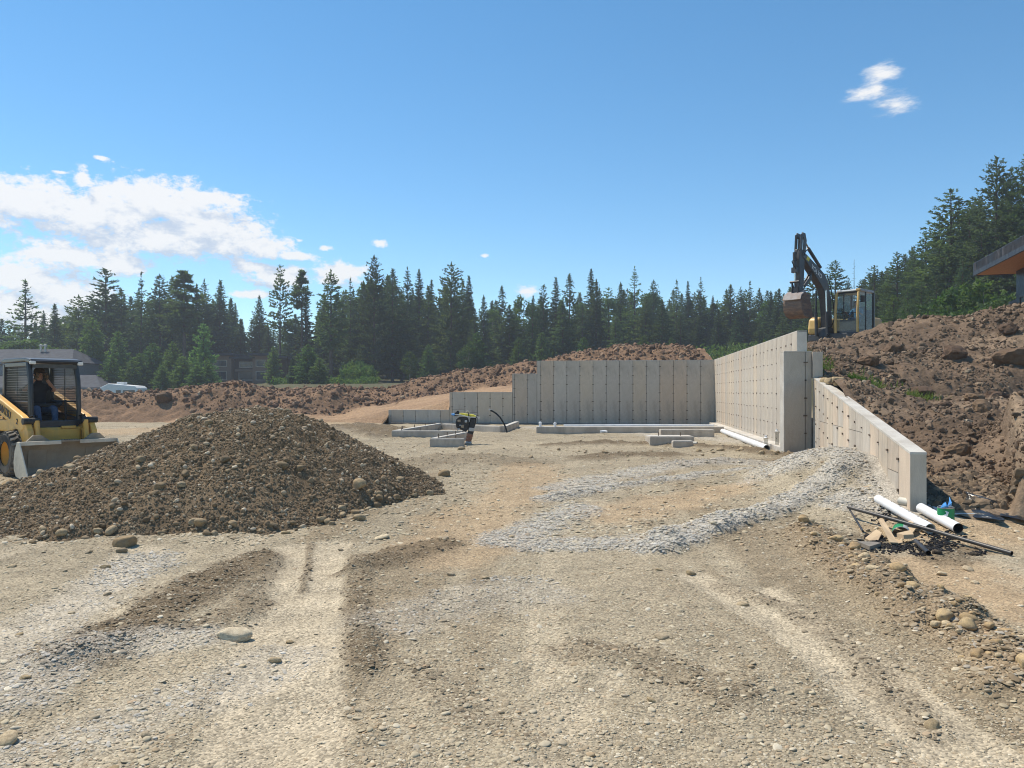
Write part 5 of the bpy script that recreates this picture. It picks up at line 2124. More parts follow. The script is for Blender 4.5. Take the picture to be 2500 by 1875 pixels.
    fs += [(0, n, 3 * n, 2 * n), (n - 1, 2 * n + n - 1, 3 * n + n - 1, 2 * n - 1)]
    m.add(vs, fs)
    bk = m.build('bucket', 'worn_steel', t, smooth=35)
    for s in (-1, 1):
        m = MB()
        m.prism([(1.80, .035), (1.40, .03), (1.25, .06), (1.17, .16), (1.15, .30), (1.20, .50), (1.30, .655), (1.40, .655)], 'y', s * hw, s * (hw + .022))
        m.build('side_plate', 'steel_edge', bk, bevel=.004)
    m = MB()
    for y0, y1 in ((-.90, -.17), (.18, .90)):
        m.bar((1.352, y0, .648), (1.352, y1, .648), .10, .02)
        m.bar((1.395, y0, .62), (1.395, y1, .62), .012, .055)
    m.build('top_edge', 'steel_edge', bk, bevel=.003)
    m = MB()
    m.bar((1.345, -.165, .645), (1.345, .175, .645), .12, .03)
    for k in range(7):
        m.box((1.345, -.13 + k * .045, .665), (.10, .012, .016))
    m.build('step_tread', 'worn_steel', bk)
    m = MB()
    m.bar((1.78, -.9, .035), (1.78, .9, .035), .12, .03)
    m.build('cutting_edge', 'steel_edge', bk, bevel=.003)
    for s in (-1, 1):
        m = MB()
        m.prism([(1.0, .15), (1.2, .15), (1.24, .56), (1.05, .60)], 'y', s * .36, s * .70)
        m.build('hitch_plate', 'worn_steel', bk, bevel=.01)
        m = MB()
        m.prism([(s * .32, .655), (s * .48, .76), (s * .62, .76), (s * .74, .655)], 'x', 1.22, 1.27)
        m.build('gusset', 'worn_steel', bk)
    # operator: both gloved hands raised to the face
    J, segs = seated(dict(l=(.19, .07, .63), r=(.19, -.07, .63), elbow_l=(.12, .27, .36), elbow_r=(.12, -.27, .36)), .06)
    M4 = Matrix.Translation(loc) @ Matrix.Rotation(ang, 4, 'Z')
    p = M4 @ Vector((-.12, 0, 1.18))
    person('person', 'loader operator in a dark sleeveless shirt, cap and jeans, both gloved hands at the face', p, ang, J, segs,
           dict(top='shirt_black', skin='skin', arm='skin', legs='jeans', feet='boot'), 'cap', gloves=True)


skid_steer()


# ================================================================== excavator
def excavator():
    ang = R(221)
    ex = P(2052, 0, 33.0)
    zb = 2.97
    t = empty('excavator', (ex.x, 33.0, zb), ang, 'excavator with dark boom, cream-yellow cab posts and raised digging bucket on the dirt hill', 'excavator')
    G, Yl = 'boom_grey', 'cream_yellow'
    # tracks and blade
    for s in (-1, 1):
        m = MB()
        pr = []
        for k in range(13):
            a = math.pi / 2 + math.pi * k / 12
            pr.append((-1.0 + .33 * math.cos(a), .34 + .33 * math.sin(a)))
        for k in range(13):
            a = -math.pi / 2 + math.pi * k / 12
            pr.append((1.05 + .33 * math.cos(a), .34 + .33 * math.sin(a)))
        m.prism(pr, 'y', s * .62, s * 1.05)
        m.build('track', 'rubber_dusty', t, bevel=.03)
    m = MB()
    m.box((0, 0, .50), (1.6, 1.3, .35))
    m.build('undercarriage', 'engine_dark', t, bevel=.02)
    m = MB()
    m.box((1.70, 0, .42), (.08, 2.1, .42))
    m.build('dozer_blade', 'worn_steel', t, bevel=.01)
    # upper house
    z0 = .78
    m = MB()
    m.prism([(-1.35, -.95), (1.0, -.95), (1.05, -.2), (1.08, 1.24), (-1.1, 1.24)], 'z', z0, z0 + .30)
    m.build('upper_frame', G, t, bevel=.04)
    m = MB()
    m.prism([(-1.5, -.92), (-.2, -.95), (.35, -.95), (.45, -.6), (.45, -.40), (-.42, -.05), (-.42, 1.18), (-1.35, 1.20)], 'z', z0 + .30, z0 + 1.02)
    m.build('engine_cover', Yl, t, bevel=.14, seg=4)
    m = MB()
    m.prism([(.30, z0 + .3), (1.02, z0 + .3), (1.05, z0 + .55), (.98, z0 + .95), (.80, z0 + 1.05), (.30, z0 + 1.05)], 'y', -.95, -.48)
    m.build('tool_box', Yl, t, bevel=.10, seg=4)
    # cab
    cx0, cx1, cy0, cy1, cz0, cz1 = -.40, 1.06, .30, 1.22, z0 + .30, z0 + 2.02
    m = MB()
    for s, yy in ((-1, cy0), (1, cy1)):
        m.tube([(cx1 - .02, yy, cz0), (cx1, yy, cz0 + .75), (cx1 - .10, yy, cz1 - .10), (cx1 - .2, yy, cz1)], .052, 8)
    m.build('cab_post', Yl, t, smooth=40)
    m = MB()
    for yy in (cy0, cy1):
        m.bar((cx0, yy, cz0), (cx0, yy, cz1), .10, .08)
        m.bar((.32, yy, cz0), (.32, yy, cz1), .06, .05)
        m.bar((cx0, yy, cz0 + .06), (cx1, yy, cz0 + .06), .05, .12)
    m.build('door_frame', 'cab_black', t, bevel=.01)
    m = MB()
    m.prism([(cx0 - .05, cz1 - .03), (cx1 - .12, cz1 - .03), (cx1 - .10, cz1 + .01), (cx1 - .3, cz1 + .08), (cx0, cz1 + .08)], 'y', cy0 - .03, cy1 + .03)
    m.build('cab_roof', 'label_grey', t, bevel=.03)
    m = MB()
    m.bar((cx1 - .16, cy0, cz1 - .06), (cx1 - .16, cy1, cz1 - .06), .05, .06)
    m.build('sun_visor', 'hose_black', t, bevel=.01)
    for yy in (cy0 + .1, cy1 - .02):
        m = MB()
        m.box((cx1 - .12, yy, cz1 + .02), (.08, .16, .09))
        m.build('cab_lamp', 'lamp_white' if yy < .7 else Yl, t, bevel=.015)
    m = MB()
    m.add([(cx1 - .02, cy0 + .04, cz0 + .08), (cx1 - .02, cy1 - .04, cz0 + .08), (cx1 + .0, cy1 - .04, cz0 + .75), (cx1 + .0, cy0 + .04, cz0 + .75), (cx1 - .12, cy1 - .04, cz1 - .1), (cx1 - .12, cy0 + .04, cz1 - .1)],
          [(0, 1, 2, 3), (3, 2, 4, 5)])
    m.build('windscreen', 'cab_glass', t)
    m = MB()
    m.bar((cx1 + .005, cy0, cz0 + .80), (cx1 + .005, cy1, cz0 + .80), .025, .025)
    m.build('windscreen_bar', 'hose_black', t)
    m = MB()
    m.tube([(cx1 + .02, .42, cz0 + .95), (cx1 + .02, .88, cz0 + .76)], .012, 6)
    m.build('wiper', 'hose_black', t)
    for yy in (cy0, cy1):
        m = MB()
        m.add([(cx0 + .05, yy, cz0 + .12), (.30, yy, cz0 + .12), (.30, yy, cz1 - .06), (cx0 + .05, yy, cz1 - .06)], [(0, 1, 2, 3)])
        m.add([(.35, yy, cz0 + .12), (cx1 - .08, yy, cz0 + .12), (cx1 - .14, yy, cz1 - .06), (.35, yy, cz1 - .06)], [(0, 1, 2, 3)])
        m.build('side_window', 'cab_glass', t)
    m = MB()
    m.box((cx0 + .02, .76, cz0 + .5), (.05, .9, 1.0))
    m.build('rear_panel', 'cab_black', t)
    m = MB()
    m.box((.12, .76, cz0 + .40), (.5, .5, .16))
    m.prism([(-.15, cz0 + .45), (-.02, cz0 + .45), (-.10, cz0 + 1.15), (-.22, cz0 + 1.15)], 'y', .51, 1.01)
    m.build('seat', 'seat_black', t, bevel=.04)
    m = MB()
    m.prism([(.70, cz0), (.95, cz0), (.92, cz0 + .55), (.75, cz0 + .55)], 'y', .40, 1.12)
    m.build('console', 'siding_grey', t, bevel=.03)
    for s in (-1, 1):
        m = MB()
        m.tube([(.55, .76 + s * .28, cz0 + .45), (.60, .76 + s * .28, cz0 + .78)], .02, 8)
        m.build('control_lever', 'hose_black', t)
    m = MB()
    m.tube([(cx1 - .2, cy1 + .03, cz1 - .2), (cx1 - .1, cy1 + .16, cz1 - .25), (cx1 - .1, cy1 + .16, cz1 - .5)], .014, 6)
    m.box((cx1 - .1, cy1 + .16, cz1 - .38), (.04, .16, .26))
    m.build('mirror', 'hose_black', t)
    # boom
    by = -.26
    top = [(.62, 1.05), (.52, 1.60), (.58, 2.40), (.78, 3.15), (1.10, 3.55), (1.60, 3.80), (2.75, 4.32)]
    bot = [(2.70, 4.02), (1.72, 3.32), (1.30, 2.98), (1.08, 2.55), (.95, 1.90), (.90, 1.10), (.76, .98)]
    m = MB()
    m.prism(top + [(2.86, 4.26), (2.86, 4.08)] + bot, 'y', by - .15, by + .15)
    m.build('boom', G, t, bevel=.02)
    m = MB()
    m.prism([(.45, .95), (1.08, .95), (1.02, 1.32), (.84, 1.42), (.55, 1.32)], 'y', by - .22, by + .22)
    m.build('boom_foot', G, t, bevel=.02)
    for s in (-1, 1):
        m = MB()
        m.tube([(1.12, by + s * .24, 1.0), (1.16, by + s * .24, 2.0)], .065, 10)
        m.build('boom_cylinder', G, t, smooth=40)
        m = MB()
        m.tube([(1.16, by + s * .24, 1.9), (1.18, by + s * .22, 2.9)], .038, 8)
        m.build('cylinder_rod', 'chrome_rod' if s > 0 else 'boom_grey', t, smooth=40)
    # stick
    tip = (2.80, 4.18)
    stick = [(2.62, 4.86), (2.70, 5.08), (2.90, 5.10), (3.00, 4.55), (3.10, 3.95), (3.04, 2.55), (2.98, 2.42), (2.80, 2.42), (2.74, 2.60), (2.66, 3.9), (2.60, 4.45)]
    m = MB()
    m.prism([(2.60, 4.40), (3.03, 4.40), (3.10, 3.95), (3.04, 2.55), (2.98, 2.42), (2.80, 2.42), (2.74, 2.60), (2.66, 3.9)], 'y', by - .13, by + .13)
    m.build('stick', G, t, bevel=.02)
    for s in (-1, 1):
        m = MB()
        m.prism([(2.60, 4.36), (2.52, 4.80), (2.62, 5.08), (2.84, 5.10), (2.90, 4.95), (2.72, 4.86), (2.76, 4.36)], 'y', by + s * .09, by + s * .14)
        m.prism([(2.86, 4.38), (2.82, 4.8), (2.84, 5.05), (2.96, 5.0), (3.02, 4.38)], 'y', by + s * .09, by + s * .14)
        m.build('stick_ear', G, t, bevel=.01)
    m = MB()
    m.tube([(1.25, by, 3.86), (2.2, by, 4.56)], .07, 10)
    m.build('stick_cylinder', G, t, smooth=40)
    m = MB()
    m.tube([(2.1, by, 4.50), (2.66, by, 4.98)], .035, 8)
    m.build('cylinder_rod', 'chrome_rod', t, smooth=40)
    m = MB()
    m.tube([(3.24, by, 4.25), (3.22, by, 3.30)], .07, 10)
    m.box((3.22, by, 3.38), (.16, .22, .26))
    m.build('bucket_cylinder', G, t, smooth=40)
    m = MB()
    m.tube([(3.22, by, 3.4), (3.20, by, 2.80)], .038, 8)
    m.build('cylinder_rod', 'chrome_rod', t, smooth=40)
    m = MB()
    for s in (-1, 1):
        m.bar((3.22, by + s * .12, 2.80), (3.02, by + s * .12, 2.40), .03, .08)
        m.bar((3.22, by + s * .12, 2.80), (3.20, by + s * .12, 2.15), .03, .08)
    m.tube([(3.22, by - .2, 2.80), (3.22, by + .2, 2.80)], .06, 10)
    m.build('linkage', G, t, bevel=.008)
    m = MB()                                                # thumb tucked behind the stick
    m.prism([(2.62, 2.70), (2.30, 3.05), (2.05, 3.42), (2.0, 3.30), (2.22, 2.95), (2.52, 2.60)], 'y', by - .08, by - .03)
    m.prism([(2.62, 2.70), (2.30, 3.05), (2.05, 3.42), (2.0, 3.30), (2.22, 2.95), (2.52, 2.60)], 'y', by + .03, by + .08)
    m.bar((2.1, by - .1, 3.30), (2.1, by + .1, 3.30), .05, .05, up=(1, 0, 0))
    m.build('thumb', G, t, bevel=.008)
    for pth, nm in (([(2.9, by + .1, 4.3), (3.25, by + .15, 4.4), (3.36, by + .12, 4.1), (3.28, by + .1, 3.8)], 'h'), ([(3.28, by + .1, 3.9), (3.7, by + .12, 3.75), (3.45, by + .1, 3.55), (3.27, by + .08, 3.42)], 'h'),
                    ([(2.0, by + .17, 4.05), (2.5, by + .24, 4.42), (2.75, by + .22, 4.35), (2.82, by + .17, 4.12)], 'h'), ([(.75, by + .18, 1.3), (.5, by + .24, 1.7), (.50, by + .2, 2.3), (.66, by + .17, 3.0), (1.0, by + .16, 3.6)], 'h'),
                    ([(.9, by + .2, 1.2), (1.25, by + .3, 1.05), (1.05, by + .32, .9)], 'h')):
        m = MB()
        q = []
        for i in range(len(pth) - 1):
            for f in (0, .33, .66):
                q.append(Vector(pth[i]).lerp(Vector(pth[i + 1]), f))
        q.append(Vector(pth[-1]))
        q = [(q[max(i - 1, 0)] + q[i] * 2 + q[min(i + 1, len(q) - 1)]) / 4 for i in range(len(q))]
        m.tube(q, .02, 6)
        m.build('hydraulic_hose', 'hose_black', t, smooth=50)
    # lettering and warning plate on the boom side
    bd = Vector((1.60 - 2.75, 0, 3.80 - 4.32)).normalized()
    sl = math.atan2(3.80 - 4.32, 1.60 - 2.75)
    lt = text_part('lettering', 'VOLVO', .27, 'letter_white', t, (2.22, by + .155, 3.72), (R(90), -(sl), 0), depth=.003)
    # reads from the tip towards the elbow on the side that looks to +y
    ex_ = Vector((bd.x, 0, bd.z))
    ez = Vector((0, 1, 0))
    ey = ez.cross(ex_)
    lt.rotation_euler = Matrix((ex_, ey, ez)).transposed().to_euler()
    m = MB()
    m.box((2.45, by + .153, 4.03), (.20, .008, .20), Matrix.Rotation(-sl, 3, 'Y'))
    m.build('warning_plate', 'sticker_yellow', t)
    # bucket hanging from the stick, mouth turned away from the yard
    hw = .37
    m = MB()
    out = [(2.78, 2.28), (3.10, 2.34), (3.34, 2.16), (3.44, 1.90), (3.40, 1.60), (3.20, 1.38), (2.90, 1.30), (2.52, 1.36)]
    n = len(out)
    cc = Vector((3.0, 0, 1.85))
    vs = [(x, by + s * hw, z) for s in (-1, 1) for x, z in out] + [(x + (3.0 - x) * .06, by + s * hw, z + (1.85 - z) * .06) for s in (-1, 1) for x, z in out]
    fs = []
    for i in range(n - 1):
        fs += [(i, i + 1, n + i + 1, n + i), (2 * n + i, 3 * n + i, 3 * n + i + 1, 2 * n + i + 1)]
    fs += [(0, n, 3 * n, 2 * n), (n - 1, 3 * n - 1, 4 * n - 1, 2 * n - 1)]
    m.add(vs, fs)
    bk = m.build('bucket', 'earth_bucket', t, smooth=35)
    for s in (-1, 1):
        m = MB()
        m.prism(out, 'y', by + s * hw, by + s * (hw + .03))
        m.build('side_plate', 'earth_bucket', bk, bevel=.006)
    m = MB()
    m.prism([(3.06, 2.36), (3.38, 2.17), (3.47, 2.0), (3.50, 2.02), (3.40, 2.22), (3.08, 2.40)], 'y', by - hw - .02, by + hw + .02)
    m.build('back_plate', 'bucket_top', bk, bevel=.006)
    for s in (-1, 1):
        m = MB()
        m.prism([(2.80, 2.52), (3.24, 2.22), (3.20, 2.08), (2.95, 2.22), (2.78, 2.30)], 'y', by + s * .14, by + s * .19)
        m.build('bucket_ear', 'bucket_top', bk, bevel=.006)
    m = MB()
    m.box((2.98, by, 2.44), (.42, .36, .20))
    m.build('quick_hitch', G, bk, bevel=.02)
    for k in range(5):
        m = MB()
        yy = by - .32 + k * .16
        m.prism([(2.52, 1.33), (2.55, 1.41), (2.36, 1.40)], 'y', yy - .035, yy + .035)
        m.build('tooth', 'bucket_top', bk)
    for o in list(t.children) + [g for ch in t.children for g in ch.children]:      # the boom reaches further out
        if o.name.startswith('lettering') or o.type != 'MESH':
            o.location.x += 0.12 * max(0, min(1, (o.location.x - 1.3) / 1.3))
            continue
        for v in o.data.vertices:
            if v.co.x > 2.0 and o.name.split('.')[0] not in ('boom', 'stick_cylinder'):
                v.co.z += .30 * max(0, min(1, (4.2 - v.co.z) / 1.6))
            v.co.x += 0.12 * max(0, min(1, (v.co.x - 1.3) / 1.3))
    J, segs = seated(dict(l=(.44, .26, .26), r=(.44, -.26, .26), elbow_l=(.16, .29, .18), elbow_r=(.16, -.29, .18)), .0)
    M4 = Matrix.Translation((ex.x, 33.0, zb)) @ Matrix.Rotation(ang, 4, 'Z')
    p = M4 @ Vector((.08, .76, cz0 + .58))
    person('person', 'excavator operator in a light blue shirt behind the cab glass', p, ang, J, segs, dict(top='shirt_blue', skin='skin', arm='shirt_blue', legs='jeans', feet='boot'), 'hair')


excavator()


# ================================================================== rammer
def rammer():
    y = 22.3
    o = P(1143, 1080, y)
    t = empty('tamping_rammer', (o.x, y, gz(o.x, y)), 0, 'black and yellow tamping rammer standing tilted by the kerb walls', 'rammer')
    k = 1 / 711.0

    def q(x, z):
        return ((x - 880) * k, (960 - z) * k)

    def poly(pts, y0, y1, name, mat, bevel=.012, **kw):
        m = MB()
        m.prism([q(*p) for p in pts], 'y', y0, y1)
        return m.build(name, mat, t, bevel=bevel, **kw)
    poly([(800, 960), (955, 965), (950, 935), (820, 925)], -.15, .15, 'shoe', 'worn_steel')
    poly([(820, 925), (940, 940), (955, 905), (840, 890)], -.10, .10, 'shoe_plate', 'label_grey')
    m = MB()
    a, b = Vector((q(880, 900)[0], 0, q(880, 900)[1])), Vector((q(925, 735)[0], 0, q(925, 735)[1]))
    d = b - a
    n = 10
    m.tube([a + d * (i / n) for i in range(n + 1)], [.104 if i % 2 else .078 for i in range(n + 1)], 14)
    m.build('bellows', 'bellows_brown', t, smooth=60)
    m = MB()
    e = Vector((q(945, 660)[0], 0, q(945, 660)[1]))
    m.tube([b, e], [.085, .09], 14)
    m.build('spring_collar', 'engine_dark', t, smooth=40)
    poly([(890, 680), (1000, 690), (1035, 520), (1010, 620), (905, 610)], -.09, .09, 'gear_guard', 'steel_light')
    poly([(890, 650), (990, 660), (1015, 600), (1050, 500), (1050, 420), (930, 400), (905, 520)], -.085, .085, 'crankcase', 'engine_dark', .03)
    poly([(640, 440), (700, 390), (870, 400), (905, 500), (890, 640), (830, 700), (760, 660), (650, 620), (625, 520)], -.13, .11, 'engine', 'engine_dark', .008)
    for x, z, w, h in [(660, 560, 40, 90), (700, 470, 60, 40), (770, 580, 60, 60), (840, 480, 50, 50), (690, 640, 50, 30), (720, 560, 26, 26)]:
        m = MB()
        c = q(x, z)
        m.box((c[0], -.135, c[1]), (w * k, .06, h * k))
        m.build('engine_fitting', {60: 'worn_steel', 26: 'steel_light', 50: 'label_grey'}.get(w, 'engine_dark'), t, bevel=.01)
    m = MB()
    c = q(800, 470)
    m.lathe([(.0, -.16), (.036, -.155), (.042, -.12), (.042, -.05)], (c[0], 0, c[1]), 'y', 16)
    m.build('air_filter', 'engine_dark', t, smooth=40)
    m = MB()
    m.tube([(q(870, 410)[0], -.1, q(870, 410)[1]), (q(915, 430)[0], -.11, q(915, 430)[1]), (q(905, 490)[0], -.1, q(905, 490)[1])], .016, 8)
    m.build('fuel_line', 'label_grey', t, smooth=50)
    poly([(705, 315), (760, 312), (900, 335), (990, 345), (1050, 375), (1040, 395), (900, 385), (705, 365)], -.12, .12, 'fuel_tank', 'rammer_yellow', .02, seg=3)
    poly([(1000, 370), (1055, 378), (1060, 420), (1000, 415)], -.10, .10, 'tank_end', 'engine_dark', .02)
    m = MB()
    c = q(1100, 415)
    m.tube([(q(1050, 395)[0], 0, q(1050, 395)[1]), (c[0], 0, c[1])], .022, 10)
    m.tube([(c[0], -.09, c[1]), (c[0], .09, c[1])], .032, 12)
    m.build('roller', 'steel_light', t, smooth=40)
    m = MB()
    for s in (-1, 1):
        pth = [(1040, 400), (900, 395), (715, 350), (620, 345), (575, 345)]
        m.tube([(q(*p_)[0], s * .16, q(*p_)[1]) for p_ in pth], .016, 8)
    m.tube([(q(575, 345)[0], -.16, q(575, 345)[1]), (q(575, 345)[0], .16, q(575, 345)[1])], .018, 8)
    m.build('handle_frame', 'label_grey', t, smooth=50)
    m = MB()
    m.tube([(q(610, 345)[0], -.19, q(610, 345)[1]), (q(545, 335)[0], -.19, q(545, 335)[1])], [.035, .022], 10)
    m.build('handle_grip', 'blue_plastic', t, smooth=50)
    poly([(575, 380), (690, 370), (700, 300), (680, 262), (650, 262), (640, 290), (600, 300)], -.07, .07, 'throttle_box', 'hose_black', .02)
    m = MB()
    pth = []
    for i in range(9):
        a_ = math.pi * i / 8
        pth.append((q(870 - 38 * math.cos(a_), 330 - 62 * math.sin(a_))[0], -.02, q(870, 330 - 62 * math.sin(a_))[1]))
    m.tube(pth, .009, 6)
    m.build('lifting_hook', 'steel_light', t, smooth=50)
    m = MB()
    m.bar((q(898, 305)[0], -.125, q(898, 305)[1]), (q(898, 400)[0], -.125, q(898, 400)[1]), .03, .02)
    m.build('tank_strap', 'hose_black', t)


rammer()


# ================================================================== builder's clutter beside the wing wall
def can(name, loc, rz, r, h, label, lie=False):
    t = empty(name, loc, rz, label, 'paint can')
    if lie:
        t.rotation_euler = (R(90), R(12), rz)
    m = MB()
    m.lathe([(0, 0), (r, 0), (r, .006), (r * .985, .012), (r * .985, h - .012), (r, h - .006), (r, h)], seg=28)
    m.build('can_body', 'can_metal', t, smooth=40)
    m = MB()
    seg = 28
    vs, fs = [], []
    for k in range(seg // 2 + 1):
        a = -math.pi * 1.02 + math.pi * 2 * k / seg
        for z in (.016, h - .016):
            vs.append((r * 1.004 * math.cos(a), r * 1.004 * math.sin(a), z))
    for k in range(seg // 2):
        fs.append((2 * k, 2 * k + 2, 2 * k + 3, 2 * k + 1))
    m.add(vs, fs)
    m.build('green_label', 'green_label', t, smooth=60)
    m = MB()
    vs, fs = [], []
    for k in range(seg // 2 + 1):
        a = math.pi * (-0.02 if not lie else 0) + math.pi * 2 * k / seg
        for z in (.016, h - .016):
            vs.append((r * 1.003 * math.cos(a), r * 1.003 * math.sin(a), z))
    for k in range(seg // 2):
        fs.append((2 * k, 2 * k + 2, 2 * k + 3, 2 * k + 1))
    m.add(vs, fs)
    m.build('grey_label', 'label_grey', t, smooth=60)
    return t


def clutter():
    def G(zx, zy):                       # survey on the 4.81x enlargement
        p = GP(2040 + zx / 4.81, 1180 + zy / 4.81, 0.03)
        p.z = gz(p.x, p.y)
        return p

    r = .055
    a, b = G(500, 395), G(1110, 600)
    pipe('drain_pipe', [a + Vector((0, 0, r + .03)), b + Vector((0, 0, r + .01))], r, 'white perforated pipe with a socket end lying under the black pipe', holes=6, bell=True)
    a, b = G(1000, 455), G(1440, 595)
    pipe('drain_pipe', [a + Vector((0, 0, r + .02)), b + Vector((0, 0, r + .01))], r * 1.05, 'short white pipe with a black end beside the green can', inner='black_plastic', holes=2)
    a, b = G(150, 440), G(2070, 805)
    pp = pipe('steel_pipe', [a + Vector((0, 0, .13)), a.lerp(b, .5) + Vector((0, 0, .085)), b + Vector((0, 0, .03))], .022, 'long thin black pipe lying across the clutter', mat='black_plastic', inner='hose_black')
    a, b = G(940, 690), G(1090, 820)
    pipe('steel_pipe', [a + Vector((0, 0, .05)), b + Vector((0, 0, .03))], .024, 'short black pipe stub under the long black pipe', mat='black_plastic', inner='hose_black')
    a, b = G(170, 440), G(320, 560)
    pipe('steel_pipe', [a + Vector((0, 0, .09)), b + Vector((0, 0, .02))], .012, 'thin black rod leaning under the end of the long pipe', mat='black_plastic', hollow=False)
    # split white offcut behind
    a, b = G(750, 395), G(860, 410)
    t = pipe('pipe_offcut', [a + Vector((0, 0, .04)), b + Vector((0, 0, .04))], .05, 'short cream pipe offcut behind the white perforated pipe', mat='pvc_inside')
    p = P(2309, 1270, 8.85)
    p.z = gz(p.x, p.y) + .002
    c1 = can('paint_can', p, R(-25), .088, .20, 'upright green and grey can with torn blue plastic on its lid')
    m = MB()
    m.lathe([(.0, .20), (.07, .20), (.075, .206), (.0, .208)], seg=24)
    m.build('lid', 'can_metal', c1)
    m = MB()
    m.tube([(-.03, -.089, .105), (.005, -.0895, .12), (.012, -.0895, .145), (-.01, -.089, .16)], [.006, .014, .014, .006], 8)
    m.build('emblem', 'letter_white', c1)
    rs = random.Random(3)
    t = empty('plastic_scrap', p + Vector((0, 0, .21)), 0, 'crumpled blue plastic scrap stuck on the upright can', 'plastic scrap')
    m = MB()
    for cx, cy, cz, w, h in [(-.05, -.05, .0, .09, .05), (.03, -.02, .02, .04, .08), (-.02, .0, .0, .08, .04)]:
        vs = [(cx - w / 2, cy, cz - .02), (cx + w / 2, cy - .02, cz - .01), (cx + w / 2 * .7, cy + .02, cz + h), (cx - w / 2 * .4, cy - .01, cz + h * .6), (cx, cy - .05, cz + h * .3)]
        m.add(vs, [(0, 1, 4), (1, 2, 4), (2, 3, 4), (3, 0, 4)])
    o = m.build('plastic', 'blue_plastic', t)
    sd = o.modifiers.new('thick', 'SOLIDIFY')
    sd.thickness = .004
    # half of a can cut open, lying like a hood
    p = G(775, 570)
    t = empty('split_can', p + Vector((0, 0, .0)), R(-28), 'cut-open green can lying on its side over the tar', 'can')
    m = MB()
    seg = 18
    R0 = .098
    vs, fs = [], []
    for i, yy in enumerate((-.17, .17)):
        for k in range(seg + 1):
            aa = math.pi * k / seg
            vs.append((R0 * math.cos(aa), yy, R0 * math.sin(aa)))
    for k in range(seg):
        fs.append((k, k + 1, seg + 1 + k + 1, seg + 1 + k))
    m.add(vs, fs)
    o = m.build('shell', 'label_grey', t, smooth=60)
    o.modifiers.new('thick', 'SOLIDIFY').thickness = .004
    m = MB()
    m.add([(v[0] * 1.01, v[1] * .93, v[2] * 1.01) for v in vs], [f for i, f in enumerate(fs) if i > 7])
    m.build('green_label', 'green_label', t, smooth=60)
    m = MB()
    m.add([(v[0] * .985, v[1] * .995, v[2] * .985) for v in vs], fs)
    m.build('tarred_inside', 'hose_black', t, smooth=60)
    # cardboard and boards
    def board(name, pts, label, mat, cat, th=.012):
        q = [G(*p_[:2]) + Vector((0, 0, p_[2])) for p_ in pts]
        c = sum(q, Vector()) / len(q)
        t = empty(name, c, 0, label, cat)
        m = MB()
        m.add([v - c for v in q], [tuple(range(len(q)))])
        o = m.build('sheet', mat, t)
        o.modifiers.new('thick', 'SOLIDIFY').thickness = th
        return t
    board('cardboard_piece', [(500, 520, .09), (545, 510, .10), (730, 690, .03), (640, 700, .03)], 'torn cardboard strip leaning on the black pipe', 'cardboard', 'cardboard')
    board('cardboard_piece', [(345, 620, .02), (480, 580, .07), (545, 610, .06), (500, 640, .02), (400, 640, .02)], 'folded cardboard flap lying farthest from the cans', 'cardboard', 'cardboard')
    board('cardboard_piece', [(640, 625, .04), (780, 650, .03), (790, 672, .02), (690, 690, .02)], 'small cardboard scrap beside the torn strip', 'cardboard', 'cardboard')
    board('cardboard_piece', [(720, 560, .06), (890, 535, .09), (950, 590, .08), (900, 610, .05)], 'cardboard piece under the cut-open green can', 'cardboard', 'cardboard')
    board('wood_block', [(720, 630, .05), (880, 620, .06), (920, 650, .05), (800, 665, .05)], 'short board end lying under the long black pipe', 'cardboard', 'wood block', .045)
    board('wood_block', [(255, 700, .05), (460, 690, .05), (535, 705, .045), (400, 740, .045)], 'weathered grey board lying on the cobbles', 'grey_board', 'wood block', .04)
    # black sheet
    q = [(1530, 480), (1600, 430), (1750, 405), (1880, 400), (2030, 430), (2035, 485), (1900, 500), (1750, 520), (1600, 510)]
    w = [G(*p_) for p_ in q]
    c = sum(w, Vector()) / len(w)
    t = empty('plastic_sheet', c, 0, 'crumpled black plastic sheet at the edge of the trench', 'plastic sheet')
    bm = bmesh.new()
    n = 16
    x0, x1 = min(v.x for v in w), max(v.x for v in w)
    y0, y1 = min(v.y for v in w), max(v.y for v in w)
    vs = {}
    for i in range(n + 1):
        for j in range(n + 1):
            x = x0 + (x1 - x0) * i / n
            y = y0 + (y1 - y0) * j / n
            h = 0.03 + .09 * max(0, math.sin(math.pi * i / n)) * (0.4 + 0.6 * j / n) * (1 + .9 * float(fbm(np.array([x * 6.]), np.array([y * 6.]), 3, 4)[0]))
            vs[i, j] = bm.verts.new((x - c.x, y - c.y + .15 * math.sin(i * .9), gz(x, y) - c.z + h + (.06 if j > n - 3 and i > 5 else 0)))
    for i in range(n):
        for j in range(n):
            if (i in (0, 1) and j < n - 4) or (i > n - 3 and j < 5):
                continue
            bm.faces.new((vs[i, j], vs[i + 1, j], vs[i + 1, j + 1], vs[i, j + 1]))
    me = bpy.data.meshes.new('sheet')
    bm.to_mesh(me)
    bm.free()
    o = link_mesh('sheet', me, 'black_sheet', t)
    o.modifiers.new('thick', 'SOLIDIFY').thickness = .004
    a, b = G(1400, 470), G(1640, 478)
    m = MB()
    m.tube([a + Vector((0, 0, .02)) - c, b + Vector((0, 0, .05)) - c], .014, 8)
    m.build('edge_lath', 'label_grey', t)
    # white board end behind the wing wall
    p0, p1 = P(2266, 1240, 9.6), P(2290, 1248, 9.2)
    t = empty('white_board', p0, 0, 'narrow white board end behind the wing wall', 'board')
    m = MB()
    m.bar((0, 0, -.0), tuple(P(2296, 1252, 9.15) - p0), .03, .085)
    m.build('board', 'pvc_white', t)
    # tar lumps
    rs = np.random.RandomState(6)
    px, py = [], []
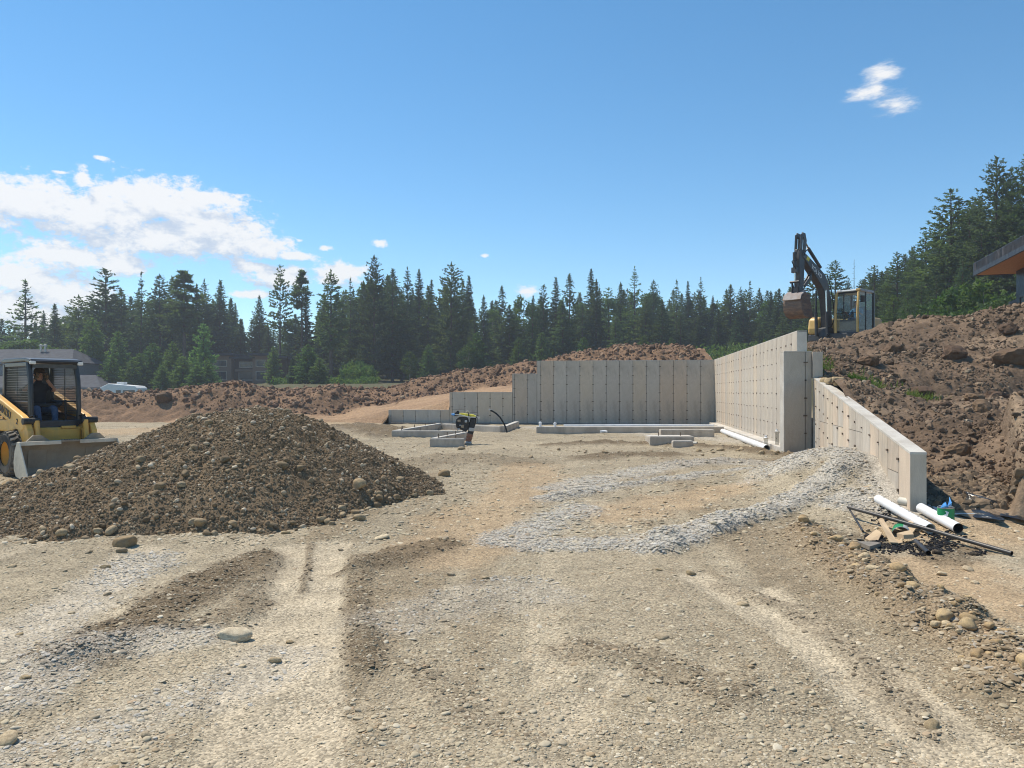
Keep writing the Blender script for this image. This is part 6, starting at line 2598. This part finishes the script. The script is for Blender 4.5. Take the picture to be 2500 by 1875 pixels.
    for cx, cy, sx, sy, n in [(700, 720, 150, 30, 220), (1200, 700, 130, 40, 260), (450, 640, 90, 30, 140), (560, 460, 60, 22, 90), (1250, 610, 100, 22, 90), (980, 800, 60, 20, 60), (1650, 770, 40, 16, 40)]:
        for k in range(n):
            p = G(cx + rs.normal(0, sx), cy + rs.normal(0, sy))
            px.append(p.x)
            py.append(p.y)
    px, py = np.array(px), np.array(py)
    rr = rs.uniform(.006, .022, len(px))
    scatter('tar_lumps', np.stack([px, py, ground_h(px, py) + .006], -1), rr, pick_tints(len(px), [(.018, .018, .02, 3), (.04, .038, .036, 1)], 5), flatness=(.4, .8), flat=True, sub=1, seed=9)
    for zx, zy, rr, lab in [(1190, 805, .05, 'black tar lump beside the short black pipe stub'), (1640, 790, .055, 'black tar lump under the far end of the long pipe')]:
        p = G(zx, zy)
        rock(p.x, p.y, rr, lab, tint=(.06, .06, .065), sz=.6, name='tar_lump', cat='tar lump')


clutter()
# ================================================================== trees
def tri_mesh(name, V, F, mat):
    me = bpy.data.meshes.new(name)
    V = np.asarray(V, np.float32)
    F = np.asarray(F, np.int32)
    me.vertices.add(len(V))
    me.vertices.foreach_set('co', V.ravel())
    me.loops.add(F.size)
    me.loops.foreach_set('vertex_index', F.ravel())
    me.polygons.add(len(F))
    me.polygons.foreach_set('loop_start', (np.arange(len(F)) * 3).astype(np.int32))
    me.update(calc_edges=True)
    me.materials.append(MATS[mat])
    return me


def sprays(C, Dv, size, rs, spread=0.7, per=3, narrow=0.34):
    """little pointed sprays at places C, pointing along Dv: a fan of slim triangles"""
    n = len(C)
    C = np.repeat(C, per, 0)
    Dv = np.repeat(Dv, per, 0)
    size = np.repeat(size, per)
    d = Dv + rs.normal(0, spread, (n * per, 3))
    d /= np.linalg.norm(d, axis=1, keepdims=True) + 1e-9
    side = np.cross(d, rs.normal(0, 1, (n * per, 3)))
    side /= np.linalg.norm(side, axis=1, keepdims=True) + 1e-9
    s = size[:, None] * rs.uniform(0.6, 1.3, (n * per, 1))
    a = C - d * s * 0.25 + side * s * narrow
    b = C - d * s * 0.25 - side * s * narrow
    c = C + d * s
    V = np.stack([a, b, c], 1).reshape(-1, 3)
    return V, np.arange(len(V)).reshape(-1, 3)


def trunk_mesh(H, r0, rs, bark, limbs=(), lean=0.0):
    m = MB()
    n = 8
    pts = [(lean * (i / n) ** 2 + rs.normal(0, 0.02) * H * 0.02, rs.normal(0, 0.02) * H * 0.02, H * i / n - (0.6 if i == 0 else 0)) for i in range(n + 1)]
    m.tube(pts, [max(r0 * (1 - 0.93 * i / n), 0.02) for i in range(n + 1)], 7)
    for p, q, r in limbs:
        m.tube([p, q], [r, r * 0.35], 4, caps=False)
    me = m.mesh('trunk')
    me.materials.append(MATS[bark])
    me.shade_smooth()
    return me


def spruce(seed, H=20, Rm=2.6, z0=0.06, mat='needles_dark', full=1.0, taper=0.85, gap=0.0, droop=0.25, spray=0.42, bark='bark'):
    rs = np.random.RandomState(seed)
    C, Dv, S = [], [], []
    limbs = []
    z = H * z0
    while z < H * 0.985:
        t = (z / H - z0) / (1 - z0)
        prof = (1 - t) ** taper
        if t < 0.12:
            prof *= 0.65 + 3 * t
        L0 = max(Rm * prof, 0.12)
        nb = rs.randint(5, 8)
        ph = rs.uniform(0, 6.28)
        if rs.rand() < gap:
            nb = 2
        for k in range(nb):
            a = ph + 6.283 * k / nb + rs.normal(0, 0.25)
            L = L0 * rs.uniform(0.45, 1.25)
            up = 0.5 * t + 0.05
            n = max(2, int(L / (spray * 0.55) * full))
            f = np.sqrt(rs.uniform(0.04, 1.0, n)) if n > 3 else np.linspace(0.4, 1, n)
            x = f * L
            zz = z + up * x * 0.8 - droop * (x ** 1.5) * 0.35 + rs.normal(0, 0.07, n)
            w = rs.normal(0, 0.10, n) * L * f
            ca, sa = math.cos(a), math.sin(a)
            C.append(np.stack([ca * x - sa * w, sa * x + ca * w, zz], 1))
            Dv.append(np.stack([np.full(n, ca), np.full(n, sa), np.full(n, up - droop * 0.6)], 1))
            S.append(spray * (0.75 + 0.5 * (1 - f)) * np.clip(0.55 + 0.6 * prof, 0.5, 1.1))
            if rs.rand() < 0.5:
                limbs.append(((0, 0, z), (ca * L * 0.8, sa * L * 0.8, z + up * L * .6 - droop * (L * .8) ** 1.5 * .35), 0.035))
        z += rs.uniform(0.26, 0.44) * (1 + gap) * max(0.6, H / 22)
    C.append(np.array([[0, 0, H * 0.99], [0, 0, H]]))
    Dv.append(np.array([[0, 0, 1.], [0, 0, 1.]]))
    S.append(np.array([spray, spray]))
    V, F = sprays(np.concatenate(C), np.concatenate(Dv), np.concatenate(S), rs)
    return tri_mesh('crown', V, F, mat), trunk_mesh(H * 0.99, H * 0.0125 + 0.03, rs, bark, limbs)


def pine(seed, H=20, Rm=2.4, z0=0.35, mat='needles_mid', clump=0.55, nwh=15, shape=0.5, spray=0.34, bark='bark'):
    """open crown: clumps of needles at the ends of rising branches, bare trunk below"""
    rs = np.random.RandomState(seed)
    C, Dv, S, limbs = [], [], [], []
    for i in range(nwh):
        t = (i + rs.uniform(-.3, .3)) / (nwh - 1)
        t = min(max(t, 0), 0.965)
        z = H * (z0 + (1 - z0) * t)
        prof = (1 - t) ** 0.62 * (0.55 + 0.45 * min(1, t / 0.22)) * rs.uniform(.75, 1.15)
        for k in range(rs.randint(4, 7)):
            a = rs.uniform(0, 6.283)
            L = Rm * prof * rs.uniform(0.40, 1.25)
            zj = z + rs.uniform(-.5, .5) * H * (1 - z0) / nwh
            e = np.array([math.cos(a) * L, math.sin(a) * L, zj + L * rs.uniform(0.0, 0.6)])
            limbs.append(((0, 0, zj - 0.1), tuple(e), 0.045))
            for f in (0.55, 0.8, 1.0):
                c0 = np.array([0, 0, zj]) * (1 - f) + e * f
                n = int(7 * (0.6 + f))
                off = rs.normal(0, 1, (n, 3)) * clump * np.array([0.55, 0.55, 0.36]) * (0.6 + 0.4 * f) * (1 - 0.6 * t ** 1.6)
                C.append(c0 + off)
                Dv.append(off / clump + np.array([math.cos(a) * .4, math.sin(a) * .4, 0.5]))
                S.append(np.full(n, spray))
    n = 14
    off = rs.normal(0, 1, (n, 3)) * np.array([.10, .10, .5])
    C.append(np.array([0, 0, H - 0.6]) + off)
    Dv.append(off + np.array([0, 0, 1.]))
    S.append(np.full(n, spray))
    V, F = sprays(np.concatenate(C), np.concatenate(Dv), np.concatenate(S), rs, spread=0.6, per=4, narrow=0.30)
    return tri_mesh('crown', V, F, mat), trunk_mesh(H * 0.985, H * 0.011 + 0.05, rs, bark, limbs)


def broadleaf(seed, H=9, Rm=3, z0=0.2, mat='leaves_light', n_cl=70, leaf=0.26, bark='bark_pale'):
    rs = np.random.RandomState(seed)
    C, Dv, S, limbs = [], [], [], []
    for i in range(n_cl):
        u = rs.normal(0, 1, 3)
        u /= np.linalg.norm(u)
        rr = rs.uniform(0.35, 1.0) ** 0.6
        zc = H * (z0 + (1 - z0) * (0.5 + 0.48 * u[2] * rr))
        wid = Rm * (0.55 + 0.45 * math.sin(math.pi * min(max((zc / H - z0) / (1 - z0), 0), 1)))
        c0 = np.array([u[0] * rr * wid, u[1] * rr * wid, zc])
        n = 26
        off = rs.normal(0, 1, (n, 3)) * np.array([.5, .5, .36]) * Rm * 0.26
        C.append(c0 + off)
        Dv.append(off + np.array([0, 0, .3]))
        S.append(np.full(n, leaf))
        if i % 3 == 0:
            limbs.append(((0, 0, zc * 0.6), tuple(c0), 0.04))
    V, F = sprays(np.concatenate(C), np.concatenate(Dv), np.concatenate(S), rs, spread=1.2, per=2, narrow=0.55)
    return tri_mesh('crown', V, F, mat), trunk_mesh(H * 0.8, H * 0.012 + 0.04, rs, bark, limbs)


def snag(seed, H=14):
    rs = np.random.RandomState(seed)
    limbs = []
    for i in range(50):
        z = H * rs.uniform(.25, .97)
        a = rs.uniform(0, 6.28)
        L = (1.05 - z / H) * 1.9 * rs.uniform(.5, 1)
        limbs.append(((0, 0, z), (math.cos(a) * L, math.sin(a) * L, z - .15 * L), .03))
    V, F = sprays(np.array([[0, 0, H * .3]]), np.array([[0, 0, 1.]]), np.array([.2]), rs)
    m = MB()
    for p, q, r in limbs:
        m.tube([p, q], [r, r * .3], 4, caps=False)
    cm = m.mesh('twigs')
    cm.materials.append(MATS['dead_wood'])
    return cm, trunk_mesh(H, .14, rs, 'dead_wood')


KINDS = {}
for i in range(4):
    KINDS['spruce%d' % i] = (spruce(20 + i, 20, 3.1 + .3 * i, .05, full=1.35, taper=.72, spray=.5, mat='needles_dark' if i < 2 else 'needles_mid'), 20)
for i in range(2):
    KINDS['spire%d' % i] = (spruce(30 + i, 20, 1.9, .04, full=1.5, taper=.7, spray=.42), 20)
for i in range(2):
    KINDS['openfir%d' % i] = (spruce(40 + i, 20, 3.8, .12, mat='needles_mid', full=1.1, taper=.85, gap=.35, droop=.05, spray=.48), 20)
for i in range(4):
    KINDS['pine%d' % i] = (spruce(50 + i, 20, 2.5 + .25 * i, (.28, .18, .36, .12)[i], mat='needles_mid' if i % 2 == 0 else 'needles_dark', full=1.15, taper=(.5, .62, .45, .7)[i], gap=(.3, .2, .4, .15)[i], droop=-.10, spray=.44), 20)
KINDS['tuft0'] = (pine(60, 20, 1.9, .68, nwh=10, clump=.55), 20)
KINDS['tuft1'] = (pine(61, 20, 2.1, .5, nwh=14, clump=.55), 20)
for i in range(3):
    KINDS['bigpine%d' % i] = (spruce(70 + i, 20, 3.7 + .3 * i, .10, mat='needles_mid' if i == 1 else 'needles_dark', full=1.3, taper=(.5, .42, .6)[i], gap=.22, droop=-.12, spray=.46), 20)
for i in range(4):
    KINDS['young%d' % i] = (spruce(80 + i, 8, 1.9 + .15 * i, .03, mat='needles_young', full=1.25, taper=.55, droop=-.12, spray=.34), 8)
for i in range(3):
    KINDS['leafy%d' % i] = (broadleaf(90 + i, 9, 2.6 + .3 * i, .15), 9)
KINDS['aspen0'] = (broadleaf(95, 16, 2.2, .25, n_cl=90), 16)
KINDS['aspen1'] = (broadleaf(96, 16, 2.6, .18, n_cl=100), 16)
KINDS['snag'] = (snag(97), 14)
for i in range(3):                                            # nearer trees, finer needles
    KINDS['fine%d' % i] = (spruce(100 + i, 18, 3.1 + .3 * i, .10, full=1.5, taper=.62, droop=.02, spray=.27, mat='needles_mid' if i == 1 else 'needles_dark'), 18)
KINDS['finepine0'] = (spruce(110, 16, 2.5, .16, full=1.5, taper=.5, gap=.25, droop=-.10, spray=.27, mat='needles_mid'), 16)

TREE_N = [0]


def tree(kind, x, y, H, label, group, wide=1.0, tint=1.0, base=None, name='conifer_tree'):
    (crown, trunk), h0 = KINDS[kind]
    rs = random.Random(TREE_N[0])
    TREE_N[0] += 1
    zb = float(far_h(np.array([x]), np.array([y]))[0]) if base is None else base
    t = empty(name, (x, y, zb), rs.uniform(0, 6.28), label, 'tree', group)
    s = H / h0
    t.scale = (s * wide, s * wide, s)
    for nm, me in (('trunk', trunk), ('crown', crown)):
        o = bpy.data.objects.new(nm, me)
        COL.objects.link(o)
        o.parent = t
        k = tint * rs.uniform(.82, 1.18)
        o.color = (k * rs.uniform(.9, 1.1), k, k * rs.uniform(.88, 1.12), 1)
    return t


# tops measured on the 2212 px copy: x, y of the top, distance, kind, width, tint
TOPS = [
    (4, 690, 118, 'spruce1', 1.1, 1), (55, 608, 112, 'openfir0', 1.15, 1.1), (118, 658, 110, 'spruce0', .8, .9), (30, 715, 122, 'spruce2', 1, 1), (92, 700, 124, 'pine1', 1, 1),
    (170, 640, 116, 'bigpine1', .9, 1), (228, 583, 114, 'bigpine0', 1.15, 1), (262, 625, 120, 'pine3', 1, 1), (305, 590, 112, 'openfir1', .72, .9), (345, 595, 116, 'bigpine2', .85, .95),
    (372, 600, 122, 'spruce3', .9, 1), (398, 588, 113, 'tuft1', 1.3, .9), (425, 617, 119, 'spire0', 1.1, .8), (441, 606, 111, 'pine1', .85, 1), (476, 608, 116, 'spruce2', .85, 1),
    (497, 650, 124, 'spruce0', .8, 1), (520, 690, 128, 'spruce1', .9, 1), (560, 640, 118, 'spruce3', .75, .8), (578, 700, 124, 'spruce1', .8, 1), (605, 573, 108, 'pine2', .62, 1),
    (652, 588, 109, 'tuft0', .85, .9), (660, 640, 113, 'spire1', 1.3, .75), (638, 680, 126, 'spruce2', .9, 1), (715, 585, 104, 'pine0', 1.0, 1), (757, 602, 114, 'openfir0', .55, .9),
    (700, 660, 122, 'spruce1', 1, .9), (740, 670, 118, 'spruce3', 1, .8), (808, 555, 107, 'bigpine2', .72, .8), (785, 610, 114, 'spruce0', 1, .8), (848, 582, 110, 'pine3', .85, .9),
    (880, 580, 118, 'pine1', .6, .9), (905, 585, 122, 'spire0', 1.2, .9), (925, 620, 117, 'spruce2', .9, .9), (868, 650, 112, 'spruce3', 1, .7), (950, 640, 120, 'spruce1', .8, .9),
    (975, 570, 108, 'bigpine1', .72, .85), (1000, 605, 116, 'pine3', .7, .8), (1013, 598, 124, 'spire1', 1, .8), (1045, 640, 119, 'spruce0', .7, 1), (1025, 680, 113, 'pine1', .8, .9),
    (1064, 660, 122, 'aspen0', .8, 1), (1084, 619, 112, 'pine3', .75, .8), (1100, 660, 110, 'spruce3', 1, .7), (1131, 622, 116, 'aspen1', .75, .85), (1150, 650, 108, 'pine1', .8, 1),
    (1174, 617, 113, 'bigpine0', .6, .85), (1201, 602, 120, 'spire0', 1.2, .8), (1230, 593, 114, 'pine3', .8, .9), (1215, 650, 108, 'spruce2', 1, .75), (1277, 583, 118, 'spire1', 1.0, .8),
    (1288, 605, 113, 'spruce1', .75, .85), (1258, 660, 110, 'pine1', .8, .9), (1315, 622, 115, 'pine2', .8, 1), (1341, 612, 119, 'spruce0', .8, .9), (1371, 577, 116, 'openfir1', .8, 1.05),
    (1330, 680, 106, 'pine0', .8, 1), (1395, 640, 112, 'spruce3', .9, .8), (1412, 607, 117, 'bigpine2', .6, .85), (1430, 650, 108, 'spruce2', .9, .75), (1462, 607, 121, 'openfir0', .7, .9),
    (1486, 610, 126, 'spire0', .9, .7), (1514, 600, 119, 'openfir1', .75, .9), (1540, 640, 126, 'spire1', .9, .7), (1470, 680, 108, 'pine3', .8, .9), (1510, 690, 106, 'spruce1', .8, .85),
    (1552, 670, 110, 'spruce0', .75, .7), (1578, 617, 116, 'spruce2', .9, .85), (1600, 622, 120, 'pine1', .8, .9), (1620, 609, 117, 'openfir0', .6, .9), (1640, 624, 119, 'spruce3', .75, .9),
    (1590, 690, 104, 'pine3', .9, .9), (1640, 700, 100, 'bigpine0', .7, .9), (1665, 630, 108, 'spruce0', .8, .8), (1683, 625, 104, 'spruce1', .8, .8), (1709, 625, 100, 'spruce2', .85, .8),
    (1690, 690, 92, 'pine3', .9, 1), (1730, 640, 96, 'pine1', .9, .9), (1756, 580, 92, 'bigpine1', .8, .95), (1804, 563, 86, 'finepine0', 1.3, 1), (1780, 640, 82, 'fine1', .8, .9),
    (1832, 600, 88, 'fine0', .7, .9), (1845, 560, 90, 'snag', 1, 1), (1860, 605, 84, 'fine2', .7, .9), (1889, 574, 80, 'finepine0', 1.2, .95), (1920, 600, 78, 'fine1', .9, 1),
    (1938, 545, 76, 'finepine0', 1.2, 1), (1975, 532, 74, 'fine0', .9, 1), (2000, 500, 72, 'finepine0', 1.3, 1), (2054, 410, 66, 'finepine0', 1.55, .95), (2030, 480, 70, 'fine2', .9, .85),
    (2095, 440, 64, 'fine1', 1.0, .9), (2153, 341, 62, 'fine2', 1.15, .85), (2184, 362, 64, 'fine0', 1.1, .9), (2215, 338, 60, 'fine1', 1.1, .9), (2120, 500, 62, 'finepine0', 1.3, .95),
    (2080, 560, 60, 'fine0', .9, .9), (2023, 596, 56, 'fine0', .9, .8), (1990, 610, 58, 'fine2', .8, .95), (2250, 420, 58, 'fine2', 1.1, .9), (2290, 380, 60, 'fine0', 1.1, .9), (1960, 620, 62, 'fine1', .8, 1.0)]
YOUNG = [  # younger, lighter trees in front
    (200, 690, 100, 'young0', 1.2, 1), (255, 718, 98, 'young1', 1.1, 1), (330, 742, 96, 'young2', 1.2, 1), (300, 765, 94, 'young3', 1, .95), (372, 740, 95, 'young0', 1.1, 1), (440, 702, 98, 'young1', 1.0, 1.25),
    (447, 778, 92, 'young2', 1.1, 1.05), (425, 790, 90, 'young3', 1.3, .95), (285, 780, 92, 'young1', 1.3, .9), (240, 770, 93, 'young2', 1.2, .9), (350, 790, 90, 'young0', 1.3, .95), (395, 770, 93, 'young3', 1.2, .9),
    (665, 745, 90, 'young2', 1.35, .85), (632, 772, 92, 'spruce0', .9, .8), (690, 775, 88, 'young1', 1.3, .9), (590, 750, 108, 'young0', 1, 1), (1030, 720, 98, 'young3', 1.0, .8), (925, 745, 98, 'young0', 1.0, .85),
    (1012, 740, 97, 'leafy1', .8, .6), (885, 760, 97, 'leafy0', .7, .65), (1170, 720, 98, 'young1', 1.0, .8), (1120, 730, 98, 'young2', .9, .7), (1260, 730, 96, 'young3', .9, .7), (1390, 725, 95, 'young0', 1, .7), (1450, 730, 95, 'young1', 1, .7),
    (60, 735, 104, 'leafy0', 1.9, .9), (110, 752, 100, 'leafy1', 1.7, .9), (15, 745, 104, 'leafy2', 1.7, .85), (150, 770, 98, 'leafy2', 1.3, .8),
    (2075, 622, 50, 'leafy0', 1.0, .75), (2125, 610, 48, 'leafy1', 1.1, .85), (2160, 640, 46, 'leafy2', .8, .95), (2040, 640, 52, 'leafy2', .9, .7), (1930, 640, 66, 'young1', .9, .75), (1880, 650, 70, 'young2', 1, .7),
    (1990, 660, 54, 'leafy1', .8, .65), (2190, 640, 46, 'leafy0', .8, .9)]


def place_name(u):
    for lim, s in ((180, 'behind the grey roofs'), (440, 'between grey roofs and brown house'), (640, 'behind the brown house'), (830, 'above the grassy bank'),
                   (1160, 'behind the red berm'), (1545, 'above the tall back wall'), (1740, 'above the side wall'), (1900, 'behind the excavator'), (2110, 'just past the excavator'), (9999, 'beside the wooden-soffit house')):
        if u < lim:
            return s
    return ''


LOOK = dict(spruce='dark spruce', spire='slim dark spire-shaped fir', openfir='fir with open tiered branches', pine='tall lodgepole pine', tuft='thin pine with a tufted top', bigpine='broad dense pine', young='young light green pine',
            leafy='leafy bright green bush', aspen='pale rounded aspen', snag='bare dead grey tree', fine='big full dark fir', finepine='tall bushy-topped pine')
ORD = ['first', 'second', 'third', 'fourth', 'fifth', 'sixth', 'seventh', 'eighth', 'ninth', 'tenth']


def plant_trees():
    rows = [(r, True) for r in TOPS] + [(r, False) for r in YOUNG]
    kinds = {}
    for r, front in rows:
        kinds.setdefault((place_name(r[0]), r[3].rstrip('0123456789')), []).append(r)
    for v in kinds.values():
        v.sort(key=lambda r: r[0])
    for r, front in rows:
        u, v, Y, kind, wide, tint = r
        if 440 < u < 628 and Y < 126 and front:
            Y = Y + 18
        x = (u * D - 1250) / FPX * Y
        ztop = CAMH + (HOR - v * D) / FPX * Y
        base = float(far_h(np.array([x]), np.array([Y]))[0])
        kn = kind.rstrip('0123456789')
        mates = kinds[(place_name(u), kn)]
        lab = LOOK[kn] + ' ' + place_name(u)
        if len(mates) > 1:
            lab += ', ' + ORD[mates.index(r)] + ' from the loader side'
        nm = dict(leafy='leafy_tree', aspen='aspen_tree', snag='dead_tree').get(kn, 'pine_tree' if 'pine' in kn or kn in ('tuft', 'young') else 'spruce_tree')
        grp = 'young trees before the forest' if kn in ('young', 'leafy') else 'front trees of the forest'
        H = max(ztop - base, 3.0)
        h0 = KINDS[kind][1]
        # crowns keep a natural girth whatever the height
        w = wide * (h0 / H) ** 0.35 * (1.25 if u < 1745 and front else 1.0)
        tree(kind, x, Y, H, lab, grp, w, tint, name=nm)
    # the wood behind, seen only in the gaps
    rs = random.Random(77)
    pool = ['spruce0', 'spruce1', 'spruce2', 'spruce3', 'pine1', 'pine3', 'spire0', 'bigpine1', 'aspen0']
    n = 0
    for row, (Y, st) in enumerate([(127, 3.4), (136, 3.6), (147, 4.0), (159, 4.6)]):
        a = -0.70
        while a < 0.80:
            yy = Y + rs.uniform(-4, 4) - max(0, a - 0.18) * 95
            x = a * yy
            u = 1250 + a * FPX
            # height follows the skyline of the photograph, a little lower
            sky = np.interp(u / D, [0, 120, 230, 480, 540, 620, 700, 800, 980, 1050, 1200, 1400, 1700, 1850, 2000, 2100, 2300], [700, 675, 630, 635, 680, 690, 640, 600, 615, 655, 635, 630, 630, 600, 530, 440, 400])
            zt = CAMH + (HOR - (sky - 8 + rs.uniform(0, 42)) * D) / FPX * yy
            base = float(far_h(np.array([x]), np.array([yy]))[0])
            k = rs.choice(pool)
            H = zt - base
            if H > 4:
                tree(k, x, yy, H, 'dark conifer deep in the forest behind the front row of trees', 'trees deep in the forest', 1.35, rs.uniform(.75, 1.1))
                n += 1
            a += st / yy * rs.uniform(.8, 1.3)


plant_trees()


# ------------------------------------------------------------------ undergrowth and grass
def undergrowth():
    rs = np.random.RandomState(5)
    C, S = [], []
    for u0, u1, v0, Y, n, h in [(700, 815, 825, 96, 700, 1.2), (742, 808, 800, 99, 1700, 3.0), (1000, 1160, 795, 100, 1200, 2.2), (600, 640, 835, 100, 300, 1.0), (1160, 1700, 770, 100, 2500, 2.5)]:
        x = rs.uniform(u0 * D - 1250, u1 * D - 1250, n) / FPX * Y
        y = Y + rs.uniform(-3, 3, n)
        z = far_h(x, y) + rs.uniform(0, 1, n) ** 1.5 * h * (0.5 + 0.5 * np.clip(0.5 + fbm(x * .3, y * .3, 2, 3), 0, 1))
        C.append(np.stack([x, y, z], 1))
        S.append(np.full(n, .32))
    C, S = np.concatenate(C), np.concatenate(S)
    V, F = sprays(C, np.tile([0, 0, .8], (len(C), 1)), S, rs, spread=.8, per=3, narrow=.35)
    o = link_mesh('undergrowth', tri_mesh('undergrowth', V, F, 'grass_blades'))
    o.color = (.9, 1.05, .8, 1)
    tag(o, 'bright green undergrowth and grassy bank at the forest edge', 'undergrowth', kind='stuff')
    # grass on the ledge above the wing wall
    n = 3000
    t = rs.uniform(0, 1, n)
    L = np.array(LEDGE)
    i = np.minimum((t * (len(L) - 1)).astype(int), len(L) - 2)
    f = t * (len(L) - 1) - i
    p = L[i] * (1 - f[:, None]) + L[i + 1] * f[:, None]
    x = p[:, 0] + rs.normal(0.1, .3, n)
    y = p[:, 1] + np.abs(rs.normal(.1, .7, n)) - .05
    k = (fbm(x * 1.3, y * 1.3, 3, 13) > 0.02) & (x > hill_left(y) + .1)
    x, y = x[k], y[k]
    C = np.stack([x, y, hill_h(x, y) + .04], 1)
    V, F = sprays(C, np.tile([0, -.1, 1.0], (len(C), 1)), rs.uniform(.08, .19, len(C)), rs, spread=.45, per=3, narrow=.07)
    o = link_mesh('grass_tuft', tri_mesh('grass_tuft', V, F, 'grass_blades'))
    o.color = (.85, .95, .75, 1)
    tag(o, 'patch of grass on the ledge above the wing wall', 'grass', kind='stuff')


undergrowth()


# ------------------------------------------------------------------ the air
def air():
    m = MB()
    m.box((0, 137, 22.0), (860, 290, 48))
    mt, nt, out = new_mat('haze')
    v = N(nt, 'ShaderNodeVolumePrincipled')
    v.inputs['Color'].default_value = (0.80, 0.88, 1.0, 1)
    v.inputs['Density'].default_value = 0.0008
    v.inputs['Anisotropy'].default_value = 0.2
    nt.links.new(v.outputs[0], out.inputs['Volume'])
    o = m.build('haze', 'haze')
    o['kind'] = 'stuff'


air()
